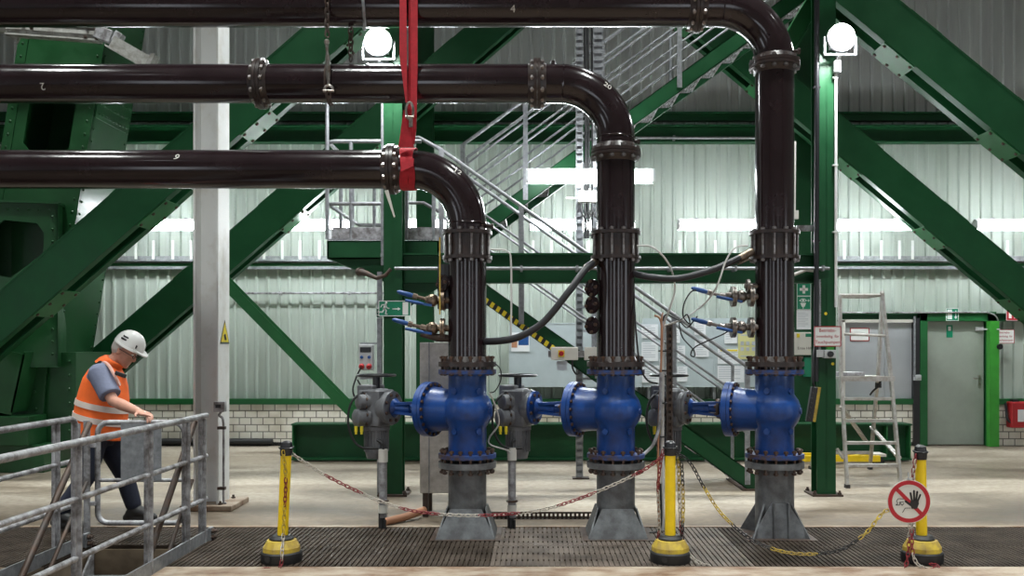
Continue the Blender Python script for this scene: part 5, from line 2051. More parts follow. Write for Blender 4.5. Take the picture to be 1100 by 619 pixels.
b.stroke([(0.08, 0.02), (0.08, 0.05)], 0.009, YS - 0.001, o_)
b.build('pictogram', 'sign_white', t, smooth=False)
t, c = sign('instruction_sheet', 'white instruction sheet between the eye wash sign and the first aid box', 'notice', 863.5, 343.5, YS, 0.215, 0.29, 'paper')
b = MB()
for i in range(10):
    wln = 0.15 if i % 3 else 0.11
    b.mm((c.x - 0.085, YS - 0.0012, c.z + 0.10 - i * 0.022), (c.x - 0.085 + wln, YS, c.z + 0.106 - i * 0.022))
b.build('printed_lines', 'paper_grey', t, smooth=False)
t = thing('first_aid_box', 'white first aid cabinet with brown lettering on the wall column', 'cabinet', P(863, 369, 13.85))
p, q = P(853, 381.5, 13.85), P(873, 357, 13.85)
b = MB()
b.mm((p.x, 13.85, p.z), (q.x + 0.05, 13.948, q.z))
b.build('box', 'offwhite', t, smooth=False, bevel=0.008)
b = MB()
text_on(b, 'Erste Hilfe', 0.055, ((p.x + q.x) / 2 + 0.03, 13.849, p.z + 0.10), thick=0.0008)
b.build('lettering', 'steel_dark', t, smooth=False)
b = MB()
b.mm((p.x + 0.17, 13.848, q.z - 0.07), (p.x + 0.27, 13.85, q.z - 0.02))
b.build('green_label', 'sign_green', t, smooth=False)
b = MB()
b.mm((p.x + 0.04, 13.848, q.z - 0.08), (p.x + 0.085, 13.85, q.z - 0.02))
b.build('yellow_label', 'sign_yellow', t, smooth=False)
b = MB()
b.mm((P(864, 0, 13.9).x, 13.89, P(0, 405, 13.9).z), (P(874, 0, 13.9).x, 13.948, P(0, 384, 13.9).z))
tag(b.build('green_panel', 'sign_green', smooth=False, bevel=0.004), 'green plastic panel below the first aid cabinet', 'panel')
# warning triangle on the side of the white column
tx = P(234.5, 0, 9.1).x + 0.003
t = thing('warning_sign', 'yellow warning triangle on the side of the white column', 'sign', (tx, 9.28, P(0, 357, 9.25).z))
zb_, zt_ = P(0, 369.5, 9.25).z, P(0, 343.5, 9.25).z
for (nm, m, k, dx) in (('border', 'black_gloss', 1.0, 0.0), ('yellow_field', 'sign_yellow', 0.80, 0.0012)):
    cz = zb_ + (zt_ - zb_) * 0.38
    b = MB()
    b.prism([V((tx + dx, 9.28 + (y_ - 9.28) * k, cz + (z_ - cz) * k)) for (y_, z_) in ((9.14, zb_), (9.42, zb_), (9.28, zt_))], (0.001, 0, 0))
    b.build(nm, m, t, smooth=False)
b = MB()
b.lathe([(0.022, 0), (0.022, 0.001)], (tx + 0.0022, 9.29, zb_ + 0.062), (1, 0, 0), 12)
b.prism([V((tx + 0.0022, 9.24, zb_ + 0.09)), V((tx + 0.0022, 9.30, zb_ + 0.10)), V((tx + 0.0022, 9.33, zb_ + 0.04)), V((tx + 0.0022, 9.27, zb_ + 0.035))], (0.001, 0, 0))
b.build('pictogram', 'black_gloss', t, smooth=False)
# escape signs over and on the door, fire sign
t, c = sign('exit_sign', 'green and white exit sign above the grey door', 'sign', 1023, 338, 14.893, 0.205, 0.205, 'sign_green', 'sign_white', 0.010)
b = MB()
b.mm((c.x - 0.08, 14.891, c.z - 0.075), (c.x - 0.005, 14.893, c.z + 0.08))
b.stroke([(0.055, 0.06), (0.055, -0.04)], 0.014, 14.892, (c.x, 0, c.z))
b.prism([V((c.x + 0.03, 14.8914, c.z - 0.035)), V((c.x + 0.08, 14.8914, c.z - 0.035)), V((c.x + 0.055, 14.8914, c.z - 0.075))], (0, 0.0012, 0))
b.build('pictogram', 'sign_white', t, smooth=False)
t, c = sign('door_label', 'small dark green label on the upper part of the grey door', 'sign', 1020, 356, YW - 0.125, 0.10, 0.20, 'sign_green')
b = MB()
b.mm((c.x - 0.022, YW - 0.127, c.z + 0.01), (c.x + 0.022, YW - 0.125, c.z + 0.075))
b.build('pictogram', 'sign_white', t, smooth=False)
t, c = sign('fire_sign', 'red fire extinguisher sign beside the foot of the lower right diagonal beam', 'sign', 1088, 338, 14.93, 0.21, 0.19, 'sign_red', 'sign_white', 0.005)
b = MB()
o_ = (c.x, 0, c.z)
b.mm((c.x - 0.065, 14.928, c.z - 0.06), (c.x - 0.02, 14.93, c.z + 0.025))
b.stroke([(-0.045, 0.03), (-0.045, 0.05), (-0.07, 0.045)], 0.012, 14.929, o_)
for dx in (0.025, 0.05, 0.07):
    b.stroke([(dx, -0.06), (dx + 0.012, -0.02), (dx - 0.005, 0.01), (dx + 0.008, 0.05)], 0.010, 14.929, o_)
b.build('pictogram', 'sign_white', t, smooth=False)

# switch box with black knob under the notice on the column
t = thing('switch_box', 'small grey switch box with black knob under the notice on the green column', 'switch box', P(890, 380, 9.85))
b = MB()
p, q = P(878, 384, 9.84), P(885.5, 376, 9.84)
b.mm((p.x, 9.86, p.z), (q.x, 9.94, q.z))
p, q = P(886, 385, 9.84), P(898, 376, 9.84)
b.mm((p.x, 9.84, p.z), (q.x, 9.94, q.z))
b.build('box', 'grey_box', t, smooth=False, bevel=0.005)
b = MB()
b.lathe([(0.034, 0), (0.03, 0.025), (0.01, 0.027)], P(892, 380.5, 9.84), (0, -1, 0), 18)
b.build('rotary_knob', 'black_gloss', t)
b = MB()
b.mm((P(889, 0, 9.84).x, 9.845, P(0, 376, 9.84).z), (P(896, 0, 9.84).x, 9.9, P(0, 373, 9.84).z))
b.build('green_cap', 'door_green', t, smooth=False)
for (px, py, nm) in ((887, 337, 'round yellow dot sticker on the green notice column'), (894.5, 391, 'yellow tag under the switch box on the green notice column')):
    b = MB()
    b.lathe([(0.016, 0.0), (0.016, 0.002)], P(px, py, 9.938), (0, -1, 0), 14)
    tag(b.build('sticker', 'sign_yellow'), nm, 'sticker')
b = MB()
b.tube([P(877.5, -40, 9.9), P(877.5, 100, 9.9), P(877, 280, 9.9), P(876.5, 410, 9.9)], 0.028, 12)
for py in (95, 260):
    b.mm((P(874, 0, 9.9).x, 9.88, P(0, py, 9.9).z), (P(881, 0, 9.9).x, 9.93, P(0, py, 9.9).z + 0.02))
tag(b.build('cable_duct', 'black_gloss'), 'black cable running down the left edge of the notice column', 'cable')
b = MB()
z = P(0, 382, 9.9).z
x0 = P(880.5, 0, 9.9).x
b.mm((x0 - 0.015, 9.91, z), (x0 + 0.015, 9.935, P(0, 300, 9.9).z))
for i in range(28):
    b.mm((x0 - 0.017, 9.906, z + 0.01 + i * 0.028), (x0 + 0.017, 9.912, z + 0.026 + i * 0.028))
tag(b.build('perforated_strip', 'galv', smooth=False), 'perforated galvanised strip on the notice column', 'strip')
t = thing('wall_bracket', 'perforated bracket arm with small white box beside the third riser', 'bracket', P(860, 245, 11.0))
b = MB()
b.mm((P(852, 0, 10.2).x, 10.05, P(0, 250, 10.2).z), (P(876, 0, 10.2).x, 10.09, P(0, 244, 10.2).z))
b.build('arm', 'galv_dirty', t, smooth=False)
b = MB()
b.mm((P(850, 0, 10.0).x, 10.0, P(0, 235, 10.0).z), (P(858, 0, 10.0).x, 10.06, P(0, 226, 10.0).z))
b.tube([P(853.5, 226, 10.03), P(854, 152, 10.03)], 0.012, 8)
b.tube([P(853, 295, 10.0), P(866, 290, 10.0), P(874, 291, 10.0)], 0.018, 8)
b.build('conduit_box', 'offwhite', t)
# pendant control by the column
t = thing('pendant_control', 'slanting black and orange handheld control hanging by the notice column', 'control', P(873, 455, 9.8))
pa, pb = P(869, 453, 9.8), P(875, 416, 9.8)
b = MB()
b.beam(pa, pb, 0.06, 0.07)
for i in range(6):
    c = pa.lerp(pb, 0.12 + 0.14 * i)
    b.lathe([(0.011, 0), (0.011, 0.012)], c + V((-0.02, -0.03, 0)), (0, -1, 0), 10)
b.build('grip', 'black_gloss', t, bevel=0.01)
b = MB()
b.beam(pa + V((0.045, 0, 0.0)), pb + V((0.045, 0, 0.0)), 0.064, 0.03)
b.build('side_strip', 'yellow_dirty', t, smooth=False)
b = MB()
b.tube(spline([pb + V((0, 0, 0.0)), pb + V((-0.02, 0, 0.1)), P(874, 380, 9.85), P(876, 370, 9.9)], 5), 0.012, 8)
b.build('cord', 'black', t)
# sockets combination on the column conduit
t = thing('socket_box', 'grey wall socket unit with two red sockets and dark display', 'socket box', P(393, 384, 9.95))
p, q = P(385.5, 398, 9.93), P(400, 370, 9.93)
b = MB()
b.mm((p.x, 9.93, p.z), (q.x, 10.05, q.z))
b.build('box', 'grey_box', t, smooth=False, bevel=0.008)
b = MB()
b.mm((p.x + 0.012, 9.926, q.z - 0.085), (q.x - 0.012, 9.932, q.z - 0.03))
b.build('display', 'black_gloss', t, smooth=False)
for dx in (0.03, 0.11):
    b = MB()
    c = V((p.x + dx, 9.93, p.z + 0.14))
    b.lathe([(0.018, 0), (0.016, 0.014)], c, (0, -1, 0), 12)
    b.build('blue_socket', 'lever_blue', t)
    b = MB()
    c = V((p.x + dx, 9.93, p.z + 0.045))
    b.lathe([(0.03, 0), (0.03, 0.02), (0.024, 0.035)], c, (0, -1, -0.3), 16)
    b.build('red_socket', 'red', t)
b = MB()
b.tube(spline([(p.x + 0.03, 9.9, p.z + 0.03), P(383, 405, 9.88), P(379, 420, 9.86), P(385, 432, 9.86), P(392, 425, 9.86), P(384, 408, 9.86)], 6), 0.009, 8)
b.build('cable', 'black', t)
b = MB()
b.mm((p.x - 0.01, 10.05, p.z - 0.1), (q.x + 0.07, 10.07, p.z - 0.06))
b.mm((p.x - 0.01, 10.05, q.z + 0.0), (q.x + 0.07, 10.07, q.z + 0.02))
b.mm((P(405, 0, 10.0).x, 10.0, 0.0), (P(410, 0, 10.0).x, 10.05, P(0, 292, 10.0).z))
b.build('mounting_post', 'galv', t, smooth=False)
# camera-like sensor box beside the door and door contacts
t = thing('sensor_box', 'small pale sensor box with black lens right of the grey door', 'sensor', P(1070, 372, 14.8))
b = MB()
p, q = P(1064, 377, 14.8), P(1074, 368, 14.8)
b.mm((p.x, 14.8, p.z), (q.x, 14.9, q.z))
b.build('box', 'offwhite', t, smooth=False, bevel=0.006)
b = MB()
b.lathe([(0.05, 0), (0.045, 0.04)], P(1073, 372.5, 14.8), (0.2, -1, 0), 16)
b.build('lens', 'black_gloss', t)
b = MB()
b.tube(spline([P(1070, 377, 14.82), P(1071, 384, 14.82), P(1068, 390, 14.85)], 5), 0.012, 8)
b.build('cable', 'black', t)
for (px, lb) in ((987, 'small grey contact box on the left post of the grey door'), (1067, 'small grey contact box on the right post of the grey door')):
    b = MB()
    p, q = P(px - 3.5, 409, 14.8), P(px + 3.5, 403, 14.8)
    b.mm((p.x, 14.82, p.z), (q.x, 14.9, q.z))
    b.mm((p.x + 0.02, 14.80, p.z + 0.03), (q.x - 0.02, 14.83, q.z - 0.02))
    tag(b.build('contact_box', 'grey_box', smooth=False, bevel=0.004), lb, 'box')
b = MB()
zc = P(0, 335, 14.9).z
b.tube([P(905, 336, 14.88), P(985, 336, 14.88), P(1060, 335.5, 14.88), P(1068, 338, 14.88)], 0.014, 8)
b.tube(spline([P(1060, 335, 14.86), P(1070, 340, 14.86), P(1072, 347, 14.86), P(1068, 352, 14.86)], 5), 0.010, 8)
tag(b.build('door_conduit', 'galv_dirty'), 'grey conduit running over the grey door frame', 'conduit')
b = MB()
b.tube([P(982.5, 340, 14.84), P(982.5, 405, 14.84)], 0.018, 8)
tag(b.build('door_conduit', 'galv'), 'upright grey conduit on the left post of the grey door', 'conduit')
# fire extinguisher box
t = thing('extinguisher_box', 'red extinguisher box with white label at the right edge', 'fire extinguisher', P(1094, 446, 14.8))
p, q = P(1086.5, 460, 14.75), P(1106, 432, 14.75)
b = MB()
b.mm((p.x, 14.75, p.z), (q.x, 14.93, q.z))
b.build('cabinet', 'red', t, smooth=False, bevel=0.02)
b = MB()
b.mm((p.x + 0.10, 14.745, p.z + 0.10), (q.x - 0.03, 14.75, q.z - 0.12))
b.build('label', 'paper', t, smooth=False)
b = MB()
b.tube(spline([P(1087, 455, 14.78), P(1082, 450, 14.8), P(1081, 440, 14.85), P(1080, 433, 14.88)], 5), 0.018, 8)
b.build('hose', 'black', t)
b = MB()
b.mm((p.x + 0.05, 14.8, q.z - 0.01), (p.x + 0.15, 14.9, q.z + 0.035))
b.build('handle', 'black_gloss', t, smooth=False)

# notice boards along the wall
YB = 14.75
t = thing('notice_board', 'blue grey sheet board on the wall behind the red and yellow switch', 'notice board', P(618, 380, YB))
p, q = P(547, 416, YB), P(690, 347, YB)
b = MB()
b.mm((p.x, YB, p.z), (q.x, YB + 0.04, q.z))
b.mm((p.x, YB - 0.006, p.z), (p.x + 0.02, YB, q.z))
b.mm((p.x, YB - 0.006, q.z - 0.02), (q.x, YB, q.z))
b.build('sheet', 'panel', t, smooth=False)
for x in (p.x + 0.1, (p.x + q.x) / 2, q.x - 0.1):
    b = MB()
    b.mm((x - 0.02, YB + 0.04, 0.76), (x + 0.02, YW - 0.062, q.z - 0.05))
    b.build('rear_strut', 'galv', t, smooth=False)
t = thing('notice_board', 'pale green notice board covered with sheets behind the stair handrails', 'notice board', P(770, 380, YB))
p, q = P(690.5, 416, YB), P(845, 342, YB)
b = MB()
b.mm((p.x, YB, p.z), (q.x, YB + 0.04, q.z))
b.mm((p.x + 1.12, YB - 0.008, p.z), (p.x + 1.15, YB, q.z))
b.build('sheet', 'panel', t, smooth=False)
for x in (p.x + 0.1, (p.x + q.x) / 2, q.x - 0.1):
    b = MB()
    b.mm((x - 0.02, YB + 0.04, 0.76), (x + 0.02, YW - 0.062, q.z - 0.05))
    b.build('rear_strut', 'galv', t, smooth=False)
t, c = sign('poster', 'colourful blue and red poster with white foot beside the hazard tape', 'poster', 559, 367.5, YB - 0.012, 0.29, 0.30, 'paper')
b = MB()
b.mm((c.x - 0.03, YB - 0.014, c.z - 0.05), (c.x + 0.13, YB - 0.012, c.z + 0.10))
b.build('blue_picture', 'lever_blue', t, smooth=False)
b = MB()
b.mm((c.x - 0.14, YB - 0.014, c.z - 0.09), (c.x - 0.05, YB - 0.012, c.z + 0.02))
b.build('red_picture', 'copper', t, smooth=False)
sheets = [(698, 356, .26, .22), (698, 378, .26, .30), (699, 402, .27, .27), (712, 400, .10, .40), (726, 360, .13, .25), (732, 380, .12, .25), (733, 402, .16, .24), (752, 353, .18, .20), (754, 374, .22, .28), (785, 361, .20, .24), (784, 383, .38, .24), (785, 402, .42, .26)]
ord_ = ['topmost sheet of the column nearest the middle riser', 'second sheet down in the column nearest the middle riser', 'lowest sheet of the column nearest the middle riser', 'narrow tall sheet right of the upright conduits', 'small sheet with dark blue emblem near the handrail post', 'plain sheet under the one with the dark blue emblem', 'lowest sheet beside the handrail post', 'upper sheet under the dangling sensor wires', 'large blank sheet under the dangling sensor wires', 'sheet behind the lower blue lever', 'sheet with yellow heading left of the yellow poster', 'large pale sheet left of the third valve bonnet']
for (px, py, w, h), lb in zip(sheets, ord_):
    t, c = sign('notice_sheet', lb + ' on the green notice board', 'notice', px, py, YB - 0.012, w, h, 'paper')
    b = MB()
    n = max(3, int(h / 0.035))
    for i in range(n - 1):
        ww = (w - 0.04) * (0.9 if i % 4 else 0.6)
        b.mm((c.x - w / 2 + 0.02, YB - 0.0135, c.z + h / 2 - 0.03 - i * 0.035), (c.x - w / 2 + 0.02 + ww, YB - 0.012, c.z + h / 2 - 0.02 - i * 0.035))
    b.build('printed_lines', 'paper_grey', t, smooth=False)
    if 'emblem' in lb and 'under' not in lb:
        b = MB()
        b.mm((c.x - 0.05, YB - 0.015, c.z - 0.1), (c.x - 0.005, YB - 0.0135, c.z + 0.06))
        b.build('emblem', 'lever_blue', t, smooth=False)
    if 'yellow' in lb:
        b = MB()
        b.mm((c.x - 0.15, YB - 0.015, c.z + 0.08), (c.x + 0.12, YB - 0.0135, c.z + 0.11))
        b.build('heading', 'sign_yellow', t, smooth=False)
t, c = sign('poster', 'yellow poster with rows of hand pictograms beside the third riser', 'poster', 803, 371, YB - 0.016, 0.30, 0.44, 'poster_yellow')
b = MB()
for i in range(3):
    for j in range(2):
        b.mm((c.x - 0.11 + i * 0.09, YB - 0.018, c.z - 0.09 + j * 0.09), (c.x - 0.06 + i * 0.09, YB - 0.016, c.z - 0.03 + j * 0.09))
b.mm((c.x - 0.11, YB - 0.018, c.z + 0.15), (c.x + 0.08, YB - 0.016, c.z + 0.17))
b.mm((c.x - 0.11, YB - 0.018, c.z - 0.18), (c.x + 0.08, YB - 0.016, c.z - 0.165))
b.build('pictogram', 'paper_grey', t, smooth=False)

# ------------------------------------------------------------------ STEP LADDER AND TROLLEY
t = thing('step_ladder', 'aluminium platform step ladder standing beside the notice column', 'ladder', (3.6, 11.0, 0))
fl0, fl1 = P(910, 524, 10.5), P(967.5, 524, 10.5)
pl0, pl1 = P(903.5, 405, 10.85), P(957, 405, 10.85)
tl0, tl1 = P(902, 317, 10.85), P(947.5, 317, 10.85)
zpl = pl0.z
rr0, rr1 = V((pl0.x + 0.02, 12.1, 0)), V((P(934.5, 500, 12.1).x, 12.1, 0))
def stile(mb, pts, w=0.03, d=0.06):
    for a, c_ in zip(pts, pts[1:]):
        mb.beam(a, c_, w, d, (1, 0, 0))
for (f, p, tl) in ((fl0, pl0, tl0), (fl1, pl1, tl1)):
    b = MB()
    stile(b, [V((f.x, f.y, 0.02)), p, tl])
    so = b.build('front_stile', 'alu', t, smooth=False)
    b = MB()
    b.box((f.x, f.y, 0.02), (0.045, 0.08, 0.04))
    b.build('foot_cap', 'black', so, smooth=False)
for (r_, top) in ((rr0, V((pl0.x + 0.03, 11.4, zpl))), (rr1, V((P(943, 0, 11.4).x, 11.4, zpl)))):
    b = MB()
    stile(b, [r_ + V((0, 0, 0.02)), top, V((top.x + 0.02, 11.3, P(0, 317, 11.3).z))])
    so = b.build('rear_stile', 'alu', t, smooth=False)
    b = MB()
    b.box((r_.x, r_.y, 0.02), (0.045, 0.08, 0.04))
    b.build('foot_cap', 'black', so, smooth=False)
for i in range(1, 5):
    f = i / 5
    a, c_ = V((fl0.x, fl0.y, 0)).lerp(pl0, f), V((fl1.x, fl1.y, 0)).lerp(pl1, f)
    b = MB()
    b.mm((a.x, a.y - 0.03, a.z - 0.02), (c_.x, a.y + 0.07, a.z + 0.012))
    b.build('tread', 'alu', t, smooth=False)
b = MB()
b.mm((pl0.x - 0.02, 10.82, zpl - 0.03), (pl1.x + 0.03, 11.45, zpl))
b.mm((pl0.x - 0.02, 10.80, zpl - 0.05), (pl1.x + 0.03, 10.83, zpl + 0.01))
b.build('platform', 'alu', t, smooth=False)
b = MB()
b.mm((pl0.x, 11.0, zpl), (pl1.x - 0.25, 11.35, zpl + 0.05))
b.build('platform_mat', 'galv_dirty', t, smooth=False, bevel=0.005)
b = MB()
b.tube([tl0, tl1], 0.017, 8)
b.tube([V((tl0.x, 11.3, tl0.z)), V((tl1.x, 11.3, tl1.z)), tl1], 0.017, 8)
b.sphere(tl1 + V((0, 0, 0.02)), 0.03, 10)
b.build('guard_rail', 'alu', t)
b = MB()
b.tube([P(907, 359, 10.85), P(953.5, 361, 10.85)], 0.017, 8)
b.build('guard_rail', 'alu', t)
for (a, c_, m) in ((P(904, 437, 10.75), V((rr1.x - 0.1, 11.9, 0.35)), 'alu'), (P(966, 492, 10.6), P(936, 459, 11.9), 'alu'), (P(899, 482, 10.65), P(906, 493, 10.6), 'alu')):
    b = MB()
    b.beam(a, c_, 0.02, 0.05, (0, 0, 1))
    b.build('brace', m, t, smooth=False)
b = MB()
b.beam(V((rr0.x, 12.05, 0.22)), V((rr1.x, 12.05, 0.22)), 0.03, 0.04)
b.build('cross_bar', 'alu', t, smooth=False)
b = MB()
b.box(P(943.5, 414, 11.2), (0.06, 0.05, 0.06))
b.tube(spline([P(943.5, 414, 11.2), P(947, 408, 11.1), P(951, 405, 10.95)], 4), 0.014, 8)
b.tube(spline([P(943, 416, 11.2), P(938, 420, 11.3), P(935, 424, 11.4)], 4), 0.012, 8)
tag(b.build('locking_strap', 'black', t), 'black locking strap')
t = thing('floor_trolley', 'low yellow trolley bar with small wheel behind the step ladder', 'trolley', P(908, 503, 12.3))
b = MB()
p, q = P(848, 0, 12.3).x, P(946, 0, 12.3).x
b.mm((p, 12.3, 0.07), (q, 12.36, 0.15))
b.mm((p, 12.62, 0.07), (q, 12.68, 0.15))
b.mm((p, 12.3, 0.09), (p + 0.06, 12.68, 0.15))
b.mm((q - 0.3, 12.3, 0.09), (q - 0.24, 12.68, 0.15))
b.build('frame', 'yellow', t, smooth=False, bevel=0.004)
b = MB()
b.mm((q - 0.05, 12.36, 0.13), (q + 0.10, 12.62, 0.165))
b.build('wheel_bracket', 'offwhite', t, smooth=False)
for (x, y) in ((q + 0.02, 12.40), (q + 0.02, 12.58), (p + 0.1, 12.48)):
    b = MB()
    b.lathe([(0.03, -0.025), (0.062, -0.02), (0.062, 0.02), (0.03, 0.025)], (x, y, 0.064), (0, 1, 0), 20)
    b.build('wheel', 'black', t)
# ------------------------------------------------------------------ STAIR PIT RAILINGS AND GATE
HR = 1.03
XA, XB = -2.70, -3.62         # the two railings along the pit
def rail_side(name, label, X, y_end, posts, toe_x, curved):
    t = thing(name, label, 'railing', (X, y_end, 0))
    y0 = 3.2
    b = MB()
    if curved:
        cor = arc_pts((X, y_end - 0.08, HR - 0.08), (0, 0, 1), (0, 1, 0), 0.08, 0, PI / 2, 6)
        b.tube([(X, y0, HR)] + cor + [(X, y_end, 0.75)], 0.024, 12)
    else:
        b.tube([(X, y0, HR), (X, y_end + 0.06, HR), (X, y_end + 0.08, HR)], [0.024, 0.024, 0.015], 12)
    b.build('handrail', 'galv_dirty', t)
    for z in (0.70, 0.35):
        b = MB()
        b.tube([(X, y0, z), (X, y_end + (0.06 if not curved else 0.0), z)], 0.019, 10)
        b.build('knee_rail', 'galv_dirty', t)
    for (y, w) in posts:
        b = MB()
        b.mm((X - 0.008, y - w / 2, -0.12), (X + 0.008, y + w / 2, HR))
        b.mm((X - 0.03, y - 0.008, -0.12), (X + 0.03, y + 0.008, HR - 0.02))
        b.build('post', 'galv_dirty', t, smooth=False)
    b = MB()
    b.mm((toe_x - 0.006, y0, -0.16), (toe_x + 0.006, y_end + 0.12, 0.10))
    b.mm((toe_x - 0.006, y_end + 0.04, 0.0), (toe_x + 0.02, y_end + 0.12, 0.11))
    b.build('toe_board', 'galv', t, smooth=False)
    for zz in (0.03, 0.08):
        put('bolt', bm_, t, (toe_x + 0.02, y_end + 0.08, zz), (1, 0, 0))
    return t


rail_side('pit_railing', 'weathered grey railing with toe board along the near right side of the stair pit', XA, 7.58, ((7.55, 0.07), (7.2, 0.05), (6.5, 0.06), (5.48, 0.06), (4.5, 0.06)), -2.68, False)
rail_side('pit_railing', 'weathered grey railing on the far left side of the stair pit', XB, 7.33, ((7.03, 0.06), (6.0, 0.06), (5.0, 0.06)), -3.58, True)
# gate at the head of the stair
YG = 7.62
t = thing('pit_gate', 'grey tubular gate with sheet panel, closed in front of the man', 'gate', (-3.2, YG, 0))
gx0_, gx1_ = P(105, 0, YG).x, P(198, 0, YG).x
gz0, gz1 = P(0, 562, YG).z, P(0, 454, YG).z
rr = 0.09
pts = []
for (cx, cz, a0) in ((gx1_ - rr, gz1 - rr, 0), (gx0_ + rr, gz1 - rr, PI / 2), (gx0_ + rr, gz0 + rr, PI), (gx1_ - rr, gz0 + rr, 3 * PI / 2)):
    pts += arc_pts((cx, YG, cz), (1, 0, 0), (0, 0, 1), rr, a0, a0 + PI / 2, 6)
b = MB()
b.tube(pts, 0.022, 12, closed=True)
b.build('gate_frame', 'galv_dirty', t)
b = MB()
zm_ = P(0, 516, YG).z
b.tube([(gx0_, YG, zm_), (gx1_, YG, zm_)], 0.016, 10)
b.build('cross_bar', 'galv_dirty', t)
b = MB()
p, q = P(131, 516, YG), P(174.5, 455, YG)
b.mm((p.x, YG - 0.022, p.z), (q.x, YG - 0.018, q.z))
b.build('sheet_panel', 'galv', t, smooth=False)
b = MB()
b.tube([(gx0_ - 0.065, YG - 0.05, -0.1), (gx0_ - 0.065, YG - 0.05, gz1 + 0.02)], 0.026, 12)
b.mm((gx0_ - 0.065, YG - 0.055, gz0 + 0.15), (gx0_, YG + 0.0, gz0 + 0.18))
b.mm((gx0_ - 0.065, YG - 0.055, gz1 - 0.2), (gx0_, YG + 0.0, gz1 - 0.17))
b.build('hinge_post', 'galv_dirty', t)
b = MB()
b.beam((gx0_ - 0.09, 7.44, -0.1), (gx0_ - 0.09, 7.44, HR - 0.05), 0.05, 0.05)
b.build('hinge_post', 'galv_dirty', t)

# the stair going down into the pit
t = thing('pit_stair', 'steel stair descending into the pit below the gate', 'stairs', (-3.15, 7.4, 0))
for k in range(9):
    b = MB()
    z = -0.20 - 0.22 * k
    y = 7.32 - 0.23 * k
    b.mm((PX0 + 0.05, y - 0.24, z - 0.035), (PX1 - 0.05, y, z))
    b.mm((PX0 + 0.05, y - 0.24, z - 0.06), (PX1 - 0.05, y - 0.232, z + 0.006))
    b.build('tread', 'galv', t, smooth=False)
for x in (PX0 + 0.03, PX1 - 0.05):
    b = MB()
    b.hexa([V((x + e, y, z + h)) for e in (0, 0.015) for (y, z) in ((7.42, -0.12), (5.2, -2.22)) for h in (-0.11, 0.11)])
    b.build('stringer', 'galv_dirty', t, smooth=False)
for x, yt in ((PX0 + 0.035, 7.36), (PX1 + 0.015, 7.50)):
    b = MB()
    b.tube([(x, yt, HR - 0.04), (x, yt - 1.0, HR - 1.04), (x, yt - 2.2, HR - 2.24)], 0.024, 12)
    b.build('handrail', 'steel_dark', t)
    b = MB()
    b.tube([(x, yt - 0.05, HR - 0.50), (x, yt - 2.0, HR - 2.45)], 0.015, 10)
    b.build('knee_rail', 'steel_dark', t)
    b = MB()
    b.tube([(x, yt - 0.95, -1.1), (x, yt - 0.95, HR - 0.98)], 0.018, 10)
    b.build('post', 'galv_dirty', t)

# box, clamps and conduit on the white column
wx = P(234.5, 0, 9.1).x
t = thing('wall_switch', 'small grey switch box on the white column above the railing end', 'switch box', P(236, 438, 9.0))
b = MB()
p, q = P(228.5, 443, 9.0), P(240, 432, 9.0)
b.mm((p.x, 9.02, p.z), (q.x, 9.1, q.z))
b.build('box', 'galv_dirty', t, smooth=False, bevel=0.005)
b = MB()
b.mm((p.x + 0.02, 9.015, p.z + 0.04), (q.x - 0.03, 9.021, q.z - 0.025))
b.build('window', 'black_gloss', t, smooth=False)
b = MB()
xx = wx + 0.045
b.tube(spline([P(239, 441, 9.06), (xx - 0.03, 9.08, P(0, 446, 9.1).z), (xx, 9.10, P(0, 451, 9.1).z), (xx, 9.12, P(0, 470, 9.1).z), (xx, 9.12, P(0, 540, 9.1).z), (xx + 0.02, 9.12, 0.07)], 6), 0.012, 8)
b.build('conduit', 'galv_dirty', t)
for py in (460, 525):
    b = MB()
    z = P(0, py, 9.1).z
    b.mm((wx - 0.01, 9.095, z - 0.014), (xx + 0.02, 9.14, z + 0.014))
    b.build('clamp', 'steel_dark', t, smooth=False)

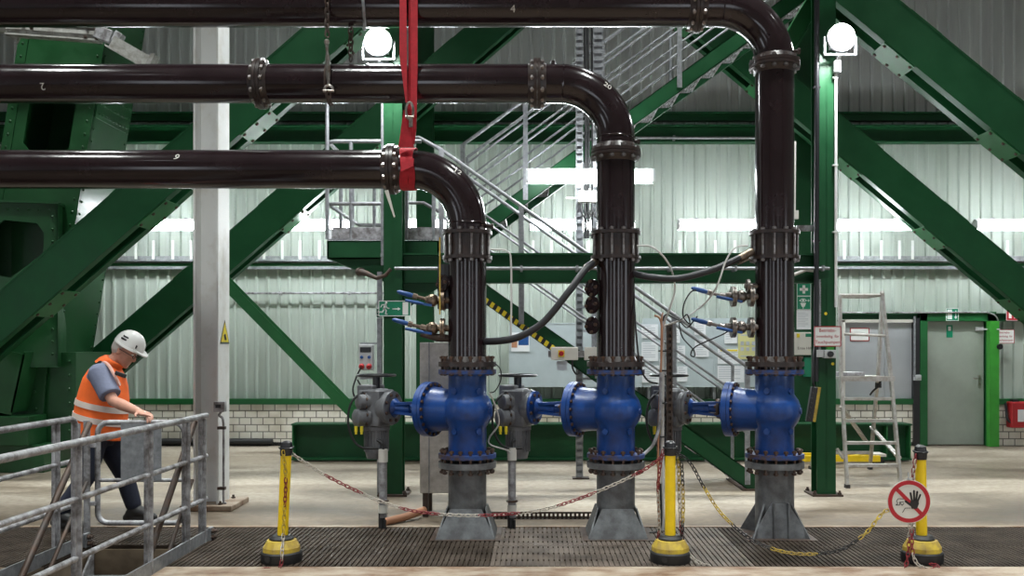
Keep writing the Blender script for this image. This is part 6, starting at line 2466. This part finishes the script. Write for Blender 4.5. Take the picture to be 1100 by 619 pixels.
# ------------------------------------------------------------------ STANCHIONS AND CHAINS
def stanchion(label, base, top_dx, top_dy, h):
    x, y = base
    t = thing('barrier_post', label, 'barrier post', (x, y, 0))
    o = V((x, y, 0))
    b = MB()
    b.lathe([(0.145, 0.004), (0.15, 0.02), (0.15, 0.075), (0.142, 0.085)], o, n=28)
    b.lathe([(0.02, 0.0), (0.022, 0.006)], o + V((-0.06, -0.147, 0.05)), (-0.3, -1, 0), 14)
    b.build('base_ring', 'black', t)
    b = MB()
    n = 8
    vs = []
    for (r, z) in ((0.140, 0.085), (0.138, 0.115), (0.108, 0.165), (0.085, 0.17)):
        for j in range(n * 2):
            a = PI * j / n + 0.2
            k = 1.0 if j % 2 else 0.965
            vs.append(o + V((r * k * math.cos(a), r * k * math.sin(a), z)))
    m = n * 2
    fs = [(i * m + j, i * m + (j + 1) % m, (i + 1) * m + (j + 1) % m, (i + 1) * m + j) for i in range(3) for j in range(m)]
    fs += [tuple(range(m)), tuple(3 * m + j for j in range(m))]
    b.add(vs, fs)
    b.build('dome', 'yellow_dirty', t, angle=25)
    b = MB()
    b.lathe([(0.088, 0.165), (0.09, 0.18), (0.07, 0.2), (0.05, 0.202)], o, n=24)
    b.build('collar', 'black', t)
    b = MB()
    tp = o + V((top_dx, top_dy, h))
    s0 = o + V((top_dx, top_dy, h)) * 0.19 / h * 1.0
    b.tube([o + (tp - o) * (0.19 / h), tp], 0.039, 20)
    b.build('pole', 'yellow', t)
    b = MB()
    d = (tp - o).normalized()
    b.lathe([(0.043, -0.02), (0.046, 0.0), (0.046, 0.04), (0.04, 0.075), (0.02, 0.088)], tp - d * 0.02, d, 20)
    b.build('cap', 'black_gloss', t)
    b = MB()
    b.tube([tp + d * 0.02 + V((0.05 * math.cos(a), 0.05 * math.sin(a) - 0.0, 0.006 * math.sin(a))) for a in [2 * PI * i / 16 for i in range(16)]], 0.007, 8, closed=True)
    b.build('hook_ring', 'black_gloss', t)
    return t, tp


YS_ = 6.9
s1, T1 = stanchion('leaning yellow barrier post with black base nearest the stair pit', (P(302.5, 0, YS_).x, YS_), 0.035, 0.0, 0.83)
s2, T2 = stanchion('upright yellow barrier post before the conduits, between middle and third pipe', (P(720, 0, YS_).x, YS_), 0.0, 0.0, 0.83)
s3, T3 = stanchion('yellow barrier post carrying the no-entry hand sign', (P(990.5, 0, YS_).x, YS_), -0.012, 0.0, 0.80)

RW = ('red', 'white')
def chain(label, pts, ms, runs=8, pitch=0.034, **k):
    b = MB()
    ms = tuple({'white': 'chain_white', 'red': 'chain_red', 'yellow': 'yellow_dirty'}.get(m, m) for m in ms)
    chain_mesh(b, pts, pitch=pitch, L=0.046, w=0.023, r=0.0038, runs=(runs,), mats=tuple(range(len(ms))), **k)
    return tag(b.build('barrier_chain', list(ms)), label, 'chain')


chain('red and white plastic chain sagging between the leaning post and the middle post', [T1 + V((0.03, 0, -0.02)), P(345, 508, 6.95), P(380, 526, 7.0), P(415, 541, 7.05), P(450, 550, 7.1), P(500, 554, 7.1), P(550, 552, 7.1), P(590, 546, 7.05), P(640, 529, 7.0), P(690, 506, 6.95), T2 + V((-0.03, 0, -0.02))], ('white', 'red'), 9)
chain('yellow and black plastic chain sagging from the middle post to the sign post', [T2 + V((0.04, -0.01, -0.02)), P(741, 497, 6.88), P(757, 525, 6.88), P(775, 552, 6.88), P(800, 575, 6.88), P(822, 587, 6.86), P(850, 594.5, 6.86), P(880, 595, 6.86), P(905, 590, 6.86), P(930, 573, 6.86), P(952, 549, 6.86), T3 + V((-0.09, -0.03, -0.42))], ('black_gloss', 'yellow'), 10)
chain('red and white chain end hanging down the leaning post to a small heap', [T1 + V((-0.01, -0.052, 0.0)), P(307, 515, 6.845), P(305.5, 550, 6.84), P(304, 580, 6.80), P(303, 592, 6.73), P(302, 606, 6.71), P(297, 613, 6.69), P(287, 611, 6.70), P(279, 614, 6.66), P(291, 615.5, 6.64), P(303, 614, 6.66)], ('yellow', 'red', 'yellow', 'white', 'red', 'white'), 6)
chain('red and white chain end hanging left of the middle post', [T2 + V((-0.055, 0.0, 0.0)), P(707, 520, 6.9), P(708, 560, 6.9), P(707, 584, 6.92)], ('red', 'white'), 9)
chain('yellow and black chain end hanging right of the middle post', [T2 + V((0.05, 0.0, 0.0)), P(732, 498, 6.92), P(734, 540, 6.92), P(733, 575, 6.9), P(735, 592, 6.9)], ('black_gloss', 'yellow'), 8)
chain('red and white chain end trailing to the floor right of the middle post', [P(729, 492, 6.95), P(730, 540, 6.95), P(733, 580, 6.92), P(740, 595, 6.86), P(750, 604, 6.79), P(760, 608, 6.755)], ('yellow', 'white', 'red', 'white'), 7)
chain('red and white chain loop falling from the sign post to the floor', [T3 + V((-0.045, -0.03, 0.0)), P(980, 515, 6.84), P(978, 560, 6.80), P(976, 590, 6.74), P(974, 604, 6.72), P(972, 611, 6.70)], ('red', 'white'), 9)
chain('red and white chain end curling on the floor before the sign post', [T3 + V((-0.055, -0.045, -0.04)), P(978, 530, 6.82), P(979.5, 560, 6.76), P(980, 590, 6.72), P(984, 604, 6.70), P(992, 610, 6.69), P(1001, 612, 6.69), P(1007, 608, 6.72), P(998, 606, 6.735)], ('white', 'red'), 5)

# prohibition sign hanging on the chain
sc_ = P(976.5, 539, 6.74)
t = thing('no_entry_sign', 'round white and red no-access sign with black hand, hanging on the sign post', 'sign', sc_)
Y6 = 6.74
Rt = 0.158
tilt = math.radians(4)
b = MB()
b.lathe([(Rt, 0.0), (Rt, 0.004)], sc_, (0, 1, 0), 48)
b.build('disc', 'offwhite', t)
b = MB()
b.ring(sc_ + V((0, -0.0012, 0)), (0, 1, 0), Rt * 0.78, Rt * 0.965, 0.002, 48)
b.beam(sc_ + V((-0.56 * Rt, -0.0012, 0.56 * Rt)), sc_ + V((0.56 * Rt, -0.0012, -0.56 * Rt)), 0.002, 0.17 * Rt)
b.build('red_ring', 'sign_red', t, smooth=False)
b = MB()
k = Rt
yh = Y6 - 0.003
hx, hz = sc_.x + 0.25 * k, sc_.z - 0.05 * k
o_ = (hx, 0, hz)
b.prism([V((hx - 0.22 * k, yh, hz - 0.02 * k)), V((hx - 0.14 * k, yh, hz - 0.27 * k)), V((hx + 0.10 * k, yh, hz - 0.29 * k)), V((hx + 0.20 * k, yh, hz - 0.05 * k)), V((hx + 0.17 * k, yh, hz + 0.12 * k)), V((hx - 0.16 * k, yh, hz + 0.12 * k))], (0, 0.0015, 0))
for (x0, z0, x1, z1, w) in ((-0.12, 0.08, -0.19, 0.44, 0.09), (-0.02, 0.10, -0.03, 0.54, 0.09), (0.07, 0.10, 0.12, 0.50, 0.09), (0.14, 0.06, 0.26, 0.36, 0.08), (-0.16, -0.12, -0.40, 0.06, 0.10)):
    b.stroke([(x0 * k, z0 * k), (x1 * k, z1 * k)], w * k, yh + 0.0008, o_)
b.build('black_hand', 'black_gloss', t, smooth=False)
b = MB()
o_ = (sc_.x, 0, sc_.z)
b.stroke([(-0.26 * k, 0.12 * k), (-0.50 * k, 0.13 * k), (-0.58 * k, 0.02 * k), (-0.52 * k, -0.08 * k), (-0.60 * k, -0.16 * k), (-0.44 * k, -0.16 * k), (-0.42 * k, -0.02 * k), (-0.26 * k, -0.02 * k)], 0.028 * k, Y6 - 0.001, o_)
b.stroke([(-0.40 * k, -0.06 * k), (-0.32 * k, -0.18 * k), (-0.24 * k, -0.08 * k)], 0.028 * k, Y6 - 0.001, o_)
b.stroke([(-0.30 * k, -0.50 * k), (-0.18 * k, -0.30 * k), (0.06 * k, -0.30 * k)], 0.028 * k, Y6 - 0.001, o_)
b.build('outline_figure', 'black_gloss', t, smooth=False)
b = MB()
b.tube([sc_ + V((0.012 * math.cos(a), 0.0 + 0.02 * math.sin(a), Rt + 0.004 + 0.02 * math.cos(a) * 0)) for a in [2 * PI * i / 12 for i in range(12)]], 0.004, 6, closed=True)
b.beam(sc_ + V((0, 0.002, Rt - 0.01)), sc_ + V((0.005, 0.03, Rt + 0.05)), 0.006, 0.006)
b.build('hanging_ring', 'galv', t)

# ------------------------------------------------------------------ THE MAN
YM = 8.25
man = thing('person', 'man in white helmet and orange reflective vest striding behind the gate, hand on rail', 'person', (-3.7, YM, 0))


def S(px, py, Y=YM):
    return P(px, py, Y)


def limb(mb, pts, rs, n=14):
    mb.tube(pts, rs, n)
    for p, r in zip(pts, rs):
        mb.sphere(p, r * 0.985, 12)


fwd, upv = V((math.cos(math.radians(-31)), 0, math.sin(math.radians(-31)))), V((math.sin(math.radians(31)), 0, math.cos(math.radians(31)))) * 1.1
fwd = fwd * 1.1
hc = S(134, 376.5)
latv = V((0, 1.05, 0))
body = MB()
head = []
for (u, f, a, w) in ((-0.118, 0.052, 0.022, 0.022), (-0.105, 0.045, 0.042, 0.042), (-0.08, 0.028, 0.066, 0.056), (-0.045, 0.014, 0.083, 0.066), (0.0, 0.0, 0.097, 0.073), (0.045, -0.006, 0.100, 0.077), (0.085, -0.010, 0.082, 0.064), (0.112, -0.012, 0.045, 0.036)):
    head.append((hc + upv * u + fwd * f, fwd * a, latv * w))
body.loft(head, 24)
# nose, brow, lips, chin, ears
nz = hc + upv * -0.03 + fwd * 0.098
body.tube([hc + upv * 0.012 + fwd * 0.088, nz + fwd * 0.012, nz + fwd * 0.004 + upv * -0.012], [0.010, 0.015, 0.012], 10)
body.sphere(nz + fwd * 0.010 + upv * -0.004, 0.015, 10)
for s in (-1, 1):
    body.sphere(nz + latv * s * 0.012 + upv * -0.006, 0.010, 8)
    body.sphere(hc + upv * 0.028 + fwd * 0.080 + latv * s * 0.028, 0.018, 8, (1, 1.3, 0.6))
    body.sphere(hc + upv * -0.035 + fwd * 0.055 + latv * s * 0.045, 0.024, 8)
    ear = hc + fwd * -0.012 + latv * s * 0.076 + upv * -0.008
    body.sphere(ear, 0.030, 10, (0.62, 0.28, 1.05))
    body.sphere(ear + upv * -0.022, 0.013, 8)
body.tube([hc + upv * -0.066 + fwd * 0.078 + latv * -0.022, hc + upv * -0.065 + fwd * 0.087, hc + upv * -0.066 + fwd * 0.078 + latv * 0.022], [0.006, 0.009, 0.006], 8)
body.tube([hc + upv * -0.078 + fwd * 0.075 + latv * -0.018, hc + upv * -0.078 + fwd * 0.083, hc + upv * -0.078 + fwd * 0.075 + latv * 0.018], [0.006, 0.009, 0.006], 8)
body.sphere(hc + upv * -0.105 + fwd * 0.072, 0.024, 10)
nb = S(118, 391)
limb(body, [nb, nb.lerp(hc, 0.55) + V((0.0, 0, -0.01)), hc + upv * -0.04 + fwd * -0.03], [0.068, 0.060, 0.062])
# trunk
tor = [(S(107, 466), 0.15, 0.16), (S(107, 452), 0.165, 0.17), (S(109, 436), 0.170, 0.168), (S(111, 420), 0.160, 0.172), (S(112, 406), 0.140, 0.19), (S(114, 397), 0.095, 0.17), (S(117, 391), 0.06, 0.09)]
ax_t = V((0.97, 0, -0.22)).normalized()
body.loft([(c, ax_t * a * 0.92, latv * w * 0.92) for (c, a, w) in tor], 24)
shR, shL = S(107, 402, 8.08), S(112, 402, 8.42)
elR = S(121.5, 431, 7.98)
wrR = S(148.5, 442.5, 7.73)
limb(body, [shR, shR.lerp(elR, 0.5), elR, elR.lerp(wrR, 0.35), wrR], [0.064, 0.056, 0.047, 0.049, 0.034])
elL, wrL = S(117, 435, 8.52), S(122, 456, 8.50)
limb(body, [shL, elL, wrL], [0.060, 0.042, 0.030])
# right hand laid over the gate rail
kn = S(157.5, 445.5, 7.635)
hd = (kn - wrR).normalized()
hs = hd.cross(V((0, 0, 1))).normalized()          # towards the thumb side of the palm
hu = hs.cross(hd).normalized()
palm = []
for (f, w, th) in ((0.0, 0.032, 0.026), (0.35, 0.043, 0.024), (0.75, 0.048, 0.021), (1.0, 0.047, 0.017)):
    palm.append((wrR.lerp(kn, f), hs * w, hu * th))
body.loft(palm, 16)
grip = V((0.12, -0.45, -0.88)).normalized()
for i, (o, L) in enumerate(((-0.036, 1.0), (-0.012, 1.14), (0.013, 1.2), (0.036, 1.12))):
    k0 = kn + hs * o - hd * (0.006 + 0.004 * abs(i - 2))
    d1 = (hd * 0.85 + grip * 0.25).normalized() if i < 3 else (hd * 0.97 + V((0.3, 0, 0.12))).normalized()
    d2 = (hd * 0.35 + grip * 0.9).normalized() if i < 3 else (hd * 0.8 + V((0.5, 0, -0.06))).normalized()
    d3 = grip if i < 3 else (hd * 0.6 + V((0.5, 0, -0.25))).normalized()
    p1 = k0 + d1 * 0.042 * L
    p2 = p1 + d2 * 0.028 * L
    p3 = p2 + d3 * 0.022 * L
    limb(body, [k0 - hd * 0.02, k0, p1, p2, p3], [0.0108, 0.0112, 0.0104, 0.0096, 0.0082], 10)
th0 = wrR.lerp(kn, 0.35) + hs * 0.034
th1 = th0 + (hd * 0.6 + hs * 0.7 - hu * 0.2).normalized() * 0.038
th2 = th1 + (hd * 0.85 + hs * 0.2 - hu * 0.4).normalized() * 0.03
limb(body, [wrR.lerp(kn, 0.2) + hs * 0.02, th0, th1, th2], [0.014, 0.0125, 0.0105, 0.0085], 10)
# left hand hanging
hl = V((0.25, 0, -0.97))
body.loft([(wrL + hl * f, V((0.030, 0, 0.008)) * w, V((0, 0.016, 0))) for (f, w) in ((0.0, 0.9), (0.04, 1.25), (0.085, 1.3))], 14)
for i in range(4):
    k0 = wrL + hl * 0.08 + V((0.97, 0, 0.25)) * (-0.028 + 0.019 * i)
    k1 = k0 + (hl + V((0.15, 0.05, 0))).normalized() * 0.04
    limb(body, [k0, k1, k1 + (hl + V((0.45, -0.1, 0))).normalized() * 0.035], [0.0095, 0.009, 0.0075], 10)
k0 = wrL + hl * 0.03 + V((0.03, 0, 0))
limb(body, [k0, k0 + V((0.03, -0.01, -0.03)), k0 + V((0.035, -0.01, -0.06))], [0.012, 0.0105, 0.0085], 10)
# legs
hipR, knR, anR = S(103, 466, 8.16), S(93, 512, 8.10), S(66, 551, 8.03)
hipL, knL, anL = S(112, 466, 8.34), S(134, 511, 8.42), S(144, 546, 8.45)
limb(body, [hipR, hipR.lerp(knR, 0.5), knR, knR.lerp(anR, 0.35), anR], [0.088, 0.074, 0.056, 0.054, 0.038])
limb(body, [hipL, hipL.lerp(knL, 0.5), knL, knL.lerp(anL, 0.35), anL], [0.088, 0.074, 0.056, 0.054, 0.038])
toeR, toeL = S(86, 569, 8.0), S(162, 557.5, 8.45)
toeR.z = 0.05
toeL.z = 0.045
limb(body, [anR + V((-0.01, 0, -0.02)), anR.lerp(toeR, 0.6), toeR], [0.038, 0.034, 0.028])
limb(body, [anL + V((-0.01, 0, -0.02)), anL.lerp(toeL, 0.6), toeL], [0.038, 0.034, 0.028])
remesh(body, 'body', 'skin', man, 0.0062, 3)
for s in (-1, 1):
    e = MB()
    e.sphere(hc + upv * 0.006 + fwd * 0.083 + latv * s * 0.031, 0.0125, 12)
    tag(e.build('eye', 'white', man), 'eye')
# hair under the helmet
h = MB()
h.loft([(hc + upv * u + fwd * f, fwd * a, latv * w) for (u, f, a, w) in ((-0.055, -0.052, 0.03, 0.052), (-0.02, -0.035, 0.070, 0.076), (0.02, -0.03, 0.080, 0.081), (0.05, -0.02, 0.088, 0.082))], 24)
remesh(h, 'hair', 'hair', man, 0.008, 2)
# shirt: trunk and short sleeves
sh = MB()
sh.loft([(c, ax_t * a, latv * w) for (c, a, w) in tor[:-1]] + [(S(117.5, 390), ax_t * 0.075, latv * 0.085)], 24)
slR = shR.lerp(elR, 0.80)
limb(sh, [shR + V((0.0, 0.05, 0.02)), shR + V((0, -0.01, 0)), shR.lerp(elR, 0.45)], [0.090, 0.096, 0.092])
sh.tube([shR.lerp(elR, 0.3), slR + V((0, 0, 0))], [0.092, 0.092], 18)
slL = shL.lerp(elL, 0.75)
limb(sh, [shL + V((0, -0.05, 0.02)), shL, shL.lerp(elL, 0.45)], [0.085, 0.085, 0.078])
sh.tube([shL.lerp(elL, 0.3), slL], [0.08, 0.08], 18)
remesh(sh, 'shirt', 'shirt', man, 0.011, 3)
col_ = MB()
col_.tube([nb + V((-0.01, 0, 0.02)) + V((0.075 * math.cos(a), 0.078 * math.sin(a), -0.03 * math.cos(a) + 0.02)) for a in [-1.0 + 2.0 * i / 20 for i in range(21)]], 0.017, 8)
col_.build('shirt_collar', 'shirt', man)
# vest: loose shell, open at the arms
def vsec(k=1.0, g=0.0):
    rows = [(S(107, 468), 0.222, 0.215), (S(107.5, 455), 0.226, 0.214), (S(109.5, 440), 0.224, 0.208), (S(112, 424), 0.212, 0.20), (S(113.5, 410), 0.186, 0.19), (S(115, 400), 0.148, 0.165), (S(117, 393), 0.100, 0.115)]
    return [(c, ax_t * (a * k + g), latv * (w * k + g)) for (c, a, w) in rows]


v = MB()
v.loft(vsec(), 28)
vest = remesh(v, 'safety_vest', 'vest', man, 0.010, 3)
def interp(rows, py):
    zs = [r[0].z for r in rows]
    z = S(0, py).z
    for r0, r1 in zip(rows, rows[1:]):
        if r1[0].z >= z >= r0[0].z:
            f = (z - r0[0].z) / (r1[0].z - r0[0].z)
            return tuple(r0[i].lerp(r1[i], f) for i in range(3))
    return rows[0]


rows = vsec(1.0, 0.004)
for (ya, yb) in ((438.5, 432.5), (452.5, 446.5)):
    bd = MB()
    r0, r1 = interp(rows, ya), interp(rows, yb)
    n = 36
    vs = []
    for (c, a, w) in (r0, r1):
        for k in (1.0, 1.02):
            for j in range(n):
                t_ = 2 * PI * j / n
                vs.append(c + (a * math.cos(t_) + w * math.sin(t_)) * k)
    fs = []
    for j in range(n):
        q = (j + 1) % n
        fs += [(n + j, n + q, 3 * n + q, 3 * n + j), (j, 2 * n + j, 2 * n + q, q), (j, q, n + q, n + j), (2 * n + j, 3 * n + j, 3 * n + q, 2 * n + q)]
    bd.add(vs, fs)
    tag(bd.build('reflective_band', 'band', vest), 'pale reflective band')
bd = MB()
strip = spline([S(105, 396, 8.10), S(110.5, 389, 8.13), S(117, 393, 8.07), S(124, 405, 8.02), S(129, 414, 8.05)], 5)
for a, c_ in zip(strip, strip[1:]):
    bd.beam(a, c_, 0.03, 0.014, (0, 1, 0.1))
tag(bd.build('shoulder_strap', 'band_pink', vest), 'pale shoulder strip')
bd = MB()
nd = (hc - nb).normalized()
bd.loft([(nb + nd * -0.035, V((0.10, 0, -0.05)), latv * 0.105), (nb + nd * 0.01, V((0.092, 0, -0.055)), latv * 0.094), (nb + nd * 0.05 + V((0.006, 0, -0.006)), V((0.080, 0, -0.055)), latv * 0.086), (nb + nd * 0.062 + V((0.008, 0, -0.01)), V((0.074, 0, -0.05)), latv * 0.080)], 28)
remesh(bd, 'vest_collar', 'vest', vest, 0.006, 2)
bd = MB()
bd.box(S(129.5, 402.5, 8.03), (0.10, 0.02, 0.035), Matrix.Rotation(math.radians(20), 3, 'Y'))
bd.box(S(104.5, 392, 8.10), (0.085, 0.05, 0.03), Matrix.Rotation(math.radians(-36), 3, 'Y'))
tag(bd.build('black_patch', 'black', vest, smooth=False, bevel=0.006), 'black shoulder and chest patch')
# trousers
tr = MB()
tr.loft([(S(107, 476), ax_t * 0.115, latv * 0.16), (S(106.5, 462), ax_t * 0.14, latv * 0.18), (S(106, 452), ax_t * 0.14, latv * 0.175)], 24)
limb(tr, [hipR, hipR.lerp(knR, 0.5), knR, knR.lerp(anR, 0.5), anR + V((0.012, 0, 0.03))], [0.112, 0.10, 0.082, 0.078, 0.072])
limb(tr, [hipL, hipL.lerp(knL, 0.5), knL, knL.lerp(anL, 0.5), anL + V((-0.005, 0, 0.035))], [0.112, 0.10, 0.082, 0.078, 0.072])
remesh(tr, 'trousers', 'denim', man, 0.012, 3)
# boots
for (an, toe) in ((anR, toeR), (anL, toeL)):
    bt = MB()
    d = toe - an
    fl_ = V((d.x, d.y, 0)).normalized()
    heel = an - fl_ * 0.06
    zs = 0.008 if an is anL else None
    hz = (an.z - 0.085) if an is anR else 0.045
    heel = V((heel.x, heel.y, hz))
    limb(bt, [an + V((0, 0, 0.04)), an + V((0, 0, -0.01)), heel + fl_ * 0.03 + V((0, 0, 0.02))], [0.058, 0.056, 0.055])
    bt.tube([heel, heel.lerp(toe, 0.35), heel.lerp(toe, 0.75), toe + fl_ * 0.02], [0.042, 0.046, 0.050, 0.038], 14)
    limb(bt, [an + V((0, 0, -0.02)), an.lerp(toe, 0.55) + V((0, 0, 0.004)), toe + V((0, 0, 0.004))], [0.058, 0.055, 0.046])
    bt.sphere(toe + fl_ * 0.02, 0.040, 12)
    bt.sphere(heel, 0.042, 12)
    remesh(bt, 'boot', 'boot', man, 0.009, 2)
# helmet with brim, sticker marks, spectacles
he = MB()
hb = hc + upv * 0.052 + fwd * 0.012
secs = []
for i in range(9):
    a = (PI / 2) * i / 8
    secs.append((hb + upv * (0.125 * math.sin(a)), fwd * max(0.006, 0.122 * math.cos(a) ** 0.85), latv * max(0.005, 0.112 * math.cos(a) ** 0.85)))
he.loft([(hb + upv * -0.006, fwd * 0.122, latv * 0.112)] + secs, 32)
hel = he.build('helmet', 'helmet', man, angle=60)
br = MB()
br.loft([(hb + upv * -0.012 + fwd * 0.008, fwd * 0.130, latv * 0.118), (hb + upv * 0.004 + fwd * 0.004, fwd * 0.127, latv * 0.116)], 32)
pts = [hb + upv * 0.004 + fwd * (0.075 + 0.092 * math.cos(a)) + latv * (0.095 * math.sin(a)) + upv * (-0.02 * math.cos(a)) for a in [-PI / 2 + PI * i / 14 for i in range(15)]]
br.prism(pts, upv * 0.010)
br.build('brim', 'helmet', hel, angle=60)
rb = MB()
for dy in (-0.03, 0.0, 0.03):
    rb.tube([hb + latv * dy + upv * (0.122 * math.sin(a)) * (1 - abs(dy) * 1.6) + fwd * (0.116 * math.cos(a)) for a in [0.5 + 2.1 * i / 12 for i in range(13)]], 0.006, 6)
rb.build('crown_rib', 'helmet', hel)
st = MB()
for (u, f, m_) in ((0.066, -0.022, 0.05), (0.045, -0.026, 0.05)):
    a1 = hb + upv * u + fwd * f
    lat = -0.112 * math.sqrt(max(0.05, 1 - (u / 0.125) ** 2)) * math.sqrt(max(0.05, 1 - (f / 0.122) ** 2)) - 0.004
    st.box(a1 + latv * lat, (m_, 0.006, 0.019), Matrix((fwd.normalized(), V((0, 1, 0)), upv.normalized())).transposed() @ Matrix.Rotation(0.62, 3, 'X'))
a1 = hb + upv * 0.035 + fwd * 0.080
st.box(a1 + latv * -0.080, (0.02, 0.006, 0.03), Matrix((fwd.normalized(), V((0, 1, 0)), upv.normalized())).transposed() @ Matrix.Rotation(-0.55, 3, 'Z'))
tag(st.build('sticker', 'black_gloss', hel, smooth=False), 'dark rectangular sticker')
gl = MB()
for s in (-1, 1):
    c = hc + upv * 0.002 + fwd * 0.108 + latv * s * 0.033
    gl.tube([c + latv * (0.025 * math.cos(a)) + upv * (0.017 * math.sin(a)) - fwd * (0.004 * abs(math.cos(a))) for a in [2 * PI * i / 20 for i in range(20)]], 0.0028, 6, closed=True)
    gl.tube([c + latv * s * 0.025, hc + fwd * 0.05 + latv * s * 0.078 + upv * 0.006, hc + fwd * -0.015 + latv * s * 0.082 + upv * 0.006], 0.003, 6)
gl.tube([hc + upv * 0.004 + fwd * 0.108 + latv * -0.009, hc + upv * 0.008 + fwd * 0.112, hc + upv * 0.004 + fwd * 0.108 + latv * 0.009], 0.0026, 6)
gl.build('spectacles', 'black_gloss', man)
